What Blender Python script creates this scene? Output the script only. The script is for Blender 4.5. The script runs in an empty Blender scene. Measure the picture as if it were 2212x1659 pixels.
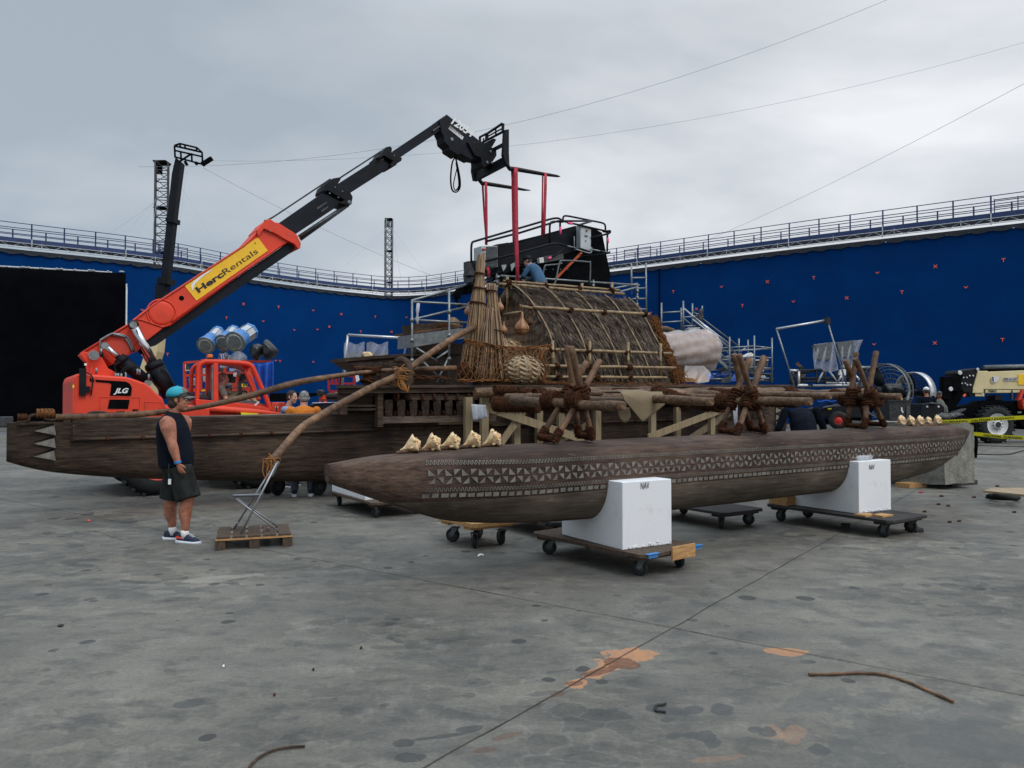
import bpy, bmesh, math, random
from mathutils import Matrix, Vector, noise
R = math.radians
random.seed(7)
sc = bpy.context.scene
# ---------------------------------------------------------------- camera
F_PX, CU, CV, HOR = 1640.0,1106.0,829.5,865.0      # focal length, centre and horizon in a 2212 px wide frame
CAMH = 1.65
PITCH = math.atan((HOR-CV)/F_PX)
cd = bpy.data.cameras.new('camera'); cam = bpy.data.objects.new('camera', cd); sc.collection.objects.link(cam)
cd.sensor_width = 36; cd.lens = 36*F_PX/2212; cd.clip_end = 2000; cd.clip_start = .05
cam.location = (0,0, CAMH); cam.rotation_euler = (R(90)+PITCH, 0,0)
sc.camera = cam
# ---------------------------------------------------------------- sky and sun (overcast)
SUN_EL, SUN_AZ = 50,140      # azimuth from +Y clockwise
w = bpy.data.worlds.new('World'); sc.world = w; w.use_nodes = True
nt = w.node_tree; nt.nodes.clear()
def N(t, **k):
    n = nt.nodes.new(t)
    for a, b in k.items(): setattr(n, a, b)
    return n
out = N('ShaderNodeOutputWorld'); add = N('ShaderNodeAddShader')
sky = N('ShaderNodeTexSky', sky_type='NISHITA', sun_disc=False, sun_elevation=R(SUN_EL), sun_rotation=R(SUN_AZ))
b1 = N('ShaderNodeBackground'); b1.inputs[1].default_value = .012
nt.links.new(sky.outputs[0], b1.inputs[0])
tc = N('ShaderNodeTexCoord'); sep = N('ShaderNodeSeparateXYZ'); nt.links.new(tc.outputs['Generated'], sep.inputs[0])
def M_(op, a, b=None, c=None, clamp=False):
    n = N('ShaderNodeMath', operation=op, use_clamp=clamp)
    for i, v in enumerate((a, b, c)):
        if v is None: continue
        if isinstance(v, (int, float)): n.inputs[i].default_value = v
        else: nt.links.new(v, n.inputs[i])
    return n.outputs[0]
zz = M_('ADD', M_('MAXIMUM', sep.outputs[2],0.0),.16)
cx = M_('DIVIDE', sep.outputs[0], zz); cy = M_('DIVIDE', sep.outputs[1], zz)
cmb = N('ShaderNodeCombineXYZ'); nt.links.new(cx, cmb.inputs[0]); nt.links.new(cy, cmb.inputs[1])
n1 = N('ShaderNodeTexNoise'); n1.inputs['Scale'].default_value = .55; n1.inputs['Detail'].default_value = 7; n1.inputs['Roughness'].default_value = .5; n1.inputs['Distortion'].default_value = .4
nt.links.new(cmb.outputs[0], n1.inputs['Vector'])
n2 = N('ShaderNodeTexNoise'); n2.inputs['Scale'].default_value = 1.7; n2.inputs['Detail'].default_value = 4; n2.inputs['Roughness'].default_value = .5
nt.links.new(cmb.outputs[0], n2.inputs['Vector'])
side = M_('MULTIPLY', sep.outputs[0],.55)                       # cloud thins out towards the right
low = M_('MULTIPLY', M_('SUBTRACT', .30, sep.outputs[2]),.35)
f = M_('ADD', M_('ADD', M_('MULTIPLY_ADD', n1.outputs[0],1.9,-.38), M_('MULTIPLY_ADD', n2.outputs[0],.5,-.14)), M_('ADD', side, low))
ramp = N('ShaderNodeValToRGB'); nt.links.new(M_('MULTIPLY', f, .8), ramp.inputs[0])
r = ramp.color_ramp; r.elements[0].position = .30; r.elements[0].color = (.39,.45,.505,1)
r.elements[1].position = .86; r.elements[1].color = (.90,.91,.93,1)
e = r.elements.new(.56); e.color = (.56,.595,.635,1)
zen = M_('ADD', 1.0, M_('MULTIPLY', M_('MAXIMUM', M_('SUBTRACT', sep.outputs[2],.45),0.0),4.6))   # overcast: brighter overhead
b2 = N('ShaderNodeBackground'); nt.links.new(ramp.outputs[0], b2.inputs[0]); nt.links.new(zen, b2.inputs[1])
nt.links.new(b1.outputs[0], add.inputs[0]); nt.links.new(b2.outputs[0], add.inputs[1]); nt.links.new(add.outputs[0], out.inputs[0])
sd = bpy.data.lights.new('sun', 'SUN'); sun = bpy.data.objects.new('sun', sd); sc.collection.objects.link(sun)
sd.energy = .9; sd.angle = R(20); sd.color = (1,.97,.93)
sdir = Vector((math.sin(R(SUN_AZ))*math.cos(R(SUN_EL)), math.cos(R(SUN_AZ))*math.cos(R(SUN_EL)), math.sin(R(SUN_EL))))
sun.rotation_euler = sdir.to_track_quat('Z', 'Y').to_euler(); sun.location = (0,-5,40)
sc.view_settings.view_transform = 'Standard'; sc.view_settings.look = 'None'; sc.view_settings.gamma = 1; sc.view_settings.exposure = -.05
sc.render.engine = 'CYCLES'; sc.cycles.use_denoising = True; sc.cycles.max_bounces = 6; sc.cycles.diffuse_bounces = 3
sc.cycles.transparent_max_bounces = 12; sc.cycles.caustics_reflective = False; sc.cycles.caustics_refractive = False
# ---------------------------------------------------------------- placing: picture point + distance -> place on the lot
ct, st = math.cos(PITCH), math.sin(PITCH)
def ray(u, v):
    a = (u-CU)/F_PX; b = -(v-CV)/F_PX
    return Vector((a, ct-b*st, st+b*ct))
CAM = Vector((0,0, CAMH))
def pY(u, v, Y): d = ray(u, v); return CAM+d*(Y/d.y)
def pZ(u, v, z): d = ray(u, v); return CAM+d*((z-CAMH)/d.z)
AX = Vector((.832,.555,0)).normalized(); AN = Vector((-.555,.832,0)).normalized(); AO = Vector((.69,7.74,0))
ROT = math.atan2(AX.y, AX.x)
def C(x, y, z=0): return AO+AX*x+AN*y+Vector((0,0, z))
def toC(p): q = p-AO; return Vector((q.dot(AX), q.dot(AN), p.z))
def pl(u, v, y):                                          # on the upright plane at canoe-frame y
    d = ray(u, v); t = (y-(CAM-AO).dot(AN))/d.dot(AN); return CAM+d*t
def plx(u, v, x):
    d = ray(u, v); t = (x-(CAM-AO).dot(AX))/d.dot(AX); return CAM+d*t
V = Vector
# ---------------------------------------------------------------- materials
MATS = {}
def mat(name, col, rough=.6, metal=0, var=.15, scale=6, bump=.0, stretch=(1,1,1), col2=None, spec=.5, detail=5, alpha=1, trans=0, bscale=None, fac=(.35,.65), coord='Object', emit=None):
    m = bpy.data.materials.new(name); m.use_nodes = True; t = m.node_tree; L = t.links
    p = t.nodes['Principled BSDF']; p.inputs['Roughness'].default_value = rough; p.inputs['Metallic'].default_value = metal
    p.inputs['Specular IOR Level'].default_value = spec; p.inputs['Alpha'].default_value = alpha; p.inputs['Transmission Weight'].default_value = trans
    tc = t.nodes.new('ShaderNodeTexCoord'); mp = t.nodes.new('ShaderNodeMapping'); mp.inputs['Scale'].default_value = stretch
    L.new(tc.outputs[coord], mp.inputs[0])
    n = t.nodes.new('ShaderNodeTexNoise'); n.inputs['Scale'].default_value = scale; n.inputs['Detail'].default_value = detail; n.inputs['Roughness'].default_value = .6
    L.new(mp.outputs[0], n.inputs['Vector'])
    rp = t.nodes.new('ShaderNodeValToRGB'); L.new(n.outputs[0], rp.inputs[0])
    c2 = col2 or tuple(max(0, c*(1-var)) for c in col); c1 = col if col2 else tuple(min(1, c*(1+var)) for c in col)
    rp.color_ramp.elements[0].position = fac[0]; rp.color_ramp.elements[1].position = fac[1]
    rp.color_ramp.elements[0].color = (*c2,1); rp.color_ramp.elements[1].color = (*c1,1)
    L.new(rp.outputs[0], p.inputs['Base Color'])
    if emit: p.inputs['Emission Color'].default_value = (*emit, 1); p.inputs['Emission Strength'].default_value = 1
    if bump:
        b = t.nodes.new('ShaderNodeBump'); b.inputs['Strength'].default_value = 1; b.inputs['Distance'].default_value = bump
        if bscale:
            n3 = t.nodes.new('ShaderNodeTexNoise'); n3.inputs['Scale'].default_value = bscale; n3.inputs['Detail'].default_value = 4; L.new(mp.outputs[0], n3.inputs['Vector']); L.new(n3.outputs[0], b.inputs['Height'])
        else: L.new(n.outputs[0], b.inputs['Height'])
        L.new(b.outputs[0], p.inputs['Normal'])
    MATS[name] = m; return m
def wood(name, dark, light, sc_=3.0, streak=(1.2,12,14), bump=.012, rough=.75, knots=.0):
    """weathered wood: long streaks, blotches and fine cracks along local x"""
    m = mat(name, light, rough=rough, scale=sc_, stretch=streak, col2=dark, bump=bump, detail=9, fac=(.32,.70), spec=.3)
    t = m.node_tree; L = t.links; p = t.nodes['Principled BSDF']
    src = p.inputs['Base Color'].links[0].from_socket
    tc = t.nodes.new('ShaderNodeTexCoord'); n = t.nodes.new('ShaderNodeTexNoise'); n.inputs['Scale'].default_value = 1.1; n.inputs['Detail'].default_value = 5
    L.new(tc.outputs['Object'], n.inputs['Vector'])
    r = t.nodes.new('ShaderNodeValToRGB'); L.new(n.outputs[0], r.inputs[0]); r.color_ramp.elements[0].position = .35; r.color_ramp.elements[1].position = .66
    r.color_ramp.elements[0].color = (.42,.37,.35,1); r.color_ramp.elements[1].color = (1.2,1.14,1.08,1)
    mx = t.nodes.new('ShaderNodeMix'); mx.data_type = 'RGBA'; mx.blend_type = 'MULTIPLY'; mx.inputs[0].default_value = 1
    L.new(src, mx.inputs[6]); L.new(r.outputs[0], mx.inputs[7])
    n2 = t.nodes.new('ShaderNodeTexNoise'); n2.inputs['Scale'].default_value = 5; n2.inputs['Detail'].default_value = 8; n2.inputs['Roughness'].default_value = .75
    mp2 = t.nodes.new('ShaderNodeMapping'); mp2.inputs['Scale'].default_value = (.9,7,7); L.new(tc.outputs['Object'], mp2.inputs[0]); L.new(mp2.outputs[0], n2.inputs['Vector'])
    r2 = t.nodes.new('ShaderNodeValToRGB'); L.new(n2.outputs[0], r2.inputs[0]); r2.color_ramp.elements[0].position = .60; r2.color_ramp.elements[1].position = .72
    mx2 = t.nodes.new('ShaderNodeMix'); mx2.data_type = 'RGBA'; L.new(r2.outputs[0], mx2.inputs[0]); L.new(mx.outputs[2], mx2.inputs[6]); mx2.inputs[7].default_value = (*[c*1.5+.02 for c in light],1)
    L.new(mx2.outputs[2], p.inputs['Base Color']); return m
# ---------------------------------------------------------------- mesh builder
class MB:
    def __init__(s): s.v = []; s.f = []; s.sm = []; s.mi = []; s.cur = 0; s.M = None
    def add(s, vs, fs, smooth=False):
        k = len(s.v)
        s.v += [(s.M @ V(p)) if s.M else V(p) for p in vs]
        for f in fs: s.f.append([i+k for i in f]); s.sm.append(smooth); s.mi.append(s.cur)
        return s
    def box(s, c, sz, X=None, Y=None, Z=None):
        """box centred on c; axes X, Y, Z default to the canoe frame"""
        X = X or AX; Y = Y or AN; Z = Z or V((0,0,1)); c = V(c); h = [q/2 for q in sz]
        vs = [c+X*(a*h[0])+Y*(b*h[1])+Z*(d*h[2]) for a in (-1,1) for b in (-1,1) for d in (-1,1)]
        return s.add(vs, [(0,1,3,2),(4,6,7,5),(0,4,5,1),(2,3,7,6),(0,2,6,4),(1,5,7,3)])
    def bar(s, p, q, w_, h_=None, up=None):
        p, q = V(p), V(q); h_ = h_ or w_; X = (q-p); L = X.length
        if L < 1e-6: return s
        X /= L; up = V(up) if up else (V((0,0,1)) if abs(X.z) < .95 else V((0,1,0)))
        Y = up.cross(X).normalized(); Z = X.cross(Y)
        return s.box((p+q)/2,(L, w_, h_), X, Y, Z)
    def path(s, pts, r, n=8, cap=True, closed=False, flat=1, wob=0, up=None):
        """round rod through points, r a number or a list"""
        pts = [V(p) for p in pts]; m = len(pts); rs = r if isinstance(r, (list, tuple)) else [r]*m
        vs = []; fr = None
        for i, p in enumerate(pts):
            a = pts[i-1] if (i or closed) else p; b = pts[(i+1) % m] if (i < m-1 or closed) else p
            t = (b-a).normalized() if (b-a).length > 1e-9 else V((0,0,1))
            if fr is None:
                u = V(up) if up else (V((0,0,1)) if abs(t.z) < .9 else V((1,0,0)))
                fr = (u-t*u.dot(t)).normalized()
            else:
                fr = (fr-t*fr.dot(t)); fr = fr.normalized() if fr.length > 1e-6 else V((1,0,0))
            bn = t.cross(fr)
            for k in range(n):
                an = 2*math.pi*k/n; rr = rs[i]
                if wob: rr *= 1+wob*noise.noise(p*9+V((math.cos(an), math.sin(an),0))*1.3)
                vs.append(p+fr*(math.cos(an)*rr*flat)+bn*(math.sin(an)*rr))
        fs = []
        for i in range(m if closed else m-1):
            for k in range(n):
                a = i*n+k; b = i*n+(k+1) % n; c = ((i+1) % m)*n+(k+1) % n; d = ((i+1) % m)*n+k
                fs.append((a, b, c, d))
        s.add(vs, fs, n > 4)
        if cap and not closed:
            k = len(s.v)-m*n
            s.f.append([k+j for j in range(n)][::-1]); s.sm.append(False); s.mi.append(s.cur)
            s.f.append([k+(m-1)*n+j for j in range(n)]); s.sm.append(False); s.mi.append(s.cur)
        return s
    def tube(s, p, q, r, r2=None, n=8, cap=True): return s.path([p, q],[r, r if r2 is None else r2], n, cap)
    def log(s, p, q, r, r2=None, n=10, bend=.03, seg=14, knob=.10, seed=0, endr=True):
        """a natural pole: slightly bent, uneven, with rounded sawn ends"""
        p, q = V(p), V(q); r2 = r2 or r; L = (q-p).length; pts = []; rs = []
        for i in range(seg+1):
            t = i/seg; c = p.lerp(q, t); w_ = math.sin(math.pi*t)
            c = c+V([noise.noise(V((seed*7.3+k*31, t*L*.9, k))) for k in range(3)])*bend*w_*2
            pts.append(c); rs.append((r+(r2-r)*t)*(1+knob*noise.noise(V((seed*3.1, t*L*2.6,5)))*2))
        if endr:
            d = (pts[1]-pts[0]).normalized(); pts[0:1] = [pts[0], pts[0]+d*r*.25]; rs[0:1] = [rs[0]*.72, rs[0]*.97]
            d = (pts[-1]-pts[-2]).normalized(); pts[-1:] = [pts[-1]-d*r*.25, pts[-1]]; rs[-1:] = [rs[-1]*.97, rs[-1]*.72]
        return s.path(pts, rs, n, wob=.10)
    def ring(s, c, ax, R_, r, n=16, k=6, sx=1):
        ax = V(ax).normalized(); u = ax.orthogonal().normalized(); w_ = ax.cross(u)
        return s.path([V(c)+u*(math.cos(2*math.pi*i/n)*R_)+w_*(math.sin(2*math.pi*i/n)*R_*sx) for i in range(n)], r, k, closed=True, up=ax)
    def lathe(s, c, ax, prof, n=16, smooth=True):
        """prof: list of (along, radius)"""
        c = V(c); ax = V(ax).normalized(); u = ax.orthogonal().normalized(); w_ = ax.cross(u); vs = []; m = len(prof)
        for a, r in prof:
            for k in range(n): an = 2*math.pi*k/n; vs.append(c+ax*a+u*(math.cos(an)*r)+w_*(math.sin(an)*r))
        fs = [(i*n+k, i*n+(k+1) % n, (i+1)*n+(k+1) % n, (i+1)*n+k) for i in range(m-1) for k in range(n)]
        s.add(vs, fs, smooth); k = len(s.v)-m*n
        if prof[0][1] > 1e-4: s.f.append([k+j for j in range(n)][::-1]); s.sm.append(False); s.mi.append(s.cur)
        if prof[-1][1] > 1e-4: s.f.append([k+(m-1)*n+j for j in range(n)]); s.sm.append(False); s.mi.append(s.cur)
        return s
    def ball(s, c, r, n=12, m=8, X=None, Y=None, Z=None, jit=0):
        r = r if isinstance(r, (tuple, list)) else (r, r, r); c = V(c)
        X = X or V((1,0,0)); Y = Y or V((0,1,0)); Z = Z or V((0,0,1)); vs = []
        for i in range(m+1):
            th = math.pi*i/m
            for k in range(n):
                ph = 2*math.pi*k/n; d = V((math.sin(th)*math.cos(ph), math.sin(th)*math.sin(ph), math.cos(th)))
                q = 1+(jit*noise.noise(d*2.2+c*3) if jit else 0)
                vs.append(c+X*(d.x*r[0]*q)+Y*(d.y*r[1]*q)+Z*(d.z*r[2]*q))
        fs = [(i*n+k, (i+1)*n+k, (i+1)*n+(k+1) % n, i*n+(k+1) % n) for i in range(m) for k in range(n)]
        return s.add(vs, fs, True)
    def prism(s, pts, off):
        """polygon (list of world points) pushed along off"""
        pts = [V(p) for p in pts]; off = V(off); n = len(pts)
        return s.add(pts+[p+off for p in pts],[tuple(range(n)), tuple(range(n, 2*n))[::-1]]+[(i, i+n, (i+1) % n+n, (i+1) % n) for i in range(n)])
    def outl(s, uv, ya, yb):
        """outline seen in the picture, standing at canoe-frame y=ya, with its real depth to y=yb"""
        return s.prism([pl(u, v, ya) for u, v in uv], AN*(yb-ya))
    def outY(s, uv, Y, th): return s.prism([pY(u, v, Y) for u, v in uv], V((0, th, 0)))
    def sheet(s, P, nu, nv, smooth=True):
        vs = [P(i/nu, j/nv) for i in range(nu+1) for j in range(nv+1)]
        return s.add(vs, [(i*(nv+1)+j, (i+1)*(nv+1)+j, (i+1)*(nv+1)+j+1, i*(nv+1)+j+1) for i in range(nu) for j in range(nv)], smooth)
    def loft(s, rings, cap=True):
        n = len(rings[0]); m = len(rings)
        s.add([p for r_ in rings for p in r_],[(i*n+k, i*n+(k+1) % n, (i+1)*n+(k+1) % n, (i+1)*n+k) for i in range(m-1) for k in range(n)], True)
        if cap:
            k = len(s.v)-m*n
            s.f.append([k+j for j in range(n)][::-1]); s.sm.append(False); s.mi.append(s.cur)
            s.f.append([k+(m-1)*n+j for j in range(n)]); s.sm.append(False); s.mi.append(s.cur)
        return s
    def build(s, name, material, parent=None, loc=None, rot=0, bevel=0, remesh=0, smoothit=0, thick=0, fixn=True):
        me = bpy.data.meshes.new(name)
        if parent is not None: W = WM[parent]
        else:
            if loc is None:
                n = len(s.v); loc = V((sum(p.x for p in s.v)/n, sum(p.y for p in s.v)/n, min(p.z for p in s.v)))
            W = Matrix.Translation(V(loc)) @ Matrix.Rotation(rot, 4, 'Z')
        Wi = W.inverted()
        me.from_pydata([Wi @ p for p in s.v],[], s.f)
        me.polygons.foreach_set('use_smooth', s.sm)
        ms = material if isinstance(material, (list, tuple)) else [material]
        for m_ in ms: me.materials.append(m_ if not isinstance(m_, str) else MATS[m_])
        if len(ms) > 1: me.polygons.foreach_set('material_index', s.mi)
        if fixn:
            bm = bmesh.new(); bm.from_mesh(me); bmesh.ops.recalc_face_normals(bm, faces=bm.faces); bm.to_mesh(me); bm.free()
        o = bpy.data.objects.new(name, me); sc.collection.objects.link(o)
        if parent is not None: o.parent = parent
        else: o.matrix_world = W
        WM[o] = W
        if remesh or thick:
            if thick: md = o.modifiers.new('t', 'SOLIDIFY'); md.thickness = thick; md.offset = 0
            if remesh:
                md = o.modifiers.new('r', 'REMESH'); md.mode = 'VOXEL'; md.voxel_size = remesh; md.use_smooth_shade = True
                if smoothit: md = o.modifiers.new('s', 'SMOOTH'); md.iterations = smoothit; md.factor = .5
            bpy.context.view_layer.update()
            ev = o.evaluated_get(bpy.context.evaluated_depsgraph_get())
            m2 = bpy.data.meshes.new_from_object(ev); o.modifiers.clear(); o.data = m2; m2.name = name
            if not m2.materials: m2.materials.append(me.materials[0])
        if bevel: md = o.modifiers.new('b', 'BEVEL'); md.width = bevel; md.segments = 2; md.limit_method = 'ANGLE'; md.angle_limit = R(35)
        return o
WM = {}
def thing(name, label, cat, loc, rot=0, group=None):
    o = bpy.data.objects.new(name, None); sc.collection.objects.link(o); o.empty_display_size = .2
    W = Matrix.Translation(V(loc)) @ Matrix.Rotation(rot, 4, 'Z'); o.matrix_world = W; WM[o] = W
    return tag(o, label, cat, group)
def tag(o, label, cat, group=None, kind=None):
    o['label'] = label; o['category'] = cat
    if group: o['group'] = group
    if kind: o['kind'] = kind
    return o
def struct(o, label=None, cat=None):
    o['kind'] = 'structure'
    if label: o['label'] = label; o['category'] = cat or o.name.split('.')[0].replace('_', ' ')
    return o
KIDS = {}
def dup(o, loc, rot, label=None, parent=None, scale=None):
    def cp(a, par):
        c = a.copy(); sc.collection.objects.link(c)
        if par is not None: c.parent = par
        for ch in [x for x in KIDSOF(a)]: cp(ch, c)
        return c
    c = cp(o, parent); c.matrix_world = Matrix.Translation(V(loc)) @ Matrix.Rotation(rot, 4, 'Z') @ Matrix.Diagonal((scale or 1, scale or 1, scale or 1,1))
    WM[c] = c.matrix_world.copy()
    if label: c['label'] = label
    return c
def KIDSOF(a): return [x for x in sc.collection.objects if x.parent == a]
def text(name, s_, material, parent, P, X, Y, size, bold=0, shear=0, fit=None, depth=.002):
    """lettering laid on a surface: P lower left corner, X reading direction, Y up"""
    cu = bpy.data.curves.new(name, 'FONT'); cu.body = s_; cu.size = 1; cu.offset = bold; cu.shear = shear; cu.extrude = .01; cu.resolution_u = 3
    o = bpy.data.objects.new(name, cu); sc.collection.objects.link(o); bpy.context.view_layer.update()
    me = bpy.data.meshes.new_from_object(o.evaluated_get(bpy.context.evaluated_depsgraph_get()))
    bpy.data.objects.remove(o); bpy.data.curves.remove(cu)
    xs = [v_.co.x for v_ in me.vertices]; x0, x1 = min(xs), max(xs); sx = size if fit is None else fit/(x1-x0)
    X = V(X).normalized(); Y = V(Y); Y = (Y-X*Y.dot(X)).normalized(); Z = X.cross(Y); Wi = WM[parent].inverted()
    for v_ in me.vertices:
        c = v_.co; v_.co = Wi @ (V(P)+X*((c.x-x0)*sx)+Y*(c.y*size)+Z*((c.z+.01)/.02*depth+.0025))
    me.materials.clear(); me.materials.append(MATS[material])
    o = bpy.data.objects.new(name, me); sc.collection.objects.link(o); o.parent = parent; WM[o] = WM[parent]
    return o
def cr(pts, n=6):
    """smooth curve through points"""
    pts = [V(p) for p in pts]; out = []
    P = [pts[0]*2-pts[1]]+pts+[pts[-1]*2-pts[-2]]
    for i in range(1, len(P)-2):
        for k in range(n):
            t = k/n; a, b, c, d = P[i-1:i+3]
            out.append(.5*((2*b)+(c-a)*t+(2*a-5*b+4*c-d)*t*t+(3*b-a-3*c+d)*t**3))
    out.append(pts[-1]); return out
# ---------------------------------------------------------------- palette
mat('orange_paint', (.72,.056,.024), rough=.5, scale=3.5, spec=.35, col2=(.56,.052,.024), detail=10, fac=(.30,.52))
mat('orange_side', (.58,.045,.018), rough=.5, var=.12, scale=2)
mat('black_paint', (.005,.0065,.010), rough=.6, var=.45, scale=5, spec=.2)
mat('boom_steel', (.007,.0095,.015), spec=.18, rough=.6, var=.4, scale=2.5, bump=.002, bscale=30)
mat('matte_black', (.0035,.004,.005), rough=.95, var=.3, spec=.05)
mat('rubber', (.009,.012,.013), rough=.85, var=.35, scale=14, bump=.003)
mat('chrome', (.55,.56,.58), rough=.22, metal=1, var=.08)
mat('galv', (.20,.225,.235), rough=.42, metal=.6, var=.25, scale=9)
mat('galv_dark', (.11,.125,.135), rough=.5, metal=.5, var=.3, scale=9)
mat('alu', (.48,.50,.53), rough=.4, metal=.8, var=.12, scale=8)
mat('rail_blue', (.012,.022,.11), rough=.55, var=.2)
mat('beam_blue', (.012,.035,.12), rough=.6, var=.2, scale=3)
mat('truss_white', (.42,.45,.47), rough=.5, var=.15)
mat('wire', (.36,.39,.43), rough=.6, var=.1)
mat('yellow_sign', (.86,.50,.015), rough=.5, var=.06)
mat('white_paint', (.78,.79,.80), rough=.5, var=.06)
mat('ink', (.012,.012,.015), rough=.6, var=.1)
mat('red_strap', (.40,.028,.055), rough=.8, var=.25, scale=12, bump=.003)
mat('orange_strap', (.40,.07,.02), rough=.8, var=.2)
mat('pink', (.9,.08,.25), rough=.6, var=.1)
mat('foam', (.76,.775,.80), rough=.85, col2=(.56,.57,.57), fac=(.22,.42), detail=9, scale=4.5, bump=.004, bscale=160, spec=.2)
mat('foam_cut', (.62,.64,.66), rough=.9, var=.10, scale=5, stretch=(1,1,3), bump=.004, bscale=70, spec=.2)
mat('dolly_wood', (.10,.064,.038), rough=.8, scale=4, stretch=(9,9,2), col2=(.035,.025,.02), bump=.006, detail=8)
mat('dolly_black', (.022,.02,.02), rough=.75, scale=5, var=.5, bump=.004)
mat('ply', (.52,.30,.12), rough=.7, scale=5, stretch=(2,10,10), col2=(.33,.17,.06), bump=.002, detail=7)
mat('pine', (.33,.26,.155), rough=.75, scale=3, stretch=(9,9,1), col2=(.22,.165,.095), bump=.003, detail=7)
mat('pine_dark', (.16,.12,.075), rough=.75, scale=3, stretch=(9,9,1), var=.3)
mat('bamboo', (.30,.21,.105), rough=.5, scale=7, col2=(.13,.085,.04), stretch=(1,1,1), bump=.002)
mat('reed', (.21,.125,.062), rough=.6, scale=9, col2=(.105,.06,.035), stretch=(1,1,.35), detail=7)
mat('reed_light', (.33,.22,.115), rough=.6, scale=9, col2=(.20,.125,.065), stretch=(1,1,.35), detail=7)
mat('thatch', (.125,.090,.066), rough=.85, scale=4, col2=(.035,.026,.022), detail=9, spec=.2)
mat('thatch_light', (.24,.19,.14), rough=.8, scale=4, col2=(.10,.075,.055), detail=9, spec=.2)
mat('thatch_dark', (.035,.026,.021), rough=.9, scale=4, var=.4, spec=.1)
mat('coir', (.085,.034,.017), rough=.95, scale=30, col2=(.022,.010,.006), bump=.008, spec=.1, detail=8)
mat('coir_rope', (.20,.088,.033), rough=.95, scale=30, col2=(.085,.035,.014), bump=.004, spec=.1)
mat('orange_rope', (.42,.19,.045), rough=.9, scale=40, col2=(.2,.08,.02), bump=.003)
mat('weave', (.36,.28,.175), rough=.6, scale=8, col2=(.27,.19,.11), detail=6)
mat('weave_tan', (.35,.23,.12), rough=.7, scale=8, col2=(.15,.09,.045), detail=6)
mat('gourd', (.40,.20,.085), rough=.45, scale=6, col2=(.22,.095,.04), detail=5)
mat('shell', (.74,.58,.35), rough=.38, scale=26, col2=(.50,.25,.09), stretch=(1,1,1), detail=6, fac=(.30,.60), bump=.003, spec=.5)
mat('burlap', (.19,.145,.085), rough=.95, scale=22, col2=(.17,.13,.08), bump=.003, detail=8)
mat('white_cloth', (.42,.44,.50), rough=.9, var=.15)
mat('plastic_wrap', (.74,.71,.72), rough=.28, var=.2, scale=3, alpha=.32, spec=.7, bump=.02, bscale=5)
mat('plastic_thin', (.62,.66,.74), rough=.3, var=.3, scale=2.5, alpha=.36, spec=.7, bump=.02, bscale=6)
mat('brown_wrap', (.30,.16,.09), rough=.8, scale=4, col2=(.10,.05,.03))
mat('concrete_block', (.24,.24,.21), rough=.95, scale=7, col2=(.14,.14,.12), bump=.02, bscale=22, detail=9)
mat('tape_yellow', (.80,.72,.01), rough=.5, var=.08)
mat('beige_paint', (.62,.52,.29), rough=.5, var=.08, scale=2)
mat('rim_white', (.60,.60,.60), rough=.5, var=.12)
mat('rim_red', (.55,.02,.015), rough=.5, var=.1)
mat('blue_lamp', (.045,.20,.52), rough=.4, var=.15)
mat('lens', (.30,.33,.33), rough=.12, var=.5, scale=6, spec=.8)
mat('blue_cloth', (.012,.085,.42), rough=.8, var=.25, scale=3, bump=.01)
mat('red_paint', (.36,.012,.014), rough=.5, var=.15)
mat('black_plastic', (.012,.014,.016), rough=.4, var=.4, scale=6, bump=.02, bscale=8)
mat('grey_box', (.40,.45,.46), rough=.4, metal=.3, var=.12)
mat('red_lens', (.5,.01,.02), rough=.3, var=.1)
mat('amber', (.80,.17,.01), rough=.3, var=.1)
mat('dark_grey', (.045,.048,.052), rough=.6, var=.2)
mat('chair_grey', (.16,.175,.20), rough=.5, var=.08)
mat('chair_frame', (.30,.31,.33), rough=.35, metal=.5, var=.1)
mat('tape_blue', (.035,.18,.46), rough=.7, var=.15)
mat('clear', (.80,.86,.92), rough=.08, alpha=.35, var=.1, spec=.8)
mat('mark', (.95,.13,.04), rough=.7, var=.1)
wood('hull_wood', (.014,.0095,.007),(.095,.064,.046), sc_=2.2)
wood('hull_top', (.07,.055,.045),(.18,.14,.11), sc_=2.6)
wood('float_wood', (.034,.021,.016),(.120,.080,.062), sc_=2.4, bump=.010)
wood('float_low', (.070,.060,.047),(.165,.142,.112), sc_=2.0, bump=.008)
wood('deck_wood', (.028,.019,.014),(.115,.079,.056), sc_=3, streak=(1,10,10))
wood('pole_wood', (.060,.031,.017),(.25,.150,.085), sc_=3.2, streak=(3,3,3), bump=.006, rough=.6)
wood('log_wood', (.045,.024,.013),(.26,.165,.095), sc_=3, streak=(1.5,9,9), bump=.006, rough=.6)
wood('cleat_wood', (.03,.021,.016),(.11,.075,.055), sc_=3)
mat('inlay', (.215,.20,.175), rough=.8, scale=9, col2=(.10,.093,.08), detail=7, bump=.002)
mat('skin', (.36,.145,.09), rough=.55, var=.28, scale=14, spec=.4)
mat('skin_pale', (.50,.27,.20), rough=.5, var=.1, scale=9)
mat('tank', (.006,.0085,.015), rough=.95, var=.35, scale=5, stretch=(1,1,.5), bump=.03, spec=.1)
mat('shorts', (.020,.022,.021), rough=.9, var=.45, scale=6, stretch=(1,1,.6), bump=.04, spec=.15)
mat('teal', (.02,.33,.43), rough=.8, var=.12, scale=60, bump=.002)
mat('cap_grey', (.13,.13,.13), rough=.85, var=.15, scale=20)
mat('hair_dark', (.03,.022,.017), rough=.8, var=.3, scale=30, bump=.006)
mat('hair_grey', (.19,.19,.185), rough=.85, var=.5, scale=28, bump=.008)
mat('navy', (.010,.018,.045), rough=.8, var=.2, scale=12)
mat('sole', (.66,.70,.76), rough=.6, var=.08)
mat('sock', (.78,.78,.78), rough=.9, var=.05)
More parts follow.
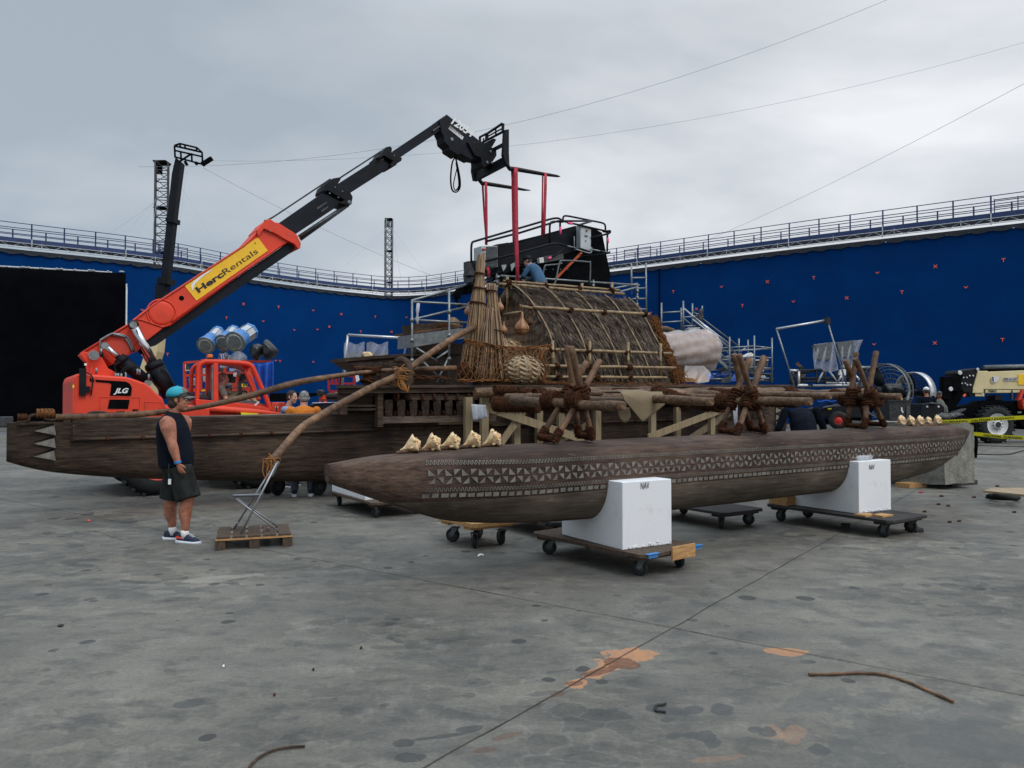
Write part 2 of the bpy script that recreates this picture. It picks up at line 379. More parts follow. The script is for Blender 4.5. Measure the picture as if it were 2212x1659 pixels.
mat('cyan_band', (.02,.20,.50), rough=.6, var=.2)
mat('tattoo', (.022,.018,.018), rough=.6, var=.3)
mat('shirt_blue', (.22,.29,.42), rough=.85, var=.12, scale=5, bump=.01)
mat('shirt_orange', (.56,.17,.015), rough=.9, var=.14, scale=5, bump=.012)
mat('jeans', (.085,.11,.15), rough=.9, var=.25, scale=8, bump=.01)
mat('jacket_blue', (.035,.10,.19), rough=.9, var=.2, scale=5, bump=.01)
mat('shirt_grey', (.13,.14,.125), rough=.9, var=.15, scale=5)
mat('dark_green', (.012,.022,.020), rough=.9, var=.2)
mat('khaki', (.22,.17,.11), rough=.9, var=.15)
mat('white_fabric', (.70,.71,.72), rough=.85, var=.06)
# ================================================================ ground
def ground_mat():
    m = bpy.data.materials.new('concrete_lot'); m.use_nodes = True; t = m.node_tree; L = t.links; p = t.nodes['Principled BSDF']
    p.inputs['Specular IOR Level'].default_value = .35
    tc = t.nodes.new('ShaderNodeTexCoord')
    def nz(s, d=6, ro=.6, st=(1,1,1), dist=0, rot=0):
        mp = t.nodes.new('ShaderNodeMapping'); mp.inputs['Scale'].default_value = st; mp.inputs['Rotation'].default_value = (0,0, rot); L.new(tc.outputs['Object'], mp.inputs[0])
        n = t.nodes.new('ShaderNodeTexNoise'); n.inputs['Scale'].default_value = s; n.inputs['Detail'].default_value = d; n.inputs['Roughness'].default_value = ro; n.inputs['Distortion'].default_value = dist
        L.new(mp.outputs[0], n.inputs['Vector']); return n.outputs[0]
    def rmp(x, a, b, ca=(0,0,0,1), cb=(1,1,1,1)):
        r = t.nodes.new('ShaderNodeValToRGB'); L.new(x, r.inputs[0]); r.color_ramp.elements[0].position = a; r.color_ramp.elements[1].position = b
        r.color_ramp.elements[0].color = ca; r.color_ramp.elements[1].color = cb; return r.outputs[0]
    def mix(f, a, b, mode='MIX'):
        x = t.nodes.new('ShaderNodeMix'); x.data_type = 'RGBA'; x.blend_type = mode
        if isinstance(f, float): x.inputs[0].default_value = f
        else: L.new(f, x.inputs[0])
        for k, c in ((6, a),(7, b)):
            if isinstance(c, tuple): x.inputs[k].default_value = (*c, 1) if len(c) == 3 else c
            else: L.new(c, x.inputs[k])
        return x.outputs[2]
    def ma(op, a, b):
        x = t.nodes.new('ShaderNodeMath'); x.operation = op; x.use_clamp = True
        for k, c in ((0, a),(1, b)):
            if isinstance(c, (int, float)): x.inputs[k].default_value = c
            else: L.new(c, x.inputs[k])
        return x.outputs[0]
    base = rmp(nz(.55,8,.6),.30,.70,(.085,.082,.074,1),(.195,.185,.159,1))
    base = mix(ma('MULTIPLY', rmp(nz(3.2,7,.65, st=(1,1.4,1), rot=.4),.50,.62),.55), base, (.066,.067,.065)); base = mix(ma('MULTIPLY', rmp(nz(2.4,7,.7),.54,.66),.55), base, (.225,.215,.188))
    # trowel and polishing marks: overlapping shallow cells with pale seams
    def vor(s, st, rot, feat='F1', rnd=1, wob=.35):
        mp = t.nodes.new('ShaderNodeMapping'); mp.inputs['Scale'].default_value = st; mp.inputs['Rotation'].default_value = (0,0, rot)
        n = t.nodes.new('ShaderNodeTexNoise'); n.inputs['Scale'].default_value = 2.2; n.inputs['Detail'].default_value = 3; L.new(tc.outputs['Object'], n.inputs['Vector'])
        vm = t.nodes.new('ShaderNodeVectorMath'); vm.operation = 'MULTIPLY_ADD'; L.new(n.outputs[1], vm.inputs[0]); vm.inputs[1].default_value = (wob, wob, wob); L.new(tc.outputs['Object'], vm.inputs[2])
        L.new(vm.outputs[0], mp.inputs[0])
        v_ = t.nodes.new('ShaderNodeTexVoronoi'); v_.feature = feat; v_.inputs['Scale'].default_value = s; v_.inputs['Randomness'].default_value = rnd; L.new(mp.outputs[0], v_.inputs['Vector']); return v_
    v1 = vor(4.2,(1,1.7,1),.5)
    sp = t.nodes.new('ShaderNodeSeparateColor'); L.new(v1.outputs['Color'], sp.inputs[0])
    area = rmp(nz(.35,4,.55, dist=.3),.44,.60)
    cell = rmp(sp.outputs[0],.05,.95,(.56,.59,.62,1),(1.22,1.20,1.15,1))
    base = mix(ma('MULTIPLY', area, .8), base, mix(1.0, base, cell, 'MULTIPLY'))
    v2 = vor(2.1,(1,2.6,1),-.35); sp2 = t.nodes.new('ShaderNodeSeparateColor'); L.new(v2.outputs['Color'], sp2.inputs[0])
    base = mix(ma('MULTIPLY', rmp(nz(.28,4,.5, st=(1,1.3,1)),.50,.62),.6), base, mix(1.0, base, rmp(sp2.outputs[1],.1,.9,(.70,.73,.76,1),(1.12,1.10,1.07,1)), 'MULTIPLY'))
    v3 = vor(4.2,(1,1.7,1),.5, 'DISTANCE_TO_EDGE')
    base = mix(ma('MULTIPLY', area, ma('MULTIPLY', rmp(v3.outputs['Distance'],.0,.05,(1,1,1,1),(0,0,0,1)),.22)), base, (.25,.245,.225))
    # grey tyre rubbing and drifts, long sweeps
    base = mix(ma('MULTIPLY', rmp(nz(.8,7,.62, st=(.45,1.6,1), rot=.5),.52,.70),.55), base, (.075,.078,.080))
    base = mix(ma('MULTIPLY', rmp(nz(1.1,6,.62, st=(.5,1.8,1), rot=-.35),.56,.74),.45), base, (.225,.215,.188))
    base = mix(ma('MULTIPLY', rmp(nz(.33,3,.5),.60,.74),.30), base, (.20,.17,.125))
    # fine grain
    base = mix(.6, base, mix(1.0, base, rmp(nz(38,6,.8),.3,.7,(.55,.55,.55,1),(1.4,1.4,1.4,1)), 'MULTIPLY'))
    v4 = vor(9,(1,1.5,1),.9, wob=.2); sp4 = t.nodes.new('ShaderNodeSeparateColor'); L.new(v4.outputs['Color'], sp4.inputs[0])
    base = mix(ma('MULTIPLY', rmp(nz(.9,4,.6, rot=2),.48,.58),.6), base, mix(1.0, base, rmp(sp4.outputs[0],.1,.9,(.66,.68,.70,1),(1.14,1.12,1.08,1)), 'MULTIPLY'))
    # scattered dark drips
    geo = t.nodes.new('ShaderNodeNewGeometry')
    def drips(s, size, dens, wob):
        v_ = vor(s, (1,1,1),0, 'F1', 1, wob); c = t.nodes.new('ShaderNodeSeparateColor'); L.new(v_.outputs['Color'], c.inputs[0])
        keep = rmp(c.outputs[2], dens, dens+.01); sz = ma('MULTIPLY', c.outputs[1], size)
        return ma('MULTIPLY', ma('LESS_THAN', v_.outputs['Distance'], sz), keep)
    d1 = ma('MULTIPLY', drips(2.6,.36,.45,.13), rmp(nz(.5,3),.42,.50)); d2 = ma('MULTIPLY', ma('MAXIMUM', drips(1.35,.28,.50,.2), drips(5.5,.36,.66,.05)), rmp(nz(.6,3, rot=1),.44,.52))
    base = mix(ma('MULTIPLY', ma('MAXIMUM', d1, d2),.82), base, (.036,.038,.040))
    # stains that have their place on the slab
    def spot(x, y, rx, ry, rot, s=6, amt=.5):
        mp = t.nodes.new('ShaderNodeMapping'); mp.vector_type = 'TEXTURE'; mp.inputs['Location'].default_value = (x, y, 0); mp.inputs['Rotation'].default_value = (0,0, rot); mp.inputs['Scale'].default_value = (rx, ry, 1)
        n = t.nodes.new('ShaderNodeTexNoise'); n.inputs['Scale'].default_value = s; n.inputs['Detail'].default_value = 4; L.new(tc.outputs['Object'], n.inputs['Vector'])
        L.new(tc.outputs['Object'], mp.inputs[0]); ln = t.nodes.new('ShaderNodeVectorMath'); ln.operation = 'LENGTH'; L.new(mp.outputs[0], ln.inputs[0])
        a = t.nodes.new('ShaderNodeMath'); a.operation = 'MULTIPLY_ADD'; L.new(n.outputs[0], a.inputs[0]); a.inputs[1].default_value = amt*2; L.new(ln.outputs[1], a.inputs[2])
        return rmp(a.outputs[0],.97+amt*0,1.03,(1,1,1,1),(0,0,0,1))
    grit = rmp(nz(22,6,.75),.25,.55,(.45,.45,.45,1),(1,1,1,1))
    def at(u, v): q = pZ(u, v, 0); return q.x, q.y
    for (u, v, rx, ry, rot, s, amt, c, k) in STAINS:
        x, y = at(u, v); base = mix(ma('MULTIPLY', spot(x, y, rx, ry, rot, s, amt), ma('MULTIPLY', grit, k)), base, c)
    L.new(base, p.inputs['Base Color'])
    L.new(rmp(nz(.7,5),.3,.7,(.55,.55,.55,1),(.78,.78,.78,1)), p.inputs['Roughness'])
    b = t.nodes.new('ShaderNodeBump'); b.inputs['Distance'].default_value = .004; L.new(nz(25,6,.7), b.inputs['Height']); L.new(b.outputs[0], p.inputs['Normal'])
    return m
TAN = (.40,.20,.10); BRN = (.11,.045,.026); WET = (.082,.086,.084)
STAINS = [(1990,1600,1.3,1.1,.2,6,.66, WET, .5),(1820,1512,.95,.36,.3,7,.66, WET, .45),(1860,1640,.40,.6,0,9,.64, WET, .5),(2100,1540,.8,.5,.4,9,.66, WET, .45),
          (2130,1600,.6,.5,0,5,.5, WET, .6),
          (1345,1422,.50,.30,.93,9,.55, TAN, .95),(1300,1448,.34,.15,.93,11,.5, TAN, .95),(1392,1412,.16,.20,0,11,.5, TAN, .95),(1246,1477,.15,.11,.9,11,.45, TAN, .95),
          (1340,1432,.17,.20,.3,7,.4, BRN, .85),(1296,1450,.22,.075,.56,7,.35, BRN, .85),(1240,1476,.10,.07,.6,7,.4, BRN, .7),(1205,1500,.08,.05,.6,7,.4, BRN, .7),
          (1697,1408,.22,.13,0,9,.4, TAN, .85),(1672,1583,.10,.20,-.5,9,.5, TAN, .3),(1712,1583,.12,.22,-.5,9,.5, TAN, .28),(1540,1640,.30,.06,.2,9,.5, TAN, .2),
          (1095,1590,.17,.05,.5,6,.4, BRN, .5),(1052,1620,.10,.05,.4,6,.4, BRN, .5),
          (412,1520,.14,.11,.2,9,.4,(.06,.064,.065),.75),(470,1250,.6,.2,.5,4,.4,(.30,.285,.245),.5),(870,1605,.09,.07,0,9,.4,(.045,.048,.05),.85),(885,1635,.12,.08,0,9,.4,(.045,.048,.05),.85),
          (960,1590,.22,.035,.3,9,.4,(.045,.048,.05),.8),(1010,1575,.12,.06,.3,9,.4,(.045,.048,.05),.8)]
for (u, v, r) in [(1322,1535,.07),(1415,1530,.12),(1457,1536,.10),(1498,1532,.11),(1560,1532,.14),(1478,1540,.06),(1492,1588,.08),(1525,1592,.12),(1540,1605,.10),(1455,1590,.07),(1440,1555,.06),(1630,1575,.08),(1660,1580,.1),(1770,1620,.12),(1570,1352,.06),(1620,1365,.05),(1465,1358,.05),(830,1523,.06),(1020,1476,.05),(1600,1400,.04),(1160,1280,.05),(1250,1320,.04)]:
    STAINS.append((u, v, r, r*.75, r*9,11,.42,(.058,.062,.064),.8))
g = MB(); s_ = 400
g.add([(-s_, -60,0),(s_, -60,0),(s_, s_*1.5,0),(-s_, s_*1.5,0)],[(0,1,2,3)])
ground = g.build('ground', ground_mat(), loc=(0,0,0), fixn=False); struct(ground, 'stained grey concrete lot with faint trowel marks', 'ground')
# sawn joints
j = MB()
def joint(p, q, wd, z=.004):
    p, q = V(p), V(q); n = int((q-p).length/.15)+1; X = (q-p).normalized(); Y = V((-X.y, X.x, 0)); vs = []
    for i in range(n+1):
        c = p.lerp(q, i/n); a = wd*(.5+.5*abs(noise.noise(c*3.1)))*(1.6 if noise.noise(c*1.3+V((9,0,0))) > .28 else 1); o_ = Y*(noise.noise(c*2.2)*.012)
        vs += [c+o_+Y*a*.5+V((0,0, z)), c+o_-Y*a*.5+V((0,0, z))]
    j.add(vs, [(2*i, 2*i+1,2*i+3,2*i+2) for i in range(n)])
X0 = pZ(1452,1357,0); JA = (pZ(1880,1117,0)-pZ(930,1659,0)).normalized(); JB = V((JA.y, -JA.x, 0))
joint(X0-JA*9, X0+JA*40,.012); joint(X0-JB*.0+JB*12, X0-JB*16,.010)
joint(X0+JA*5.2-JB*16, X0+JA*5.2+JB*14,.009); joint(X0-JB*6.2-JA*5, X0-JB*6.2+JA*30,.008); joint(X0+JA*11-JB*16, X0+JA*11+JB*14,.01)
mat('joint_dark', (.045,.036,.030), rough=.95, var=.4, scale=5)
struct(j.build('floor_joints', 'joint_dark', loc=(0,0,0)), 'dark sawn joints crossing the concrete lot', 'joint')

# ================================================================ blue screen wall, walkway and railing
WP = [(-120,600),(0,541),(338,576),(548,610),(700,630),(791,639),(845,643.5),(920,641),(1000,631),(1317,592.6),(1678,548.6),(2212,488)]
TOP = 12.0
plan = []
for u, v in WP[1:]:
    Y = F_PX*(TOP-CAMH)/(HOR-v); q = pY(u, v, Y); plan.append(V((q.x, q.y, 0)))
plan = [plan[0]+(plan[0]-plan[1])*1.6]+plan+[plan[-1]+(plan[-1]-plan[-2])*1.4]
curve = cr(plan[:-3],6)[:-1]+[plan[-4+1-1], plan[-2], plan[-1]] if False else cr(plan, 5)
# arc-length sampling
acc = [0]
for a, b in zip(curve, curve[1:]): acc.append(acc[-1]+(b-a).length)
TOTAL = acc[-1]
def wall(s):
    s = max(0, min(TOTAL-1e-4, s)); i = max(k for k in range(len(acc)) if acc[k] <= s); i = min(i, len(curve)-2)
    t = (s-acc[i])/(acc[i+1]-acc[i]); p = curve[i].lerp(curve[i+1], t); d = (curve[i+1]-curve[i]).normalized()
    return p, d, V((-d.y, d.x, 0))            # point, direction, outward (away from the lot)
nw = 240
wb = MB(); vs = []; fs = []
for i in range(nw+1):
    p, d, o = wall(TOTAL*i/nw)
    for z in (0,2,4,6,8,10, TOP): vs.append(p+V((0,0, z))+o*(.05*noise.noise(p*.25+V((0,0, z*.2)))))
fs = [(i*7+k, i*7+k+7, i*7+k+8, i*7+k+1) for i in range(nw) for k in range(6)]
wb.add(vs, fs, True)
wb.add([v_+wall(TOTAL*(k//7)/nw)[2]*.12 for k, v_ in enumerate(vs)],[f[::-1] for f in fs], True)
m = mat('blue_screen_cloth', (.0028,.035,.148), rough=1, var=.10, scale=.35, spec=.0, bump=.02, bscale=.6)
scr = thing('blue_screen', 'giant dark blue screen wall with orange tracking marks curving round the lot', 'screen', curve[len(curve)//2])
wb.build('screen_cloth', m, scr, fixn=False)
# scalloped grey edging under the truss
eg = MB(); n_ = int(TOTAL/1.15)
for i in range(n_):
    s0 = TOTAL*i/n_; s1 = TOTAL*(i+1)/n_; vs = []
    for k in range(7):
        t = k/6; p, d, o = wall(s0+(s1-s0)*t); sag = .24+.12*math.sin(math.pi*t)+.04*noise.noise(p)
        vs += [p-o*(.10)+V((0,0, TOP+.22)), p-o*(.14)+V((0,0, TOP+.22-sag))]
    eg.add(vs, [(2*k, 2*k+1,2*k+3,2*k+2) for k in range(6)])
mat('edging', (.022,.026,.034), rough=.9, var=.3)
eg.build('top_edging', 'edging', scr, fixn=False)
# seam on the right wing
def on_wall(u, v, off=.12):
    """where the picture ray meets the screen"""
    best = None
    d = ray(u, v)
    for k in range(len(curve)-1):
        a, b = curve[k], curve[k+1]; e = b-a; den = d.x*e.y-d.y*e.x
        if abs(den) < 1e-9: continue
        t = (a.x*e.y-a.y*e.x)/den; s = (a.x*d.y-a.y*d.x)/den
        if t > 0 and 0 <= s <= 1 and (best is None or t < best[0]): best = (t, e.normalized())
    t, e = best; p = CAM+d*t; o = V((-e.y, e.x, 0)); return p-o*off, e
MARKS = [('T', 487,687),('V', 567,694),('X', 524,657),('T', 600,664),('V', 675,671),('X', 736,679),('T', 809,685),('V', 879,686),('V', 634,713),('X', 710,706),('T', 778,717),
         ('X', 846,717),('T', 360,766),('V', 594,779),('T', 603,781),('V', 675,782),('V', 306,670),('T', 354,660),
         ('X', 779,790),('V', 684,712),('T', 1456,631),('V', 1560,620),('X', 1659,609),('T', 1759,601),('V', 1896,590),('X', 2021,576),('T', 2168,563),('V', 1407,676),
         ('X', 1506,668),('T', 1605,661),('V', 1715,652),('X', 1830,644),('T', 1949,632),('V', 2087,621),('V', 1889,744),('X', 2020,741),('T', 2166,735)]
for ch, u, v in MARKS:
    p, e = on_wall(u, v); b = MB(); sgn = 1 if e.x > 0 else -1; e = e*sgn; Z = V((0,0,1)); s2 = .10; w_ = .042; nrm = e.cross(Z)
    if ch == 'T': b.bar(p+Z*s2-e*s2, p+Z*s2+e*s2,.02, w_, up=Z); b.bar(p+Z*(s2-w_/2), p-Z*s2,.02, w_, up=e)
    elif ch == 'V': b.bar(p+Z*s2*.6-e*s2, p-Z*s2*.5,.02, w_, up=Z+e); b.bar(p+Z*s2*.6+e*s2, p-Z*s2*.5,.025, w_, up=Z-e)
    else: b.bar(p+Z*s2-e*s2, p-Z*s2+e*s2,.02, w_, up=Z+e); b.bar(p+Z*s2+e*s2, p-Z*s2-e*s2,.025, w_, up=Z-e)
    b.build('tracking_mark', 'mark', scr)
sm = MB(); p, e = on_wall(1425,700,.06); q, _ = on_wall(1425,612,.06)
sm.bar(V((p.x, p.y, 0)), V((p.x, p.y, TOP-.1)),.06,.10); sm.build('seam', 'matte_black', scr)
# black cloth frame in front of the left wing
bk = thing('black_cloth_panel', 'huge black cloth panel on a white pipe frame at the left of the blue wall', 'backdrop', pY(130,865,47))
def bY(u): return 47+ (u/272)*2.0
a = pY(-160,548,45.6); b_ = pY(272,590,49); a.z = 9.9; b_.z = 9.85
pm = MB(); ds = (b_-a); dn = V((-ds.y, ds.x, 0)).normalized()
pm.sheet(lambda i, k: V((a.x+ds.x*i, a.y+ds.y*i, 9.88*k))+dn*.10*noise.noise(V((i*14, k*2,0))),60,10)
pm.build('cloth', mat('black_cloth', (.0018,.002,.0032), rough=1, var=.3, spec=.05, scale=1), bk, thick=.05)
fr = MB(); fr.tube(V((a.x, a.y, 9.98)), V((b_.x-.9, b_.y, 9.93)),.06); fr.tube(V((b_.x+.05, b_.y, 0)), V((b_.x+.05, b_.y, 9.2)),.045)
fr.tube(V((b_.x-.05, b_.y+.25,0)), V((b_.x-.05, b_.y+.25,9.0)),.04)
for k in range(20): fr.tube(V((b_.x+.05, b_.y, k*.47)), V((b_.x-.05, b_.y+.25, k*.47+.2)),.02)
for k in range(30): q = a.lerp(b_, k/30); fr.ball(V((q.x+.5*math.sin(k*5), q.y, 9.96)),(.12+.06*math.sin(k*3),.05,.05),6,4)
fr.build('pipe_frame', 'truss_white', bk)
# truss hung on the top edge, walkway beam, railing
tr = thing('lighting_truss', 'thin white lattice truss along the top of the blue screen', 'truss', curve[len(curve)//2]+V((0,0, TOP)))
t1 = MB()
ns = int(TOTAL/.62)
pts = [wall(TOTAL*i/ns) for i in range(ns+1)]
for z, off in ((TOP+.34,.35),(TOP+.66,.35)): t1.path([p-o*off+V((0,0, z)) for p, d, o in pts],.024,4)
t1.build('chord', 'truss_white', tr)
t2 = MB()
for i in range(ns):
    p, d, o = pts[i]; q = pts[i+1][0]; z0, z1 = (TOP+.34, TOP+.66) if i % 2 else (TOP+.66, TOP+.34)
    t2.tube(p-o*.35+V((0,0, z0)), q-o*.35+V((0,0, z1)),.015, n=4)
    if i % 6 == 0: t2.tube(p-o*.35+V((0,0, TOP+.3)), p-o*.35+V((0,0, TOP+.75)),.03, n=4)
t2.build('lattice', 'truss_white', tr)
wk = thing('wall_walkway', 'blue steel walkway with railings along the top of the screen wall', 'walkway', curve[len(curve)//2]+V((0,0, TOP)))
b1_ = MB()
nn = int(TOTAL/2.0); pts = [wall(TOTAL*i/nn) for i in range(nn+1)]
rings = [[p-o*.15+V((0,0, TOP+.72)), p-o*.15+V((0,0, TOP+1.02)), p+o*1.3+V((0,0, TOP+1.02)), p+o*1.3+V((0,0, TOP+.72))] for p, d, o in pts]
b1_.loft(rings); b1_.sm = [False]*len(b1_.sm); b1_.build('walkway_beam', 'beam_blue', wk)
b2_ = MB()
for i in range(0, nn, 3):
    p, d, o = pts[i]; b2_.bar(p-o*.22+V((0,0, TOP+.30)), p-o*.22+V((0,0, TOP+1.0)),.06)
b2_.build('hanger', 'truss_white', wk)
b3_ = MB()
for off in (.0,1.25):
    for z in (1.10,1.50,1.85): b3_.path([p+o*off+V((0,0, TOP+z+(.25 if off == 0 else 0.0))) for p, d, o in pts],.028,4)
b3_.build('handrail', 'rail_blue', wk)
pm1 = MB(); p, d, o = pts[nn//2]
k = 0
for off in (.0,1.25):
    for i in range(nn):
        p, d, o = pts[i]
        if off: p = p.lerp(pts[i+1][0],.5)
        if k >= 100: break
        q = p+o*off; u_ = CU+F_PX*q.x/q.y
        if not (-40 < u_ < 2260): continue
        pb = MB(); pb.bar(q+V((0,0, TOP+1.0)), q+V((0,0, TOP+1.88+(.25 if off == 0 else 0))),.07,.07); pb.build('rail_post', 'rail_blue', wk); k += 1
# cage-like gate frames on the walkway
for u, dv in ((345,0),(2150,0),(1345,0)):
    p, e = on_wall(u, 640,-.3); p.z = 0; e = e*(1 if e.x > 0 else -1); gt = MB()
    for z in (1.1,1.5,1.9): gt.tube(p+V((0,0, TOP+z)), p+e*2.4+V((0,0, TOP+z)),.03, n=4)
    for k_ in (0,1.2,2.4): gt.tube(p+e*k_+V((0,0, TOP+1)), p+e*k_+V((0,0, TOP+1.95)),.035, n=4)
    gt.build('gate_frame', 'rail_blue', wk)

# ================================================================ lattice towers behind the wall, guy lines, overhead cables
def tower(u, vt, Y, wd, label, hw, light=0.35):
    zt = pY(u, vt, Y).z; x = pY(u, vt, Y).x; t = thing('lattice_tower', label, 'tower', (x, Y, 0),.25, 'lattice towers behind the wall')
    leg = [V((x, Y, 0))+Matrix.Rotation(.35+math.pi/2*k+.785,3, 'Z') @ V((wd*.7,0,0)) for k in range(4)]
    for k in range(4):
        b = MB(); b.tube(leg[k], leg[k]+V((0,0, zt)), hw, n=4); b.build('tower_leg', 'dark_grey' if Y < 120 else 'galv', t)
    b = MB(); n = int((zt-10)/1.0)
    for i in range(n+1):
        z = zt-i*1.0
        for k in range(4):
            p, q = leg[k], leg[(k+1) % 4]
            b.tube(p+V((0,0, z)), q+V((0,0, z)), hw*.55, n=4)
            if i < n: b.tube(p+V((0,0, z)), q+V((0,0, z-1)), hw*.45, n=4)
    b.build('bracing', 'dark_grey', t)
    b = MB()
    for z in range(0, int(zt)-8,5): b.box((x, Y, zt-z-.1),(wd*1.0, wd*1.0,.08), V((1,0,0)), V((0,1,0)))
    b.box((x, Y, zt+.05),(wd*1.1, wd*1.1,.12), V((1,0,0)), V((0,1,0)))
    for q in range(3): b.box((x+.2*q-.3, Y-.3, zt-.8),(.12,.2,1.1), V((1,0,0)), V((0,1,0)))
    b.build('ledge', 'matte_black', t)
    return V((x, Y, zt))
T1 = tower(350,352,84,1.3, 'tall dark lattice tower behind the left wall beside the raised black boom', .09)
T2 = tower(840,474,120,1.05, 'slim lattice tower behind the wall where the two wings meet', .10)
def cable(p, q, r, label, sag=0, group='guy wires of the towers'):
    b = MB(); p, q = V(p), V(q); n = 16
    b.path([p.lerp(q, i/n)-V((0,0, sag*4*(i/n)*(1-i/n))) for i in range(n+1)], r*.75,4); tag(b.build('cable', 'wire', loc=p), label, 'cable', group)
for i, (u, v, a) in enumerate(((218,517, 'the outermost, landing farthest left'),(251,525, 'second from the left'),(289,532, 'third from the left'),(323,536, 'closest to the tower on its left'))):
    cable(pY(343,432-i*8,84), pY(u, v, 78),.022, 'thin guy wire left of the tall lattice tower, '+a, group='guy wires left of the tall tower')
cable(pY(391,462-60,84), pY(480,553,80),.022, 'thin guy wire running down right from the tall tower to the red boom')
cable(pY(402,372,86), pY(380,560,80),.018, 'pale guy wire hanging just right of the raised black boom')
for (u, v, l) in ((705,612, 'long shallow guy wire left of the slim tower'),(740,622, 'steep guy wire left of the slim tower'),(935,612, 'steep guy wire right of the slim tower'),(868,612, 'nearly upright guy wire right of the slim tower')):
    cable(pY(835 if u < 840 else 846,492,118), pY(u, v, 100),.028, l, group='guy wires of the slim tower')
cable(pY(300,360,84), pY(1930,-6,70),.026, 'upper overhead cable crossing the sky from the left boom to the top edge', 4.2, 'overhead cables')
cable(pY(440,347,84), pY(2260,78,72),.020, 'lower overhead cable crossing the whole sky', 3.4, 'overhead cables')
cable(pY(1520,522,60), pY(2260,155,34),.014, 'overhead cable dropping to the walkway on the right', .3, 'overhead cables')
cable(pY(438,362,60), pY(960,605,80),.022, 'long cable from the raised forks sloping down right behind the red boom', .5, 'overhead cables')
# ================================================================ outrigger float with carved band
def interp(x, T):
    for (a, A),(b, B) in zip(T, T[1:]):
        if x <= b: t = (x-a)/(b-a) if b > a else 0; t = max(0, min(1, t)); return A+(B-A)*t
    return T[-1][1]
FZT = [(-2.66,1.125),(-2.235,1.178),(-1.6,1.20),(-.92,1.222),(.58,1.238),(1.53,1.245),(4,1.262),(6.34,1.277),(7.4,1.265),(7.92,1.17)]
FZB = [(-2.66,.97),(-2.15,.77),(-1.61,.575),(-1.27,.52),(-.585,.465),(.3,.44),(2.4,.44),(4.2,.45),(5.7,.50),(6.5,.575),(7.2,.75),(7.6,.92),(7.92,1.11)]
FW = [(-2.66,.06),(-2.3,.19),(-1.9,.29),(-1.4,.37),(-.8,.41),(.5,.42),(4.5,.42),(5.8,.40),(6.7,.34),(7.4,.20),(7.92,.03)]
SEC = cr([V((a, b, 0)) for a, b in ((0,1),(.40,.992),(.70,.965),(.885,.915),(.975,.825),(1,.70),(1.0,.55),(.965,.42),(.87,.27),(.66,.12),(.38,.03),(0,0))],3)
def fsec(t):
    zt, zb, wd = interp(t, FZT), interp(t, FZB), interp(t, FW); return [(p.x*wd, zb+(zt-zb)*p.y) for p in SEC]
def fside(t, z):
    s = fsec(t)
    for (y0, z0),(y1, z1) in zip(s, s[1:]):
        if z1 <= z <= z0 and (z0 < interp(t, FZT)-.02): k = (z0-z)/(z0-z1+1e-9); return y0+(y1-y0)*k
    return s[-1][0]
def smooth_t(T):
    return T
fl = thing('outrigger_float', 'long carved brown outrigger float with white inlaid triangle band, resting on white foam blocks', 'canoe float', C(2.6,0), ROT)
def fring(t):
    s = fsec(t); near = [(-y, z) for y, z in s]; far = [(y, z) for y, z in s[::-1]][1:-1]
    return [C(t, y, z+.004*noise.noise(V((t*2, y*5,3)))) for y, z in near+far]
b = MB(); N_ = 150; ts = [-2.66+(7.92+2.66)*i/N_ for i in range(N_+1)]
def sm3(T, t): return T
rings = []
for t in ts: rings.append(fring(t))
# smooth rings along the length
for _ in range(3):
    rings = [rings[0]]+[[(a+2*b_+c)/4 for a, b_, c in zip(rings[i-1], rings[i], rings[i+1])] for i in range(1, N_)]+[rings[-1]]
b.loft(rings); b.build('hull', 'float_wood', fl)
# paler worn underside below the carved band (a strake of bare wood)
b = MB()
def lowP(i, k):
    t = -2.2+(7.6+2.2)*i; zb = interp(t, FZB); zt_ = min(.782, zb+.34); z = zb+.02+(zt_-zb-.02)*k
    return C(t, -(fside(t, z)+.004), z)
b.sheet(lowP, 120,8); b.build('bare_underside', 'float_low', fl, fixn=False)
def onf(t, z, off=.009): return C(t, -(fside(t, z)+off), z)
pb = MB()
def lift(t): return .025*max(0, min(1,(-1.0-t)/.9))+.012*max(0,(t-4)/4)
def zzig(z0, z1, st=.034):
    t = -1.9; k = 0; pts = []
    while t < 7.35:
        g = .75+.25*noise.noise(V((t*2, z0*9,0)))
        pts.append((t, z0+lift(t))); pts.append((t+st*.5*g, z0+lift(t))); pts.append((t+st*.5*g, z1+lift(t))); pts.append((t+st*g, z1+lift(t))); t += st
    for (a, za),(c, zc) in zip(pts, pts[1:]):
        if za == zc or abs(a-c) < 1e-6 or True:
            if noise.noise(V((a*1.7, z0*20,4))) < -.7: continue
            dt, dz = c-a, zc-za; L = math.hypot(dt, dz)
            if L < 1e-6: continue
            nx, nz = -dz/L*.0028, dt/L*.0028
            pb.add([onf(a+nx, za+nz), onf(c+nx, zc+nz), onf(c-nx, zc-nz), onf(a-nx, za-nz)],[(0,1,2,3)])
zzig(1.082,1.112); zzig(.853,.880)
per = .152; t = -1.88; i = 0
while t < 7.35:
    for q in range(2):
        x = t+q*per/2; L = lift(x); w2 = per*.40; h = .064; j = lambda: random.uniform(-.006,.006)
        zc = .977+L
        if q == 0:   # upper right-angled triangle leaning in, lower mirrored
            A = [(x+j(), zc+.006),(x+j(), zc+h),(x+w2, zc+.008)]; B = [(x+j(), zc-h),(x+w2+j(), zc-h+.004),(x+w2, zc-.006)]
        else:
            A = [(x+j(), zc+h),(x+w2+j(), zc+h),(x+.004, zc+.010)]; B = [(x+.004, zc-.006),(x+w2, zc-.008),(x+w2+j(), zc-h)]
        for T in (A, B): pb.add([onf(a, z, .007) for a, z in T],[(0,1,2)])
    t += per
t = -1.92
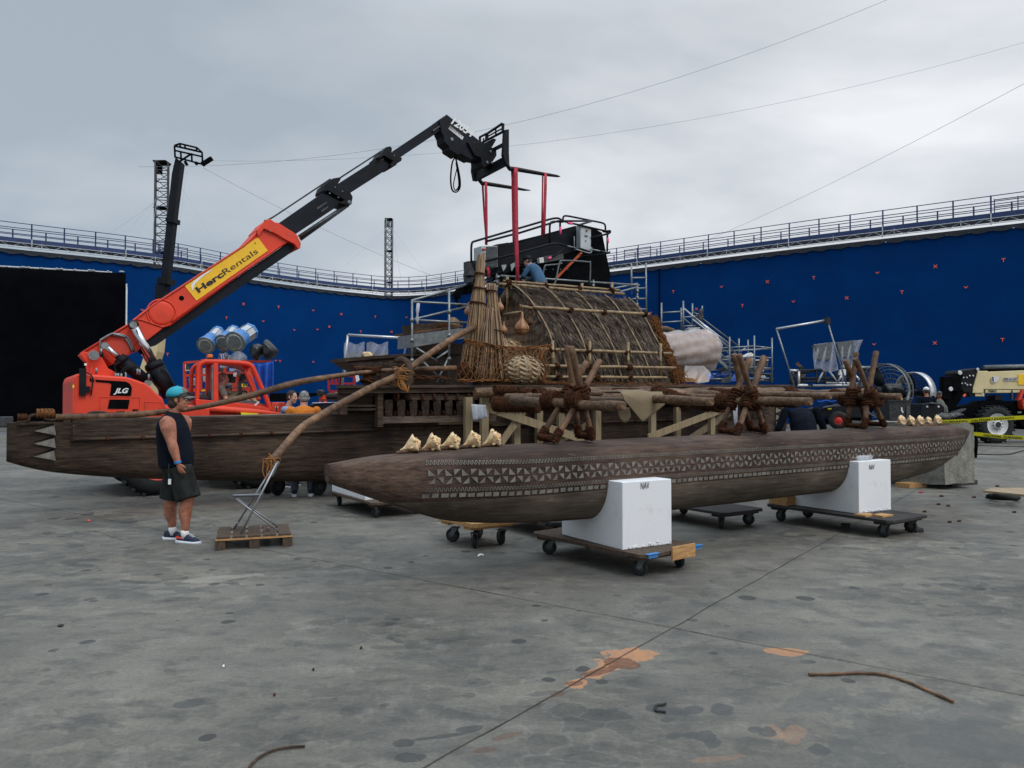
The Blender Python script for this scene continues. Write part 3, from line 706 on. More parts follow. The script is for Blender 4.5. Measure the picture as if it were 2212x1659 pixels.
while t < 7.35:
    w2 = .062+random.uniform(-.008,.006); L = lift(t); z0, z1 = .797+L, .833+L; j = lambda: random.uniform(-.003,.003)
    pb.add([onf(t, z0+j()), onf(t+w2, z0+j()), onf(t+w2+j(), z1+j()), onf(t+j(), z1+j())],[(0,1,2,3)]); t += .080
pb.build('carved_inlay', 'inlay', fl, fixn=False)
# ================================================================ the two big hulls
def hull(y0, x0, x1, name_label, zt, zb, hw, topmat='hull_top', strip=True, teeth=True):
    h = thing('canoe_hull', name_label, 'canoe hull', C((x0+x1)/2, y0), ROT, 'hulls of the voyaging canoe')
    S = [(0,1),(.90,1),(.985,.985),(1,.93),(1,.8),(.99,.55),(.93,.30),(.80,.13),(.55,.03),(0,0)]
    rings = []
    n = 90
    for i in range(n+1):
        x = x0+(x1-x0)*i/n; zt_, zb_, w_ = interp(x, zt), interp(x, zb), interp(x, hw)
        pr = [(a*w_, zb_+(zt_-zb_)*c) for a, c in S]
        rings.append([C(x, y0-a+.008*noise.noise(V((x, z*3,1))), z) for a, z in pr]+[C(x, y0+a, z) for a, z in pr[::-1]][1:-1])
    for _ in range(4): rings = [rings[0]]+[[(a+2*b_+c)/4 for a, b_, c in zip(rings[i-1], rings[i], rings[i+1])] for i in range(1, n)]+[rings[-1]]
    b = MB(); b.loft(rings); b.build('hull_body', 'hull_wood', h)
    # washstrake along the gunwale, a plank standing 3 cm proud
    b = MB(); n = 80; xa, xb = x0+.78, x1-.9; rr = []
    for i in range(n+1):
        x = xa+(xb-xa)*i/n; w_ = interp(x, hw); z1 = interp(x, zt)+.02; z0 = z1-.265-.02*noise.noise(V((x*.5,2,0))); a = y0-w_-.028
        rr.append([C(x, a, z0), C(x, a, z1-.012), C(x, a+.015, z1), C(x, y0, z1+.004), C(x, y0, z0)])
    b.loft(rr); b.sm = [False]*len(b.sm); b.build('gunwale_plank', topmat if topmat == 'x' else 'hull_wood', h)
    b = MB(); b.sheet(lambda i, k: C(xa+(xb-xa)*i, y0-(interp(xa+(xb-xa)*i, hw)+.012)+k*2*interp(xa+(xb-xa)*i, hw), interp(xa+(xb-xa)*i, zt)+.026+.004*noise.noise(V((i*60, k, 0)))),80,2)
    b.build('gunwale_cap', 'hull_top', h, thick=.008)
    if strip:
        b = MB(); x = xa-.02; k = 0; lb = MB(); pts = []
        while x < xb:
            z = interp(x, zt)-.262; pts.append(C(x, y0-interp(x, hw)-.045, z+.006*noise.noise(V((x, 0,0))))); x += .3
        b.path(pts, .022,8, wob=.1); b.build('batten', 'cleat_wood', h)
        x = xa
        while x < xb:
            lb = MB(); z = interp(x, zt)-.262; c = C(x, y0-interp(x, hw)-.042, z); lb.path([c-AX*.024, c+AX*.024],.034,7, wob=.3); lb.build('batten_lashing', 'coir', h); x += .46+.06*noise.noise(V((x*3,0,0)))
    if teeth:
        for xe, sg in ((x0+.32,1),(x1-.32,-1)):
            for k in range(3):
                zc = interp(xe, zt)-.125-k*.178; b = MB(); yy = y0-interp(xe+.2*sg, hw)-.012
                b.prism([C(xe, yy, zc), C(xe+.24*sg, yy-.03, zc+.075), C(xe+.26*sg, yy-.03, zc-.065)], AN*.02); b.build('tooth_inlay', 'inlay', h)
                b = MB(); b.prism([C(xe-.04*sg, yy-.004, zc+.01), C(xe+.23*sg, yy-.034, zc+.105), C(xe+.24*sg, yy-.034, zc+.085)], AN*.02); b.build('tooth_groove', 'matte_black', h)
    return h
HY = 6.65
ZT1 = [(-4.85,1.345),(-2,1.375),(1,1.42),(6,1.46),(12.2,1.52)]
ZB1 = [(-4.85,.80),(-4.7,.70),(-4.4,.63),(-3.5,.50),(-2.2,.38),(-.5,.26),(1,.22),(6,.22),(9,.3),(11,.55),(12.2,.8)]
HW1 = [(-4.85,.10),(-4.2,.20),(-3,.31),(-1,.42),(2,.46),(7,.46),(10,.36),(12.2,.12)]
hull(HY, -4.85,12.2, 'near long dark brown hull with three white teeth at its prow behind the capped man', ZT1, ZB1, HW1)
hull(9.7,-2.6,12.6, 'far hull of the canoe glimpsed in the dark under the deck', [(-2.6,1.34),(12.6,1.50)],[(-2.6,.8),(-1,.4),(2,.25),(9,.3),(12.6,.8)],[(-2.6,.1),(0,.4),(8,.45),(12.6,.12)], teeth=False)
# cleats, spar and ropes on the near hull
def onh(x, dy=0, dz=0): return C(x, HY-interp(x, HW1)+.10+dy, interp(x, ZT1)+.025+dz)
CLT = (((37,911),(60,908.5),(66,898.5),(92,897.5),(101,906),(137,909)),((153,908),(184,905),(193,893),(226,892),(239,902),(277,904)))
for k, lab in enumerate(('arched wooden cleat at the very prow of the near hull', 'arched wooden cleat behind the first one on the near hull')):
    b = MB(); P = [pl(u, v, 6.5) for u, v in CLT[k]]; b.path(cr(P, 3),.034,8, flat=.8, wob=.25); b.path([P[0]-V((0,0,.03)), P[-1]-V((0,0,.03))],.03,6)
    tag(b.build('deck_cleat', 'cleat_wood', loc=P[0]), lab, 'cleat', 'wooden cleats on the near hull')
for k, (u, v, lab) in enumerate(((47,902, 'small knot of brown coir at the prow tip'),(97,893, 'larger brown coir bundle inside the prow cleat'),(166,901, 'coir knot at the start of the second cleat'),(259,896, 'coir knot at the end of the second cleat'))):
    b = MB(); c = pl(u, v, 6.5)
    for q in range(5 if k != 1 else 9): b.ring(c+AX*(q*.022-(.04 if k != 1 else .09)), AX+V((0,.1*q, .2*(q % 2))),.042 if k != 1 else .055,.016,12,5)
    tag(b.build('coir_lashing', 'coir_rope' if k == 1 else 'coir', loc=c), lab, 'lashing', 'coir knots on the prow')
sp = [pl(u, v, 6.45) for u, v in ((120,901),(200,901),(290,896),(350,890))]
sp += [pl(u, v, 6.0) for u, v in ((400,885),(470,872),(540,855),(640,827),(730,812),(800,803),(860,799),(985,795))]
b = MB(); pts = cr(sp, 4); b.path(pts, [.044+.008*math.sin(i*.3) for i in range(len(pts))],9, wob=.12)
tag(b.build('long_spar', 'pole_wood', loc=sp[0]), 'long thin curving spar lying on the near hull and rising to the deck edge', 'spar')
# deck
DK = thing('canoe_deck', 'wide brown timber deck with lashed carved beams, carrying the thatched hut', 'deck', C(5,7.5,1.9), ROT)
def zdk(x): return 1.90+.012*(x+.4)
xL, xM, xR = -.40,2.30,11.35
b = MB(); rr = []
for i in range(41):
    x = xL+(xR-xL)*i/40; y = 5.80; xb_ = x+(toC(pl(745,834,9.9)).x-xL)*(1-i/40); rr.append([C(x, y, zdk(x)-.045), C(x, y, zdk(x)), C(xb_, 9.9, zdk(x)), C(xb_, 9.9, zdk(x)-.045)])
b.loft(rr); b.sm = [False]*len(b.sm); b.build('deck_boards', 'deck_wood', DK)
b = MB(); rr = []
for i in range(41):
    x = xL+.10+(xR-.1-xL)*i/40; z = zdk(x)-.05; rr.append([C(x, 5.86, z-.085), C(x, 5.86, z), C(x, 6.0, z), C(x, 6.0, z-.085)])
b.loft(rr); b.sm = [False]*len(b.sm); b.build('edge_fascia', 'deck_wood', DK)
b = MB(); b.box(C((xM+.2+xR)/2,5.95, zdk(6)-.26),(xR-xM-.3,.12,.15)); b.build('edge_beam', 'hull_wood', DK)
# lashed ornamental beam below the left part
b = MB(); b.box(C((.95+xM)/2+.2,5.97, zdk(1)-.205),(xM-.55,.10,.10)); b.build('upper_rail', 'deck_wood', DK)
b = MB(); b.box(C(1.3,6.35,1.56),(2.9,.04,.55)); b.build('backing_board', 'matte_black', DK)
b = MB(); b.box(C(1.6,6.00, zdk(1)-.60),(2.35,.12,.115)); b.build('lower_rail', 'hull_top', DK)
for i in range(9):
    x = .62+i*.235
    b = MB(); b.lathe(C(x, 5.99, zdk(1)-.54),(0,0,1),[(0,.075),(.16,.088),(.20,.095),(.285,.085)],4, False); b.build('baluster', 'hull_wood', DK)
    b = MB()
    for q in range(3): b.ring(C(x+.11+q*.012,5.95, zdk(1)-.20+.003*q), AX, .075,.013,12,5)
    b.ring(C(x+.10,5.98, zdk(1)-.50), AX, .05,.012,10,5)
    b.build('beam_lashing', 'coir', DK)
for k, (x, wd, z0, z1) in enumerate(((xL+.18,.12,1.42,1.80),(.43,.10,1.20,1.80),(xM+.28,.16,1.35,1.80))):
    b = MB(); b.box(C(x, 5.98,(z0+z1)/2),(wd, .14, z1-z0)); b.build('end_post', 'deck_wood', DK)
b = MB()
for z in (1.50,1.56,1.74): b.box(C(.10,6.02, z),(.55,.10,.035))
b.box(C(.12,6.12,1.62),(.5,.04,.32)); b.build('side_panel', 'hull_wood', DK)
b = MB()
for x in (1,3.2,5.4,7.6,9.8): b.log(C(x, 5.95,1.72), C(x, 10,1.74),.08, seed=x)
b.build('cross_beam', 'hull_wood', DK)
# pale timber supports under the deck
TS = [(1004,1018,5.8),(1037,1054,5.7),(1115,1131,6.0),(1258,1272,5.7),(1310,1322,6.1),(1430,1444,5.8),(1504,1518,6.0),(1558,1572,5.8)]
tf = thing('timber_trestle', 'pale new two-by-four trestle propping the deck from below', 'trestle', C(4,5.8), ROT)
posts = []
for u0, u1, y in ((1011,0,5.75),(1046,0,5.55),(1131-16,0,5.9),(1164,0,6.0),(1211,0,5.75),(1409,0,5.7),(1463,0,5.9),(1537,0,5.7),(1290,0,5.9)):
    x = toC(pl(u0,900, y)).x; b = MB(); b.box(C(x, y, .86),(.14,.09,1.70)); b.build('post', 'pine', tf)
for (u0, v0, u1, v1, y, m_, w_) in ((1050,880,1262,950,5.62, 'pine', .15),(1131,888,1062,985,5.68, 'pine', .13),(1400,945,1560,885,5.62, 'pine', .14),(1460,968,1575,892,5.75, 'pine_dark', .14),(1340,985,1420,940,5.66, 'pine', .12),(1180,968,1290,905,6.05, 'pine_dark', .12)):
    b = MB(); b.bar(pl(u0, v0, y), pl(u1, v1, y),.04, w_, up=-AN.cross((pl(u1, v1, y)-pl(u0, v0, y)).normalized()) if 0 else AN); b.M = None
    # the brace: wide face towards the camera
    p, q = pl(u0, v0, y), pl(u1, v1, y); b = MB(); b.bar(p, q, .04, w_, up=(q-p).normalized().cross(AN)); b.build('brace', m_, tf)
b = MB(); b.box(C(1.9,6.05,1.26),(.55,.05,.09)); b.build('ledger', 'pine', tf)
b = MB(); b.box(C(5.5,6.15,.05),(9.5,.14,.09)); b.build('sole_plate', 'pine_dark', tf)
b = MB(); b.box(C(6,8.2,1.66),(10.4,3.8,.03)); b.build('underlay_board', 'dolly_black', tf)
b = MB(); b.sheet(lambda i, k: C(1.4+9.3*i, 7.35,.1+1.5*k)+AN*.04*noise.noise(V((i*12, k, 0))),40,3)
b.build('shade_sheet', 'matte_black', tf, thick=.02)  # black sheet added to stand for the deep shade under the deck
def cloth(name, quad, y, mat_, label, cat, wob=.03, group=None):
    (a, b_, c, d) = [pl(u, v, y) for u, v in quad]; m = MB()
    m.sheet(lambda i, k: (a.lerp(b_, i)).lerp(d.lerp(c, i), k)+AN*(wob*math.sin(i*15+k*2)*(.3+k)),16,8)
    return tag(m.build(name, mat_, loc=(a+b_)/2, thick=.006), label, cat, group)
cloth('white_rag', ((1018,873),(1050,875),(1051,902),(1024,908)),5.3, 'white_cloth', 'small white rag hanging from the deck edge over the trestle', 'rag')
cloth('paper_strip', ((1582,868),(1594,868),(1592,915),(1587,918)),4.6, 'white_cloth', 'narrow white cloth strip hanging behind the middle pole bundle', 'rag', .01)
# folding spar bundle etc: booms (across), stringers (along)
def coil(name, p, q, r, turns, label, th=.022, mat_='coir', group='coir lashings on the booms', cross=0, seed=0):
    """rope wound round something from p to q"""
    turns *= 1.75; th *= .60; p, q = V(p), V(q); X = (q-p).normalized(); u = X.orthogonal().normalized(); w_ = X.cross(u); b = MB(); n = int(turns*9)
    for s in range(2 if cross else 1):
        pts = []
        for i in range(n+1):
            t = i/n; a = turns*2*math.pi*t*(1 if s == 0 else -.45); rr = r*(1+.16*noise.noise(V((i*.23, seed, s*5))))+s*th*.7
            c = p.lerp(q, t if s == 0 else 1-t)+X*.012*noise.noise(V((i*.4, seed, 9)))
            pts.append(c+u*math.cos(a)*rr+w_*math.sin(a)*rr)
        b.path(pts, [th*(1+.25*noise.noise(V((i*.6, seed, 2)))) for i in range(n+1)],5)
    b.path([p, p.lerp(q, .5), q],[r*.92, r*.97, r*.92],8)
    # stray fibres
    rnd = random.Random(int(seed*10)+3)
    for _ in range(int(20*turns)):
        t = rnd.random(); a = rnd.random()*6.28; c = p.lerp(q, t)+(u*math.cos(a)+w_*math.sin(a))*(r+th*.8)
        d = (u*math.cos(a)+w_*math.sin(a))*.5+V([rnd.uniform(-1,1) for _ in range(3)])*.8-V((0,0,.5)); d.normalize()
        b.path([c, c+d*min(.04, r*.5)*rnd.uniform(.3,1)],.0018,3, cap=False)
    return tag(b.build(name, mat_, loc=p), label, 'lashing', group)
# booms: name, x, y near end, z near, z far, y far, r, label
BOOMS = [(-.16,-.84,1.60,1.655,1.0,.047, 'boom pole through the nearest crossed poles, its round end pointing right'),
         (2.51,-.93,1.635,1.74,5.3,.047, 'boom pole through the middle crossed poles, longest end pointing right'),
         (5.09,-.50,1.70,1.78,4.2,.047, 'boom pole through the farthest crossed poles'),
         (1.0,-.86,1.635,1.70,2.9,.044, 'boom pole ending between the burlap sack and the middle crossed poles'),
         (3.07,-.80,1.70,1.74,3.0,.042, 'boom pole ending between the middle and farthest crossed poles')]
for i, (x, y0, z0, z1, y1, r, lab) in enumerate(BOOMS):
    b = MB(); b.log(C(x, y0, z0), C(x, y1, z1), r, r*1.15,12,.03,22,.10, i+1)
    tag(b.build('boom_pole', 'log_wood', loc=C(x, y0, z0)), lab, 'pole', 'booms between float and canoe')
STR = [(5.35,1025,848,1690,845,.088, 'thick stringer pole lying farthest back beside the deck edge'),
       (4.1,1240,850,1745,848,.062, 'knobbly stringer pole second from the deck edge'),
       (2.7,1195,855,1890,846,.060, 'front stringer pole running behind the burlap sack'),
       (1.7,1190,853,1300,850,.04, 'short stub of pole beside the nearest crossed poles')]
for i, (y, u0, v0, u1, v1, r, lab) in enumerate(STR):
    b = MB(); p, q = pl(u0, v0, y), pl(u1, v1, y); b.log(p, q, r, r*1.1,12,.05,46,.16, i+11)
    tag(b.build('stringer_pole', 'log_wood', loc=p), lab, 'pole', 'stringer poles along the booms')
# thick dark wrapped section and lashings
coil('coir_lashing', pl(1070,874,4.4), pl(1165,874,3.6),.12,16, 'long coir-wrapped length under the left end of the poles', .024, seed=1)
coil('coir_lashing', pl(1180,872,2.6), pl(1232,872,1.6),.11,10, 'coir-wrapped length just left of the nearest crossed poles', .024, seed=2)
coil('coir_lashing', pl(1068,842,4.8), pl(1112,845,4.8),.075,7, 'coir lashing on the deck edge above the left log ends', .02, seed=3)
coil('coir_lashing', pl(1120,845,4.6), pl(1150,847,4.6),.06,5, 'small coir lashing left of the nearest crossed poles', .018, seed=4)
coil('coir_lashing', pl(1155,852,2.8), pl(1178,850,2.8),.08,4, 'coir lashing on the front stringer by the nearest crossed poles', .02, seed=5)
coil('coir_lashing', pl(1325,846,4.4), pl(1382,846,4.4),.06,8, 'low coir lashing left of the burlap sack', .02, seed=6)
coil('coir_lashing', pl(1418,845,2.7), pl(1468,866,1.2),.085,8, 'big coir lashing right of the burlap sack', .026, cross=1, seed=7)
coil('coir_lashing', pl(1472,858,.9), pl(1485,880,.9),.075,5, 'coir binding on the boom right of the burlap sack', .022, seed=8)
coil('coir_lashing', pl(1535,848,3.2), pl(1572,852,2.4),.08,7, 'coir lashing left of the middle crossed poles', .022, seed=9)
coil('coir_lashing', pl(1520,870,2.4), pl(1560,872,1.4),.12,7, 'dark coir wrap low at the left of the middle crossed poles', .024, seed=10)
coil('coir_lashing', pl(1706,845,2.2), pl(1728,862,1.2),.08,6, 'coir lashing between middle and farthest crossed poles', .024, cross=1, seed=11)
coil('coir_lashing', pl(1738,858,.8), pl(1755,858,.6),.06,5, 'coir binding on the boom before the farthest crossed poles', .02, seed=12)
coil('coir_lashing', pl(1655,866,2.4), pl(1720,868,1.6),.09,9, 'dark coir wrap below the poles right of the middle crossed poles', .022, seed=13)
coil('coir_lashing', pl(1800,850,2.6), pl(1835,862,1.4),.09,6, 'coir wrap at the left of the farthest crossed poles', .022, seed=14)
# ================================================================ crossed pole bundles on the float
TRI = [('nearest crossed pole stand, lashed with dark coir on the float', -.16,(1240,858),1,[((1164,955),(1268,780)),((1195,960),(1296,776)),((1251,951),(1224,744)),((1280,956),(1233,746))]),
       ('middle crossed pole stand on the float', 2.51,(1610,862),1,[((1555,939),(1620,772)),((1590,944),(1651,768)),((1622,935),(1585,762)),((1654,940),(1596,763))]),
       ('farthest crossed pole stand on the float', 5.09,(1868,858),1,[((1829,928),(1850,759)),((1866,930),(1893,757)),((1875,924),(1826,775)),((1912,926),(1847,772))])]
ys = (.17,-.15,.15,-.17)
for k, (lab, tx, (lu, lv), s_, ps) in enumerate(TRI):
    T = thing('crossed_pole_stand', lab, 'pole stand', C(tx, 0,1.23), ROT, 'crossed pole stands on the float')
    mids = []
    for i, (f_, t_) in enumerate(ps):
        y = ys[i]; p = pl(f_[0], f_[1]-4, y); q = pl(t_[0], t_[1]+2, y*.55 if i < 2 else y*.9); r = .028 if k == 0 else .031
        b = MB(); b.log(p, q, r, r*1.22,11,.012,14,.12, k*5+i); b.build('pole', 'pole_wood', T)
        m_ = p.lerp(q, (p-q).length and .5); mids.append((p, q))
        w0 = p+(q-p).normalized()*.02; w1 = p+(q-p).normalized()*.15
        o = coil('foot_binding', w0, w1,.037,6, '', .013, seed=k*4+i+20); 
        for key in ('label', 'category', 'group'): del o[key]
        o.parent = T; o.matrix_parent_inverse = Matrix(); o.matrix_local = WM[T].inverted() @ WM[o]
    # feet tied in pairs
    for a, c in ((0,1),(2,3)):
        p, q = mids[a][0], mids[c][0]; o = coil('foot_tie', p+V((0,0,.035)), q+V((0,0,.035)),.026,9, '', .013, seed=k*9+a+40)
        for key in ('label', 'category', 'group'): del o[key]
        o.parent = T; o.matrix_local = WM[T].inverted() @ WM[o]
    # central lashing: coils round each pole and the boom
    zc = pl(lu, lv, 0).z
    for i, (p, q) in enumerate(mids):
        t = (zc-p.z)/(q.z-p.z); c = p.lerp(q, t); X = (q-p).normalized()
        o = coil('lashing', c-X*.125, c+X*.125,.058,8, '', .018, cross=1, seed=k*6+i+60)
        for key in ('label', 'category', 'group'): del o[key]
        o.parent = T; o.matrix_local = WM[T].inverted() @ WM[o]
    for yy, rr in ((.30,.080),(-.11,.080)):
        c = C(tx+.02, yy, zc-.03); o = coil('boom_lashing', c-AN*.10, c+AN*.09, rr, 7, '', .022, cross=1, seed=k*6+80+yy)
        for key in ('label', 'category', 'group'): del o[key]
        o.parent = T; o.matrix_local = WM[T].inverted() @ WM[o]
# burlap sack over the stringer
bs = MB()
def sack(i, k):
    u0 = 1340+90*i; top = pl(u0,847+3*math.sin(i*9),.02)
    if k < .15: return top+AN*(.30*(.15-k)/.15)+V((0,0,.008))
    kk = (k-.15)/.85
    # hem runs from lower left point to right corner
    vb = 846+(18+ (i/.45*48 if i < .45 else 48-(i-.45)/.55*38))
    ub = u0+8*kk*(1-i)+6*kk*i
    return pl(ub, 846+(vb-846)*kk, .02-.06*math.sin(min(1, kk*3)*1.57)-.02*math.sin(i*11+kk*2)*kk)
bs.sheet(sack, 22,16); tag(bs.build('burlap_sack', 'burlap', loc=pl(1385,900,0), thick=.012), 'tan burlap sack draped over the front stringer pole', 'sack')
b = MB()
b.sheet(lambda i, k: pl(1333+26*i+4*k, 880+(30*math.sin((i*.8+.2)*2.6)+4)*k, 2.9),6,5); tag(b.build('burlap_scrap', 'burlap', thick=.01), 'small burlap corner hanging below the boom left of the sack', 'sack')
# ================================================================ conch shells
def shell(name, label, loc, rot, sc_, seed, group):
    rnd = random.Random(seed); b = MB(); n = 26
    prof = [(-.098,.003,0),(-.085,.006,0),(-.068,.010,0),(-.050,.017,.001),(-.032,.028,.003),(-.012,.041,.005),(.006,.052,.006),(.022,.060,.006),(.034,.061,.005),(.040,.054,.004),(.046,.044,.003),(.052,.040,.002),(.057,.031,.001),(.063,.027,0),(.068,.018,0),(.078,.003,0)]
    vs = []
    for a, r, dz in prof:
        for k in range(n):
            an = 2*math.pi*k/n; rr = r*(1+.045*math.sin(an*6+a*70+seed))
            if .012 < a < .045: rr *= 1+.22*max(0, math.cos(an*4.5+.5))**4
            if -.07 < a < .04: rr *= 1+.30*max(0, math.cos(an-4.4))**3
            vs.append(V((a+rnd.uniform(-.0015,.0015), math.cos(an)*rr*.95, dz+math.sin(an)*rr)))
    m = len(prof); b.add(vs, [(i*n+k, i*n+(k+1) % n, (i+1)*n+(k+1) % n, (i+1)*n+k) for i in range(m-1) for k in range(n)], True)
    for k in range(9):
        an = .5+k*2*math.pi/9+rnd.uniform(-.15,.15); d = V((.55, math.cos(an), math.sin(an))).normalized(); c = V((.030, math.cos(an)*.050,.005+math.sin(an)*.052)); L = rnd.uniform(.016,.027)
        b.lathe(c, d, [(0,.016),(L*.5,.009),(L, .0015)],7)
    for k in range(7):
        an = k*.9+.5; b.lathe(V((.050, math.cos(an)*.036, math.sin(an)*.036)), V((.9, math.cos(an), math.sin(an))),[(0,.009),(.013,.0015)],5)
    for k in range(3): b.ball(V((-.01+.02*k, -.035,-.030)),(.022,.012,.012),7,5)
    R_ = Matrix.Translation(V(loc)+V((0,0,.050*sc_))) @ Matrix.Rotation(rot, 4, 'Z') @ Matrix.Rotation(R(-24+rnd.uniform(-5,5)),4, 'Y') @ Matrix.Rotation(rnd.uniform(-.5,.5),4, 'X') @ Matrix.Diagonal((sc_, sc_, sc_, 1))
    b.v = [R_ @ p for p in b.v]
    return tag(b.build(name, 'shell', loc=loc, rot=rot), label, 'seashell', group)
labs = ['spiny cream seashell at the left tip of the row by the float prow', 'spiny cream seashell second from the float prow', 'spiny cream seashell in the middle of the row near the float prow', 'spiny cream seashell with a peach blush, fourth from the float prow', 'spiny cream seashell fifth from the float prow, nearest the crossed poles']
rod = MB(); p0_, p1_ = pl(856,978,0), pl(1085,965,0); p0_.z = interp(toC(p0_).x, FZT)+.012; p1_.z = interp(toC(p1_).x, FZT)+.012
rod.log(p0_, p1_, .016, seed=4, bend=.004); tag(rod.build('shell_rod', 'pole_wood', loc=p0_), 'thin wooden rod under the row of shells near the float prow', 'rod')
for i, (u, v) in enumerate(((889,975),(933,971),(975,968),(1020,964),(1064,962))):
    p = pl(u, v, 0); p.z = interp(toC(p).x, FZT)+.010; shell('conch_shell', labs[i], p, .12+(.1,-.05,0,.1,.05)[i],1.12+(.0,.02,.03,.03,.03)[i], i, 'five shells in a row near the float prow')
labs2 = ['pale spiky seashell first from the left on the far end board of the float', 'pale spiky seashell second from the left on the float end board', 'pale spiky seashell third on the float end board', 'palest, smallest spiky seashell fourth on the float end board', 'pale spiky seashell last on the float end board next to the yellow tape']
bd = MB(); bd.box(C(6.72,-.02, interp(6.7, FZT)+.014),(1.05,.09,.024)); tag(bd.build('shell_board', 'pole_wood', loc=C(6.7,0,1.28)), 'thin board under the shells at the far end of the float', 'board')
for i, u in enumerate((1946,1966,1986,2004,2024)):
    p = pl(u, 915,-.02); p.z = 1.298; shell('conch_shell', labs2[i], p, -1.15+.2*(i % 2),(1.05,1.0,.98,.85,1.0)[i], i+9, 'five shells on the far end of the float')
# ================================================================ foam cradles on dollies
def caster(T, c, yaw, r=.078):
    X = V((math.cos(yaw), math.sin(yaw),0)); Y = V((-X.y, X.x, 0)); Z = V((0,0,1)); c = V((c.x, c.y, r))
    ob = MB(); ob.lathe(c-Y*.022, Y, [(0, r*.8),(.004, r*.97),(.012, r),(.032, r),(.040, r*.97),(.044, r*.8)],20); w_ = ob.build('wheel', 'rubber', T)
    ob = MB(); ob.lathe(c-Y*.026, Y, [(0,.02),(.004, r*.55),(.048, r*.55),(.052,.02)],14); ob.build('hub', 'dark_grey', w_)
    ob = MB()
    for s in (-1,1): ob.prism([c+Y*(.032*s)+X*.018-Z*.01, c+Y*(.032*s)-X*.018-Z*.01, c+Y*(.032*s)-X*.075+Z*(r+.005), c+Y*(.032*s)-X*.0+Z*(r+.005)], Y*.004)
    ob.box(c-X*.035+Z*(r+.008),(.10,.085,.008), X, Y, Z); ob.lathe(c-Y*.04, Y, [(0,.008),(.08,.008)],8); ob.build('fork_bracket', 'galv_dark', T)
def dolly(cx_, cy_, rot, L, W_, z, label, mt='dolly_wood', yaws=(0,.5,2,1), th=.035, rnd_=False):
    o = C(cx_, cy_); X = V((math.cos(rot), math.sin(rot),0)); Y = V((-X.y, X.x, 0)); Z = V((0,0,1))
    T = thing('furniture_dolly', label, 'dolly', V((o.x, o.y, 0)), rot, 'wheeled dollies under the canoe')
    b = MB(); c = .06; hw, hl = W_/2, L/2
    b.prism([o+X*a+Y*d+Z*(z-th) for a, d in ((-hw+c, -hl),(hw-c, -hl),(hw, -hl+c),(hw, hl-c),(hw-c, hl),(-hw+c, hl),(-hw, hl-c),(-hw, -hl+c))], Z*th); b.build('deck_plank', mt, T, bevel=.004)
    for s in (-1,1):
        b = MB(); b.box(o+Y*(s*(hl-.16))+Z*(z-th-.018),(W_*.92,.16,.034), X, Y, Z); b.build('cross_block', mt, T)
    k = 0
    for s in (-1,1):
        for q in (-1,1): caster(T, o+Y*(s*(hl-.17))+X*(q*(hw-.13)), rot+yaws[k], r=min(.082,(z-th-.035)/2-.002)); k += 1
    return T
def cradle(corner, X, Yd, wid, ln, z0, z1, label, low=.20):
    X = V(X).normalized(); Yd = V(Yd).normalized(); T = thing('foam_cradle', label, 'foam block', V((corner.x, corner.y, z0)), math.atan2(X.y, X.x), 'white foam cradle blocks')
    prof = [(0, z0),(0, z1),(.235, z1)]
    # hollow following the float's underside
    for k in range(9):
        t = k/8; s = .245+.30*(t**1.35); z = z1-.02-(z1-.02-(z0+low+.05))*math.sin(t*1.45)/math.sin(1.45); prof.append((s, z))
    prof += [(ln*.8, z0+low+.012),(ln, z0+low),(ln, z0)]
    b = MB(); base = [corner+Yd*s+V((0,0, z-corner.z)) for s, z in prof]; base = [V((p.x, p.y, z)) for p, (s, z) in zip(base, prof)]
    b.prism(base, X*wid); b.build('block', 'foam', T, bevel=.006)
    ch = MB(); rn = random.Random(int(corner.x*100))
    for _ in range(26):
        p = corner+X*rn.uniform(0, wid)*1+Yd*(-.003); ch.ball(V((p.x, p.y, z0+.012+rn.random()*.035*rn.random())),(rn.uniform(.008,.02),.006, rn.uniform(.005,.014)),5,4, jit=.5)
    ch.build('crumbled_edge', 'foam', T)
    return T
c1 = pZ(1345,1189,.23); c1b = pZ(1451,1175,.23); c1l = pZ(1214,1156,.23)
FX = (c1b-c1).normalized(); FYd = V((-FX.y, FX.x, 0))
K1 = cradle(c1, FX, FYd, (c1b-c1).length, 1.0,.232,.872, 'near white foam cradle block with NAV in black letters')
text('handwritten_nav', 'NAV', 'ink', K1, c1+FX*.225-FYd*.001+V((0,0,.515+.05)), FX, (0,0,1),.095, bold=-.012, fit=.105)
c2 = pZ(1856,1110.7,.23); c2b = pZ(1925,1101.6,.23); GX = (c2b-c2).normalized(); GY = V((-GX.y, GX.x, 0))
K2 = cradle(c2, GX, GY, (c2b-c2).length, 1.05,.232,.883, 'far white foam cradle block with NAV and chipped lower edge')
text('handwritten_nav', 'NAV', 'ink', K2, c2+GX*.215-GY*.001+V((0,0,.545)), GX, (0,0,1),.09, bold=-.012, fit=.11)
for k_, u in enumerate((1878,1892)):
    p = pZ(u, 994,.885); p = c2+GX*(.20+.17*k_)+GY*.10; z = .883+.035; b = MB(); D = (GX*.9+GY*(.35 if k_ else -.2)).normalized()
    b.lathe(V((p.x, p.y, z)), D, [(-.09,.012),(-.085,.014),(-.07,.016),(-.05,.032),(0,.033),(.01,.030),(.02,.033),(.09,.033),(.10,.022)],12)
    tag(b.build('water_bottle', 'clear', loc=(p.x, p.y, .884)),('clear plastic water bottle lying on the far foam block, left one', 'clear plastic water bottle lying on the far foam block, right one')[k_], 'bottle', 'bottles on the far foam block')
rotn = ROT+.12
q = (pZ(1170.6,1144,.23)+pZ(1493,1183,.23))/2; lc = toC(q)
D1 = dolly(lc.x, lc.y, math.atan2(.54,.67),1.62,.84,.23, 'worn brown dolly under the near foam block with blue tape', yaws=(1.9,1.2,2.2,.8))
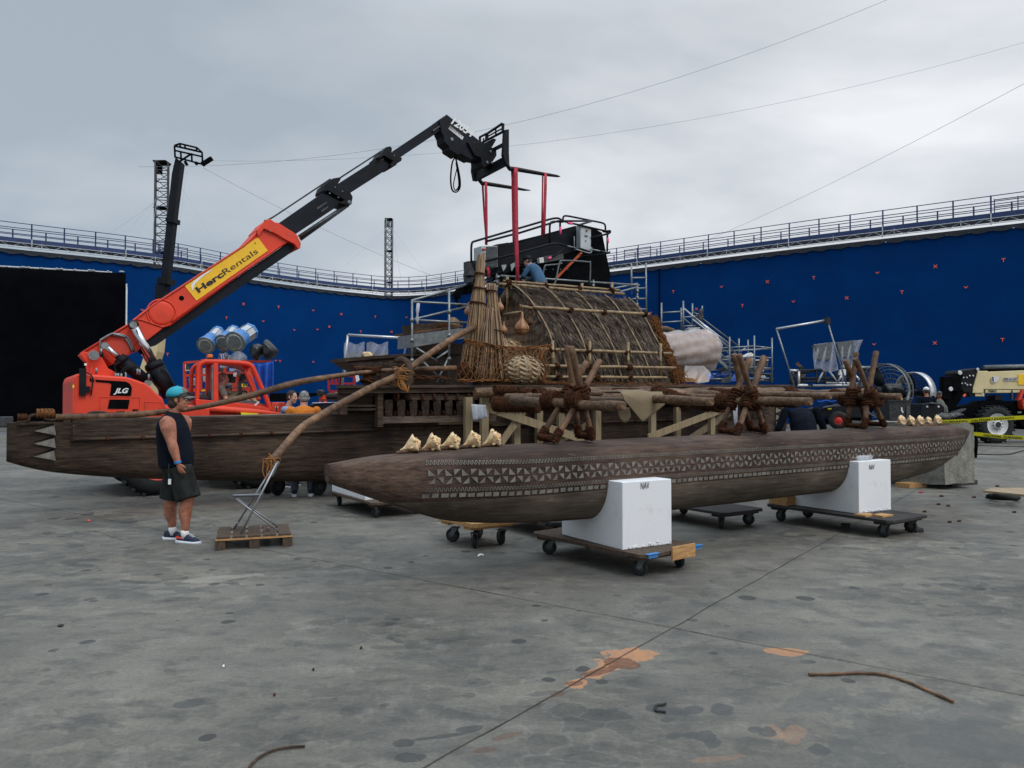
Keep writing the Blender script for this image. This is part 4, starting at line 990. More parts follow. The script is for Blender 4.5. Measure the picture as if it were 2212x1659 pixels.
# ply plate and blue tape on its front edge
e0 = pZ(1396,1208,.2); e1 = pZ(1451,1190,.2)
DX = V((.67,.54,0)).normalized(); DY = V((-DX.y, DX.x, 0)); fc = V((q.x, q.y, 0))-DY*.835
b = MB(); b.box(fc+DX*.11+V((0,0,.205)),(.34,.022,.125), DX, DY); b.build('ply_plate', 'ply', D1, bevel=.002)
for a, l in ((-.30,.16),(.34,.18)):
    b = MB(); b.box(fc+DX*a+DY*.03+V((0,0,.233)),(l, .05,.003), DX, DY); b.box(fc+DX*a+DY*.022+V((0,0,.213)),(l*.8,.005,.036), DX, DY); b.build('blue_tape', 'tape_blue', D1)
q2 = (pZ(1671.6,1089,.23)+pZ(1984,1111,.23))/2; lc = toC(q2)
D2 = dolly(lc.x, lc.y, ROT, 1.80,.86,.23, 'dark dolly under the far foam block', 'dolly_black', yaws=(1.5,1.6,1.4,1.6))
for k_, (u, v) in enumerate(((1869,1112),(1905,1113))):
    p = pZ(u, v, .24); b = MB(); b.box(p+V((0,0,-.001)),(.22,.16,.022), GX, GY); tag(b.build('plywood_scrap', 'ply', loc=p),('plywood scrap on the far dolly touching the foam', 'plywood scrap on the far dolly corner')[k_], 'board', 'plywood scraps on the far dolly')
b = MB(); p = pZ(1692,1088,.24); b.box(p+V((0,0,.06)),(.22,.30,.13), GX, GY); tag(b.build('wood_block', 'ply', loc=p), 'reddish wood block at the back end of the far dolly', 'block')
p = (pZ(722,1060.7,.23)+pZ(789,1086,.23))/2; lc = toC(p+AX*.45)
D3 = dolly(lc.x, lc.y, ROT, 1.75,.9,.23, 'brown dolly carrying a foam slab under the near hull left of the float prow', yaws=(.3,2.8,1,2))
b = MB(); o = C(lc.x-.05, lc.y+.1); b.prism([o-AX*.36-AN*.62+V((0,0,.23)), o+AX*.36-AN*.62+V((0,0,.23)), o+AX*.36+AN*.7+V((0,0,.23)), o-AX*.36+AN*.7+V((0,0,.23))], V((0,0,.10)))
tag(b.build('foam_slab', 'foam', loc=o, bevel=.004), 'low white foam slab on the dolly left of the float prow', 'foam block')
p = pZ(1018,1133,.30); lc = toC(p+AN*.42+AX*.32)
D4 = dolly(lc.x, lc.y, ROT+.05,.80,.62,.30, 'new yellow pine dolly below the belly of the float', 'ply', yaws=(.9,1.4,2.2,.4), th=.05)
for k_, (u, v) in enumerate(((1590,1100),(1240,1120))):
    p = pZ(u, v, .23); lc = toC(p+AN*.6)
    dolly(lc.x, lc.y, ROT, 1.5,.8,.23,('dark dolly in the shade under the deck at right', 'dark dolly in the shade behind the near foam block')[k_], 'dolly_black', yaws=(1,2,.4,1.5))
# small pneumatic wheels of the carts under the near hull
for k_, (u, lab) in enumerate(((578, 'cart wheel on the left under the near hull beside the chair'),(600, 'cart wheel behind the chair under the near hull'),(690, 'cart wheel right of the jeans legs under the near hull'))):
    p = pZ(u, 1070-(4 if k_ == 0 else 0),0); T = thing('cart_wheel', lab, 'wheel', p, ROT+.5, 'pneumatic cart wheels under the near hull')
    D = (AN*.8-AX*.5).normalized(); c = p+V((0,0,.17)); b = MB(); b.lathe(c-D*.05, D, [(.03,.08),(.0,.10),(.006,.145),(.03,.168),(.07,.168),(.094,.145),(.10,.10)],24); b.build('tyre', 'rubber', T)
    b = MB(); b.lathe(c-D*.045, D, [(0,.03),(.004,.085),(.02,.09),(.09,.09)],16); b.build('rim', 'dark_grey', T)
# ================================================================ concrete weight, planks, straps at the float stern
cb = thing('concrete_weight', 'rough grey concrete ballast block behind the float stern', 'concrete block', pZ(2040,1050,0), ROT)
b = MB(); c0 = pZ(1992,1035,.1); c1_ = pZ(2042,1050,.06)
p1, p2, p3 = pZ(2041,1048,.09), pZ(2105,1043,.09), pZ(1905,1016,.09)
X1 = (p2-p1); Y1 = (p3-p1); Y1 = V((-X1.y, X1.x, 0)).normalized()*2.0
def rough(P, n1, n2): return P
zt = 1.22
for (o_, A, B) in ((p1, X1, V((0,0, zt-.09))),(p1, Y1, V((0,0, zt-.09))),(p1+X1, Y1, V((0,0, zt-.09))),(p1+V((0,0, zt-.09)), X1, Y1)):
    b.sheet(lambda i, k, o_=o_, A=A, B=B: (lambda q: q+V([noise.noise(q*5+V((j*7,0,0)))*.028 for j in range(3)]))(o_+A*i+B*k),18,18)
b.build('block', 'concrete_block', cb)
b = MB()
for s in (.62,.74): 
    o_ = p1+Y1*s-X1.normalized()*.02; b.bar(o_, o_+V((0,0,.55)),.05,.02)
b.path([p1+X1*.2+V((0,0, zt-.05)), p1+X1*.6+V((0,0, zt+.05)), p2+X1.normalized()*.03+V((0,0, zt-.12)), p2+X1.normalized()*.08+V((0,0, zt-.45)), p2+X1.normalized()*.03+V((0,0, zt-.75))],.03,6)
b.build('black_strap', 'matte_black', cb)
for k_, (u, v, du, w_, m_) in enumerate(((1968,1052,0,.5, 'ply'),(2068,1047,0,.8, 'dolly_black'))):
    p = pZ(u, v, .0); b = MB(); b.box(p+V((0,0,.045)),(w_, .30,.085), X1.normalized(), V((-X1.y, X1.x, 0)).normalized()); tag(b.build('dunnage_plank', m_, loc=p),('short yellow plank under the concrete weight', 'dark plank under the concrete weight')[k_], 'plank')
bg = MB()
for q_ in range(3): bg.ball(p1+X1*(.15+.2*q_)+Y1*.06+V((0,0, zt+.02)),(.13,.12,.09),10,6, jit=.7)
tag(bg.build('black_bag', 'black_plastic', loc=p1+V((0,0, zt))), 'crumpled black plastic on the concrete weight by the float stern', 'bag')
# ================================================================ thatched hut on the deck
HX0, HX1, HY0, HY1, HZ0, HZR = 4.42,8.16,6.45,9.79,1.97,4.20
HYR = 8.12
hut = thing('thatched_hut', 'round-backed thatched hut with bamboo battens standing on the canoe deck', 'hut', C(6.3,7.8, HZ0), ROT)
# roof curve in cross-section (front side), y from eave to ridge
RCL = cr([V((a, b, 0)) for a, b in ((6.45,2.0),(6.54,2.6),(6.66,2.98),(6.96,3.36),(7.36,3.76),(7.78,4.04),(HYR, 4.20))],5)
RCR = cr([V((a, b, 0)) for a, b in ((6.50,2.0),(6.74,2.42),(6.97,2.76),(7.24,3.14),(7.52,3.55),(7.84,3.93),(HYR, 4.14))],5)
RC = RCL
def roofp(x, s, off=0, back=False):
    k = s*(len(RCL)-1); i = min(int(k), len(RCL)-2); t = k-i; f = max(0, min(1,(x-HX0)/(HX1-HX0)))
    A = [RCL[q].lerp(RCR[q], f) for q in (i, i+1)]
    p = A[0].lerp(A[1], t); d = (A[1]-A[0]).normalized(); n = V((-d.y, d.x, 0))
    if back: p = V((2*HYR-p.x, p.y, 0)); n.x = -n.x
    return C(x, p.x+n.x*off, p.y+n.y*off)
def shr(x, s): return x
b = MB()
for back in (False, True):
    b.sheet(lambda i, k: roofp(HX0+.12+(HX1-HX0-.12)*i, k, -.02, back),10,30)
b.build('roof_lining', 'thatch_dark', hut)
rn = random.Random(3)
th = [MB(), MB(), MB()]
def leaf(m, p, d, n_, L, w_, curl=.0):
    s = d.cross(n_).normalized()
    m.add([p-s*w_*.5, p+s*w_*.5, p+d*L*.6+s*w_*.45+n_*curl, p+d*L*.6-s*w_*.45+n_*curl, p+d*L+n_*curl*1.2],[(0,1,2,3),(3,2,4)])
for back in (False, True):
    for _ in range(10500 if not back else 2000):
        s = rn.random(); x = HX0+.05+(HX1-HX0-.05)*rn.random(); p = roofp(x, s, rn.uniform(.0,.045), back); q = roofp(x, max(0, s-.02),.0, back)
        q2 = roofp(x, min(1, s+.02),0, back); dn = (q-q2).normalized(); n_ = AX.cross(dn).normalized(); n_ = n_ if n_.dot(V((0,0,1))+(-AN if not back else AN)) > 0 else -n_
        d = (dn+AX*rn.gauss(-.10,.18)+n_*rn.uniform(.01,.16)).normalized()
        leaf(th[0 if rn.random() < .62 else (1 if rn.random() < .32 else 2)], p, d, n_, rn.uniform(.16,.42), rn.uniform(.010,.032), rn.uniform(-.01,.03))
th[0].build('thatch', 'thatch', hut, fixn=False); th[1].build('thatch', 'thatch_light', hut, fixn=False); th[2].build('thatch', 'thatch_dark', hut, fixn=False)
# gable fringe: leaves lapping over the left end, and the right end
b = MB()
for back in (False, True):
    for _ in range(1500):
        s = rn.random(); p = roofp(HX0+.08+rn.uniform(-.02,.1), s, rn.uniform(-.02,.03), back); dn = (roofp(HX0, max(0, s-.03),0, back)-roofp(HX0, min(1, s+.03),0, back)).normalized()
        inn = (C(HX0, HYR, 3.0)-p); inn = (inn-AX*inn.dot(AX)).normalized(); d = (dn*.35+inn*.95-AX*rn.uniform(.0,.5)+V((0,0,-.2))).normalized()
        leaf(b, p, d, -AX, rn.uniform(.10,.28), rn.uniform(.010,.022),0)
b.build('gable_fringe', 'thatch_light', hut, fixn=False)
b = MB()
for _ in range(500):
    s = rn.uniform(.92,1); p = roofp(rn.uniform(HX0, HX1), s, .03, rn.random() < .5); leaf(b, p, V((rn.uniform(-1,1), rn.uniform(-1,1), rn.uniform(.1,.9))).normalized(), AN, rn.uniform(.06,.2),.012)
b.build('ridge_tuft', 'thatch_light', hut, fixn=False)
# gable wall of upright canes
b = MB(); y = HY0+.20
while y < HY1+.0:
    k = min(1, abs((y-HYR)/(HYR-HY0))); zt_ = HZ0+.1
    for (a, c) in zip(RC, RC[1:]):
        yy = HYR-abs(y-HYR)
        if a.x <= yy <= c.x: zt_ = a.y+(c.y-a.y)*(yy-a.x)/(c.x-a.x+1e-9)
    x = HX0+.24+rn.uniform(-.012,.012); r = rn.uniform(.017,.026); z = HZ0; pts = []; rs = []
    while z < zt_-.03: pts += [C(x, y, z), C(x, y, min(z+.19, zt_-.03)), C(x, y, min(z+.2, zt_-.02))]; rs += [r, r, r*1.25]; z += .2
    if len(pts) > 2: b.path(pts, rs, 6)
    y += r*2.02
b.build('cane_wall', 'reed', hut)
def bam(p, q, r, name='batten', T=None, m_='bamboo', seed=0, sag=0):
    b = MB(); L = (V(q)-V(p)).length; n = max(2, int(L/.34)); pts = []; rs = []
    for i in range(n+1):
        c = V(p).lerp(V(q), i/n)-V((0,0, sag*4*(i/n)*(1-i/n)))+V([noise.noise(V((seed+k*9, i*.7, k)))*.012 for k in range(3)]); X = (V(q)-V(p)).normalized()
        if 0 < i < n: pts += [c-X*.012, c, c+X*.012]; rs += [r, r*1.16, r]
        else: pts.append(c); rs.append(r)
    b.path(pts, rs, 9)
    b2 = MB(); X = (V(q)-V(p)).normalized(); b2.lathe(V(p)-X*.002, X, [(0,.001),(.0, r*.6)],8); o = b.build(name, m_, T if T is not None else hut)
    for e in (V(p)-X*.003, V(q)+X*.001): bb = MB(); bb.lathe(e, X, [(0, r*.62),(.002, r*.62)],8); bb.build('hollow_end', 'thatch_dark', o)
    return o
# ribs (lengthwise curve) over the thatch
for i, x in enumerate((HX0+.10,5.42,6.34,7.26, HX1-.10)):
    b = MB(); pts = [roofp(x, k/24,.085+.012*(i % 2)) for k in range(25)]; b.path(pts, [.019]*25,7, wob=.1); b.build('roof_rib', 'bamboo', hut)
def hb(u0, v0, u1, v1, y, r, sd): return bam(pl(u0, v0, y), pl(u1, v1, y), r, 'batten', hut, 'bamboo', sd)
hb(1075,613,1348,635, HYR-.05,.034,1); hb(1086,607,1338,627, HYR+.12,.030,2); hb(1137,663,1402,679,7.02,.036,3); hb(1122,661,1150,666,6.9,.032,33)
hb(1163,754,1450,764,6.50,.034,4); hb(1176,790,1460,795,6.36,.033,5); hb(1178,814,1440,816,6.30,.032,6)
bam(pl(1090,679,7.9), pl(1128,674,7.0),.03, 'batten', hut, 'bamboo', 8)
for k, (u, v0, v1) in enumerate(((1194,735,812),(1274,737,818),(1357,739,816),(1427,742,816))): bam(pl(u, v1,6.42), pl(u, v0,6.42),.032, 'stake', hut, 'bamboo', 20+k)
for k, (u, v0, v1, y) in enumerate(((1096,597,690, HYR-.02),(1257,612,640, HYR),(1322,610,640, HYR))): bam(pl(u, v1, y), pl(u, v0, y),.035, 'stake', hut, 'bamboo', 30+k)
def knot(T, p, r, sd, mt='coir'):
    b = MB(); rk = random.Random(sd)
    for q in range(6): b.ring(p+V([rk.uniform(-.02,.02) for _ in range(3)]), V([rk.uniform(-1,1) for _ in range(3)]), r*rk.uniform(.7,1.1), r*.24,12,5)
    b.ball(p, r*.8,8,6, jit=.5)
    for _ in range(14): d = V([rk.uniform(-1,1) for _ in range(3)]).normalized(); b.path([p+d*r*.8, p+d*r*1.5+V((0,0,-.02))],.003,3, cap=False)
    return b.build('knot', mt, T)
KN = [(1098,612, HYR-.06,.075),(1181,617, HYR-.05,.06),(1253,624, HYR-.05,.06),(1322,627, HYR-.05,.075),(1146,662,7.0,.06),(1233,670,7.02,.058),(1305,675,7.02,.058),(1394,678,7.02,.06),
      (1194,757,6.45,.065),(1273,758,6.45,.065),(1356,762,6.45,.065),(1428,763,6.45,.06),(1202,790,6.34,.06),(1360,795,6.33,.065),(1206,815,6.28,.065),(1290,816,6.28,.06),(1362,816,6.28,.055),(1276,792,6.34,.05)]
for i, (u, v, y, r) in enumerate(KN): knot(hut, pl(u, v, y), r, i)
# heap of coir netting along the right edge of the roof
b = MB(); rk = random.Random(8)
def nethc(s): return roofp(HX1-.02+.10*math.sin(s*5),1-s, .09)
for st_ in range(80):
    s = .32+.06*rk.random(); pts = []; off = V([rk.gauss(0,.04) for _ in range(3)])
    while s < 1.0:
        w_ = .06+.24*max(0,(s-.45))/.55
        pts.append(nethc(s)+AX*(rk.uniform(-.4,1)*w_)+V([rk.gauss(0,.03) for _ in range(3)])-AN*rk.uniform(0,.10)+off*.5); s += rk.uniform(.025,.07)
    b.path(cr(pts, 2),.0085,4)
b.build('coir_netting', 'coir_rope', hut)
# coir litter along the foot of the hut
b = MB()
for _ in range(900):
    p = C(rk.uniform(2.2,8.4), rk.uniform(5.95,6.4), HZ0+.01+rk.random()*.03); d = V((rk.uniform(-1,1), rk.uniform(-1,1), rk.uniform(0,.5))).normalized(); b.path([p, p+d*rk.uniform(.03,.12)],.004,3, cap=False)
tag(b.build('coir_litter', 'coir_rope', loc=C(4,6.2, HZ0)), 'loose coir fibre scattered along the deck edge by the hut', 'coir fibre', kind='stuff')

# ================================================================ reed bundles
def bundle(cb_, ct_, rb, rt_, n, label, seed, waist=.8, ties=()):
    T = thing('reed_bundle', label, 'reed bundle', cb_, ROT, 'upright reed bundles by the hut'); rk = random.Random(seed); Z = ct_-cb_; bl = [MB(), MB()]
    for i in range(n):
        a = i*2.39996; q = math.sqrt((i+.5)/n); q = .35+.65*q
        d0 = AX*math.cos(a)*rb*q+AN*math.sin(a)*rb*q*.8; d1 = AX*math.cos(a)*rt_*q+AN*math.sin(a)*rt_*q; r = rk.uniform(.013,.025)
        pts = []
        for k in range(7):
            t = k/6; sh = t**waist; tw = d0.lerp(d1, sh); pinch = 1-.25*math.exp(-((t-.82)/.07)**2)
            pts.append(cb_+Z*t*(1+rk.uniform(-.0,.03) if k == 6 else 1)+tw*pinch+V((0,0, rk.uniform(-.0,.03) if k == 0 else 0))+V([rk.gauss(0,.006) for _ in range(3)]))
        bl[0 if rk.random() < .55 else 1].path(pts, [r, r, r*.95, r*.9, r*.85, r*.8, r*.6],5)
    b = MB(); b.path([cb_+Z*(k/6) for k in range(7)],[(rb*(1-(k/6)**waist)+rt_*(k/6)**waist)*.7 for k in range(7)],12); b.build('shade_core', 'thatch_dark', T)  # solid core, coloured dark for the shade in the gaps between reeds
    bl[0].build('reed', 'reed', T); bl[1].build('reed', 'reed_light', T)
    for tt in ties:
        b = MB(); rr = (rb*(1-tt**waist)+rt_*tt**waist)+.012
        for q in range(2): b.ring(cb_+Z*(tt+.006*q), Z+V((.2*q, 0,0)), rr, .012,20,5)
        b.build('tie', 'coir', T)
    return T
B1b, B1t = pl(1022,823,6.3), pl(1040,556,6.3)
bundle(B1b, B1t, .35,.065,60, 'tallest reed bundle, tapering to a point left of the hut', 1,.72,(.30,.62,.74,.86))
B2b, B2t = pl(1070,822,6.1), pl(1062,618,6.4)
bundle(B2b, B2t, .30,.10,44, 'shorter reed bundle leaning in front of the hut gable', 2,.8,(.50,.93))
bundle(pl(1045,822,5.98), pl(1056,668,6.15),.20,.11,22, 'low reed bundle standing between the two taller ones', 5,.8,(.48,))
# knotted net across the bundles and baskets
nt_ = thing('knotted_net', 'brown knotted rope net stretched from the reed bundles to the hut corner post', 'net', pl(1060,800,5.9), ROT)
b = MB(); rk = random.Random(12)
TL, TR, BL, BR = pl(1004,735,5.98), pl(1192,745,6.05), pl(988,822,5.9), pl(1180,822,5.92)
def netp(i, k):
    p = TL.lerp(TR, i).lerp(BL.lerp(BR, i), k); sag = .10*math.sin(i*3.14)*(1-k)
    p = p-V((0,0, sag)); bul = -.16*math.sin(min(1, i*2.2)*3.14)*(.3+k) if i < .45 else .0
    return p+AN*(bul+.04*noise.noise(V((i*7, k*5,3))))+V([.035*noise.noise(V((i*11+q*3, k*9, q))) for q in range(3)])
NI, NK = 17,7
for i in range(NI+1):
    for k in range(NK):
        for s in (-1,1):
            a = i/NI; c = (i+s*.5)/NI
            if (k % 2): a, c = c, a
            if 0 <= a <= 1 and 0 <= c <= 1:
                p, q = netp(a, k/NK), netp(c, (k+1)/NK); b.path([p, p.lerp(q, .5)-V((0,0,.008)), q],.0075,4); b.ball(p, .014,5,4)
for j_ in range(4): b.path([netp(i/30,-.03+.02*j_)+V([rk.gauss(0,.008) for _ in range(3)]) for i in range(31)],.010,4)
for j_ in range(3): b.path([netp(i/30,1.0+.01*j_)+V([rk.gauss(0,.012) for _ in range(3)]) for i in range(31)],.012,4)
for j_ in range(14):
    i0 = rk.uniform(.55,.95); b.path(cr([netp(i0,0), netp(i0+rk.uniform(-.1,.05),.35)-AN*.06, netp(i0+rk.uniform(-.1,.1),.7)-AN*.05, netp(i0,1)-AN*.05],3),.008,4)
b.build('mesh_rope', 'coir_rope', nt_)
def basket(c, rx, ry, rz, label, mt, seed, n=26, m=15, rot=0, lw=1):
    T = thing('woven_basket', label, 'basket', c-V((0,0, rz)), ROT, 'woven baskets by the hut'); b = MB(); b.ball(c, (rx*.975, ry*.975, rz*.975),20,12, AX, AN); b.build('core', 'weave_tan', T)
    b = MB(); rk = random.Random(seed)
    for i in range(m):
        for k in range(n):
            th_ = math.pi*(i+.5+(k % 2)*.5)/(m+.5); ph = 2*math.pi*k/n
            def S(t, f, q=1.0): return c+AX*(math.sin(t)*math.cos(f)*rx*q)+AN*(math.sin(t)*math.sin(f)*ry*q)+V((0,0, math.cos(t)*rz*q))
            dt = math.pi/m*.95; df = 2*math.pi/n*.85; s = 1 if k % 2 else -1; t0 = th_-dt*.5; f0 = ph
            a = S(t0, f0-df*.42,1.0); a2 = S(t0+dt*.25, f0+df*.42,1.03); d_ = S(t0+dt*1.15, f0+s*df*1.05,.99); c2 = S(t0+dt*.85, f0+s*df*.25,1.05); q = S(t0+dt*.4, f0-df*.5,1.05)
            b.add([a, a2, S(t0+dt*.7, f0+s*df*.9+df*.2,1.05), d_, c2, q],[(0,1,2,5),(5,2,3,4)])
    b.build('woven_leaf', mt, T, fixn=False); return T
bc = pl(1128,800,6.02); basket(bc, .46,.33,.29, 'large pale woven-leaf basket lying in the net at the hut corner', 'weave', 4,22,10)
basket(pl(1092,765,6.35),.46,.3,.30, 'tan woven basket upright behind the net', 'weave_tan', 5,26,8)
b = MB()
for _ in range(70):
    p = pl(1085+rk.uniform(0,60),822+rk.uniform(-8,2),5.9+rk.uniform(0,.2)); d = V((rk.uniform(-1,1), rk.uniform(-.6,.6), rk.uniform(-.1,.3))).normalized(); leaf(b, p, d, V((0,-.5,1)).normalized(), rk.uniform(.15,.35),.03,.02)
tag(b.build('loose_leaves', 'weave', loc=pl(1110,823,6), fixn=False), 'loose dry leaves at the foot of the large woven basket', 'leaves', kind='stuff')
# gourds
def gourd(u, v, y, r, label, dark=False, hang=True, sy=1.05):
    c = pl(u, v, y); T = thing('gourd', label, 'gourd', c-V((0,0, r)),0, 'gourds hung on the hut'); b = MB()
    prof = [(-r, .002),(-r*.96, r*.35),(-r*.75, r*.75),(-r*.3, r*.99),(r*.1, r*.95),(r*.5, r*.72),(r*.85, r*.42),(r*1.15, r*.25),(r*1.6, r*.18),(r*2.0, r*.13),(r*2.1,.004)]
    b.lathe(c, (0.04,0,1), prof, 20); b.build('shell_body', 'gourd' if not dark else 'cleat_wood', T)
    if hang:
        b = MB()
        for k in range(6):
            a = k*1.047+.3; b.path([c+V((math.cos(a)*q*1.03, math.sin(a)*q*1.03, z)) for z, q in prof[1:9]],.006,4)
        b.path([c+V((0,0, r*1.9)), c+V((.01,0, r*2.4)), c+V((0,.02, r*3.1))],.012,5); b.ring(c+V((0,0,-r*.3)),(0,0,1), r*1.01,.006,16,4); b.build('rope_sling', 'coir_rope', T)
    return T
gourd(1127,707,6.75,.155, 'big tan gourd in a rope sling hanging at the hut front')
gourd(1144,695,6.9,.075, 'small dark brown gourd beside the big hanging gourd', True)
gourd(1080,663,7.0,.085, 'yellowish gourd high behind the reed bundles', hang=False); gourd(1088,712,6.9,.08, 'yellowish gourd lower behind the reed bundles', hang=False); gourd(1091,738,6.8,.05, 'small pale gourd just above the net', hang=False)
gourd(1012,672,6.6,.085, 'reddish gourd left of the tallest reed bundle', hang=False)

# ================================================================ big bent steering spar, its lashing, stool post
pts = [pY(585,997,8.9), pY(612,967,9.2), pY(650,925,9.8), pY(700,893,10.6), pY(755,862,11.4), pY(812,832,12.2), pY(868,806,12.7), pY(930,763,13.3), pY(985,727,13.8), pY(1026,706,14.2)]
b = MB(); cp = cr(pts, 5); n = len(cp); b.path(cp, [(.046+.014*(i/n))*(1+.04*noise.noise(V((i*.35,0,0)))) for i in range(n)],12, wob=.08)
tag(b.build('steering_spar', 'pole_wood', loc=pts[0]), 'thick bent wooden spar slanting from the folding chair up across the deck to the reeds', 'spar')
kp = pts[6]
b = MB(); b.path(cr([kp+V((-.10,-.04,.20)), kp+V((.02,-.07,.22)), kp+V((.12,-.08,.12)), kp+V((.14,-.08,-.10)), kp+V((.08,-.06,-.26))],4),[q_*.8 for q_ in (.05,.06,.068,.07,.07,.075,.08,.08,.08,.08,.08,.08,.075,.07,.07,.065,.055)],10)
tag(b.build('hook_post', 'cleat_wood', loc=kp), 'hooked wooden post where the thick spar crosses the thin one', 'post')
b = MB(); rk = random.Random(2)
for q in range(9): b.ring(kp+V((rk.uniform(-.02,.06),-.02, rk.uniform(-.16,.02))), V((rk.uniform(-.6,.8),.3, rk.uniform(.2,1))),.13+rk.uniform(0,.05),.009,18,4)
for q in range(5): b.path(cr([kp+V((-.05,-.1,0)), kp+V((rk.uniform(-.05,.1),-.15,-.22)), kp+V((.12,-.12,-.30+rk.uniform(-.03,.03))), kp+V((.14,-.1,-.05))],4),.009,4)
tag(b.build('rope_lashing', 'orange_rope', loc=kp), 'orange-brown rope binding the thick spar to its hooked post', 'rope')
b = MB(); kq = pl(795,810,6.1)
for q in range(8): b.ring(kq+V((rk.uniform(-.06,.04),0, rk.uniform(-.16,.12))), V((rk.uniform(-.5,.5),.2,1)),.10,.022,14,5)
b.tube(kq-V((0,0,.2)), kq+V((0,0,.12)),.085, n=10)
for s in (-1,1): b.ball(kq+V((s*.13,0,.10)),(.11,.09,.06),10,6, jit=.8)
b.path(cr([kq+V((.2,0,.12)), kq+V((.24,-.03,-.05)), kq+V((.38,-.03,-.17)), kq+V((.6,-.03,-.19))],4),.02,6)
tag(b.build('mooring_stump', 'coir', loc=kq-V((0,0,.2))), 'coir-wrapped stump on the left corner of the deck under the thin spar', 'stump')
b = MB()
for q in range(14):
    c0 = pl(865+q*6,822,5.9+rk.uniform(0,.3)); b.path(cr([c0+V((rk.uniform(-.2,.1),0,.02)), c0+V((0,0,.07+rk.uniform(-.02,.03))), c0+V((rk.uniform(.1,.35),0,.02))],4),.018,5)
tag(b.build('coil_of_rope', 'coir', loc=pl(900,826,6)), 'heap of brown coir rope on the deck right of the spar crossing', 'rope')
b = MB(); b.tube(pl(1000,795,6.05), pl(1004,822,6.05),.10, n=10); b.ball(pl(1002,797,6.05),.12,10,6, jit=.4); tag(b.build('lashed_post', 'coir', loc=pl(1003,823,6.05)), 'short coir-wrapped post where the thin spar ends at the reed bundles', 'post')

# ================================================================ folding chair on a pallet
pl0 = pZ(465,1190,0); pl1 = pZ(631,1180,0); PX = (pl1-pl0); PW = PX.length; PX.normalize(); PY = V((-PX.y, PX.x, 0)); Z = V((0,0,1))
pt = thing('wooden_pallet', 'small dark wooden pallet carrying the folding chair', 'pallet', pl0, math.atan2(PX.y, PX.x)); PD = .72; ZP = .145
for k in range(5):
    b = MB(); w_ = PW/5; b.box(pl0+PX*(w_*(k+.5))+PY*(PD/2)+Z*(ZP-.009+.002*(k % 2)),(w_-.028, PD, .019), PX, PY, Z); b.build('deck_slat', 'dolly_wood', pt)
for k in range(3):
    b = MB(); b.box(pl0+PX*(PW*(.0+.5*k)+(.05,0,-.05)[k])+PY*(PD/2)+Z*.052,(.105, PD-.02,.10), PX, PY, Z); b.build('stringer', 'dolly_wood', pt)
for y in (.012, PD-.012, PD/2):
    b = MB(); b.box(pl0+PX*PW/2+PY*y+Z*(ZP-.030),(PW, .024,.020), PX, PY, Z); b.build('edge_board', 'ply', pt)
chs = thing('folding_chair', 'grey metal folding chair standing on the pallet, spar tied to its back', 'chair', pl0+PX*.4+PY*.3+Z*ZP, math.atan2(PX.y, PX.x))
def cz(u, v, y): # point in the plane PY=y from pallet front
    d = ray(u, v); t = (y-(CAM-pl0).dot(PY))/d.dot(PY); return CAM+d*t
# side frames: back post from top right down to front-left foot; rear leg from the seat front down to the back-right foot
for s, yy in ((0,.12),(1,.50)):
    off = 0
    A0, A1, A2 = (598,997),(571,1073),(522,1158) if s == 0 else (503,1145)
    ax_ = 0 if s == 0 else -14
    b = MB(); top = cz(598+ax_*.2,1000, yy); foot = V(cz(520 if s == 0 else 505,1160 if s == 0 else 1146, yy)); foot.z = ZP+.004
    b.tube(top, foot, .0115, n=8); b.build('back_post', 'chair_frame', chs)
    b = MB(); p = cz(510 if s == 0 else 512,1077, yy+.03); q = V(cz(602 if s == 0 else 600,1150, yy+.03)); q.z = ZP+.004; b.path([p, p.lerp(q, .5), q],.0105,8); b.build('rear_leg', 'chair_frame', chs)
b = MB(); b.sheet(lambda i, k: cz(502+66*i+(4 if i > .1 and i < .9 else 0),1070-2*i, .13+.38*k)+Z*(.012*math.sin(k*3.14)*-1),8,6); b.build('seat', 'chair_grey', chs, thick=.022)
b = MB(); b.sheet(lambda i, k: cz(600-9*k*1.4-2,1000+30*k, .12)+PY*(.40*i)+(PX*.03*math.sin(i*3.14)),8,5); b.build('backrest', 'chair_grey', chs, thick=.016)
b = MB(); p, q = cz(513,1129,.14), cz(513,1129,.50); b.tube(p, q, .009); p, q = cz(580,1140,.16), cz(580,1140,.52); b.tube(p, q, .009); p, q = cz(597,1002,.12), cz(597,1002,.50); b.tube(p, q, .0115); b.build('cross_bar', 'chair_frame', chs)
b = MB(); kk = pts[0]
for q in range(9): b.ring(kk+V((rk.uniform(-.03,.05), rk.uniform(-.02,.02), rk.uniform(-.06,.05))), V((rk.uniform(-1,1),.4, rk.uniform(-.2,1))),.055+rk.uniform(0,.03),.006,16,4)
for s in (-.07,.0,.06): b.path(cr([kk+V((s, -.05,0)), kk+V((s*.6-.02,-.09,-.12)), kk+V((-.01,-.08,-.24))],4),.005,4)
tag(b.build('rope_lashing', 'orange_rope', loc=kk), 'orange rope tying the end of the spar to the folding chair back', 'rope')

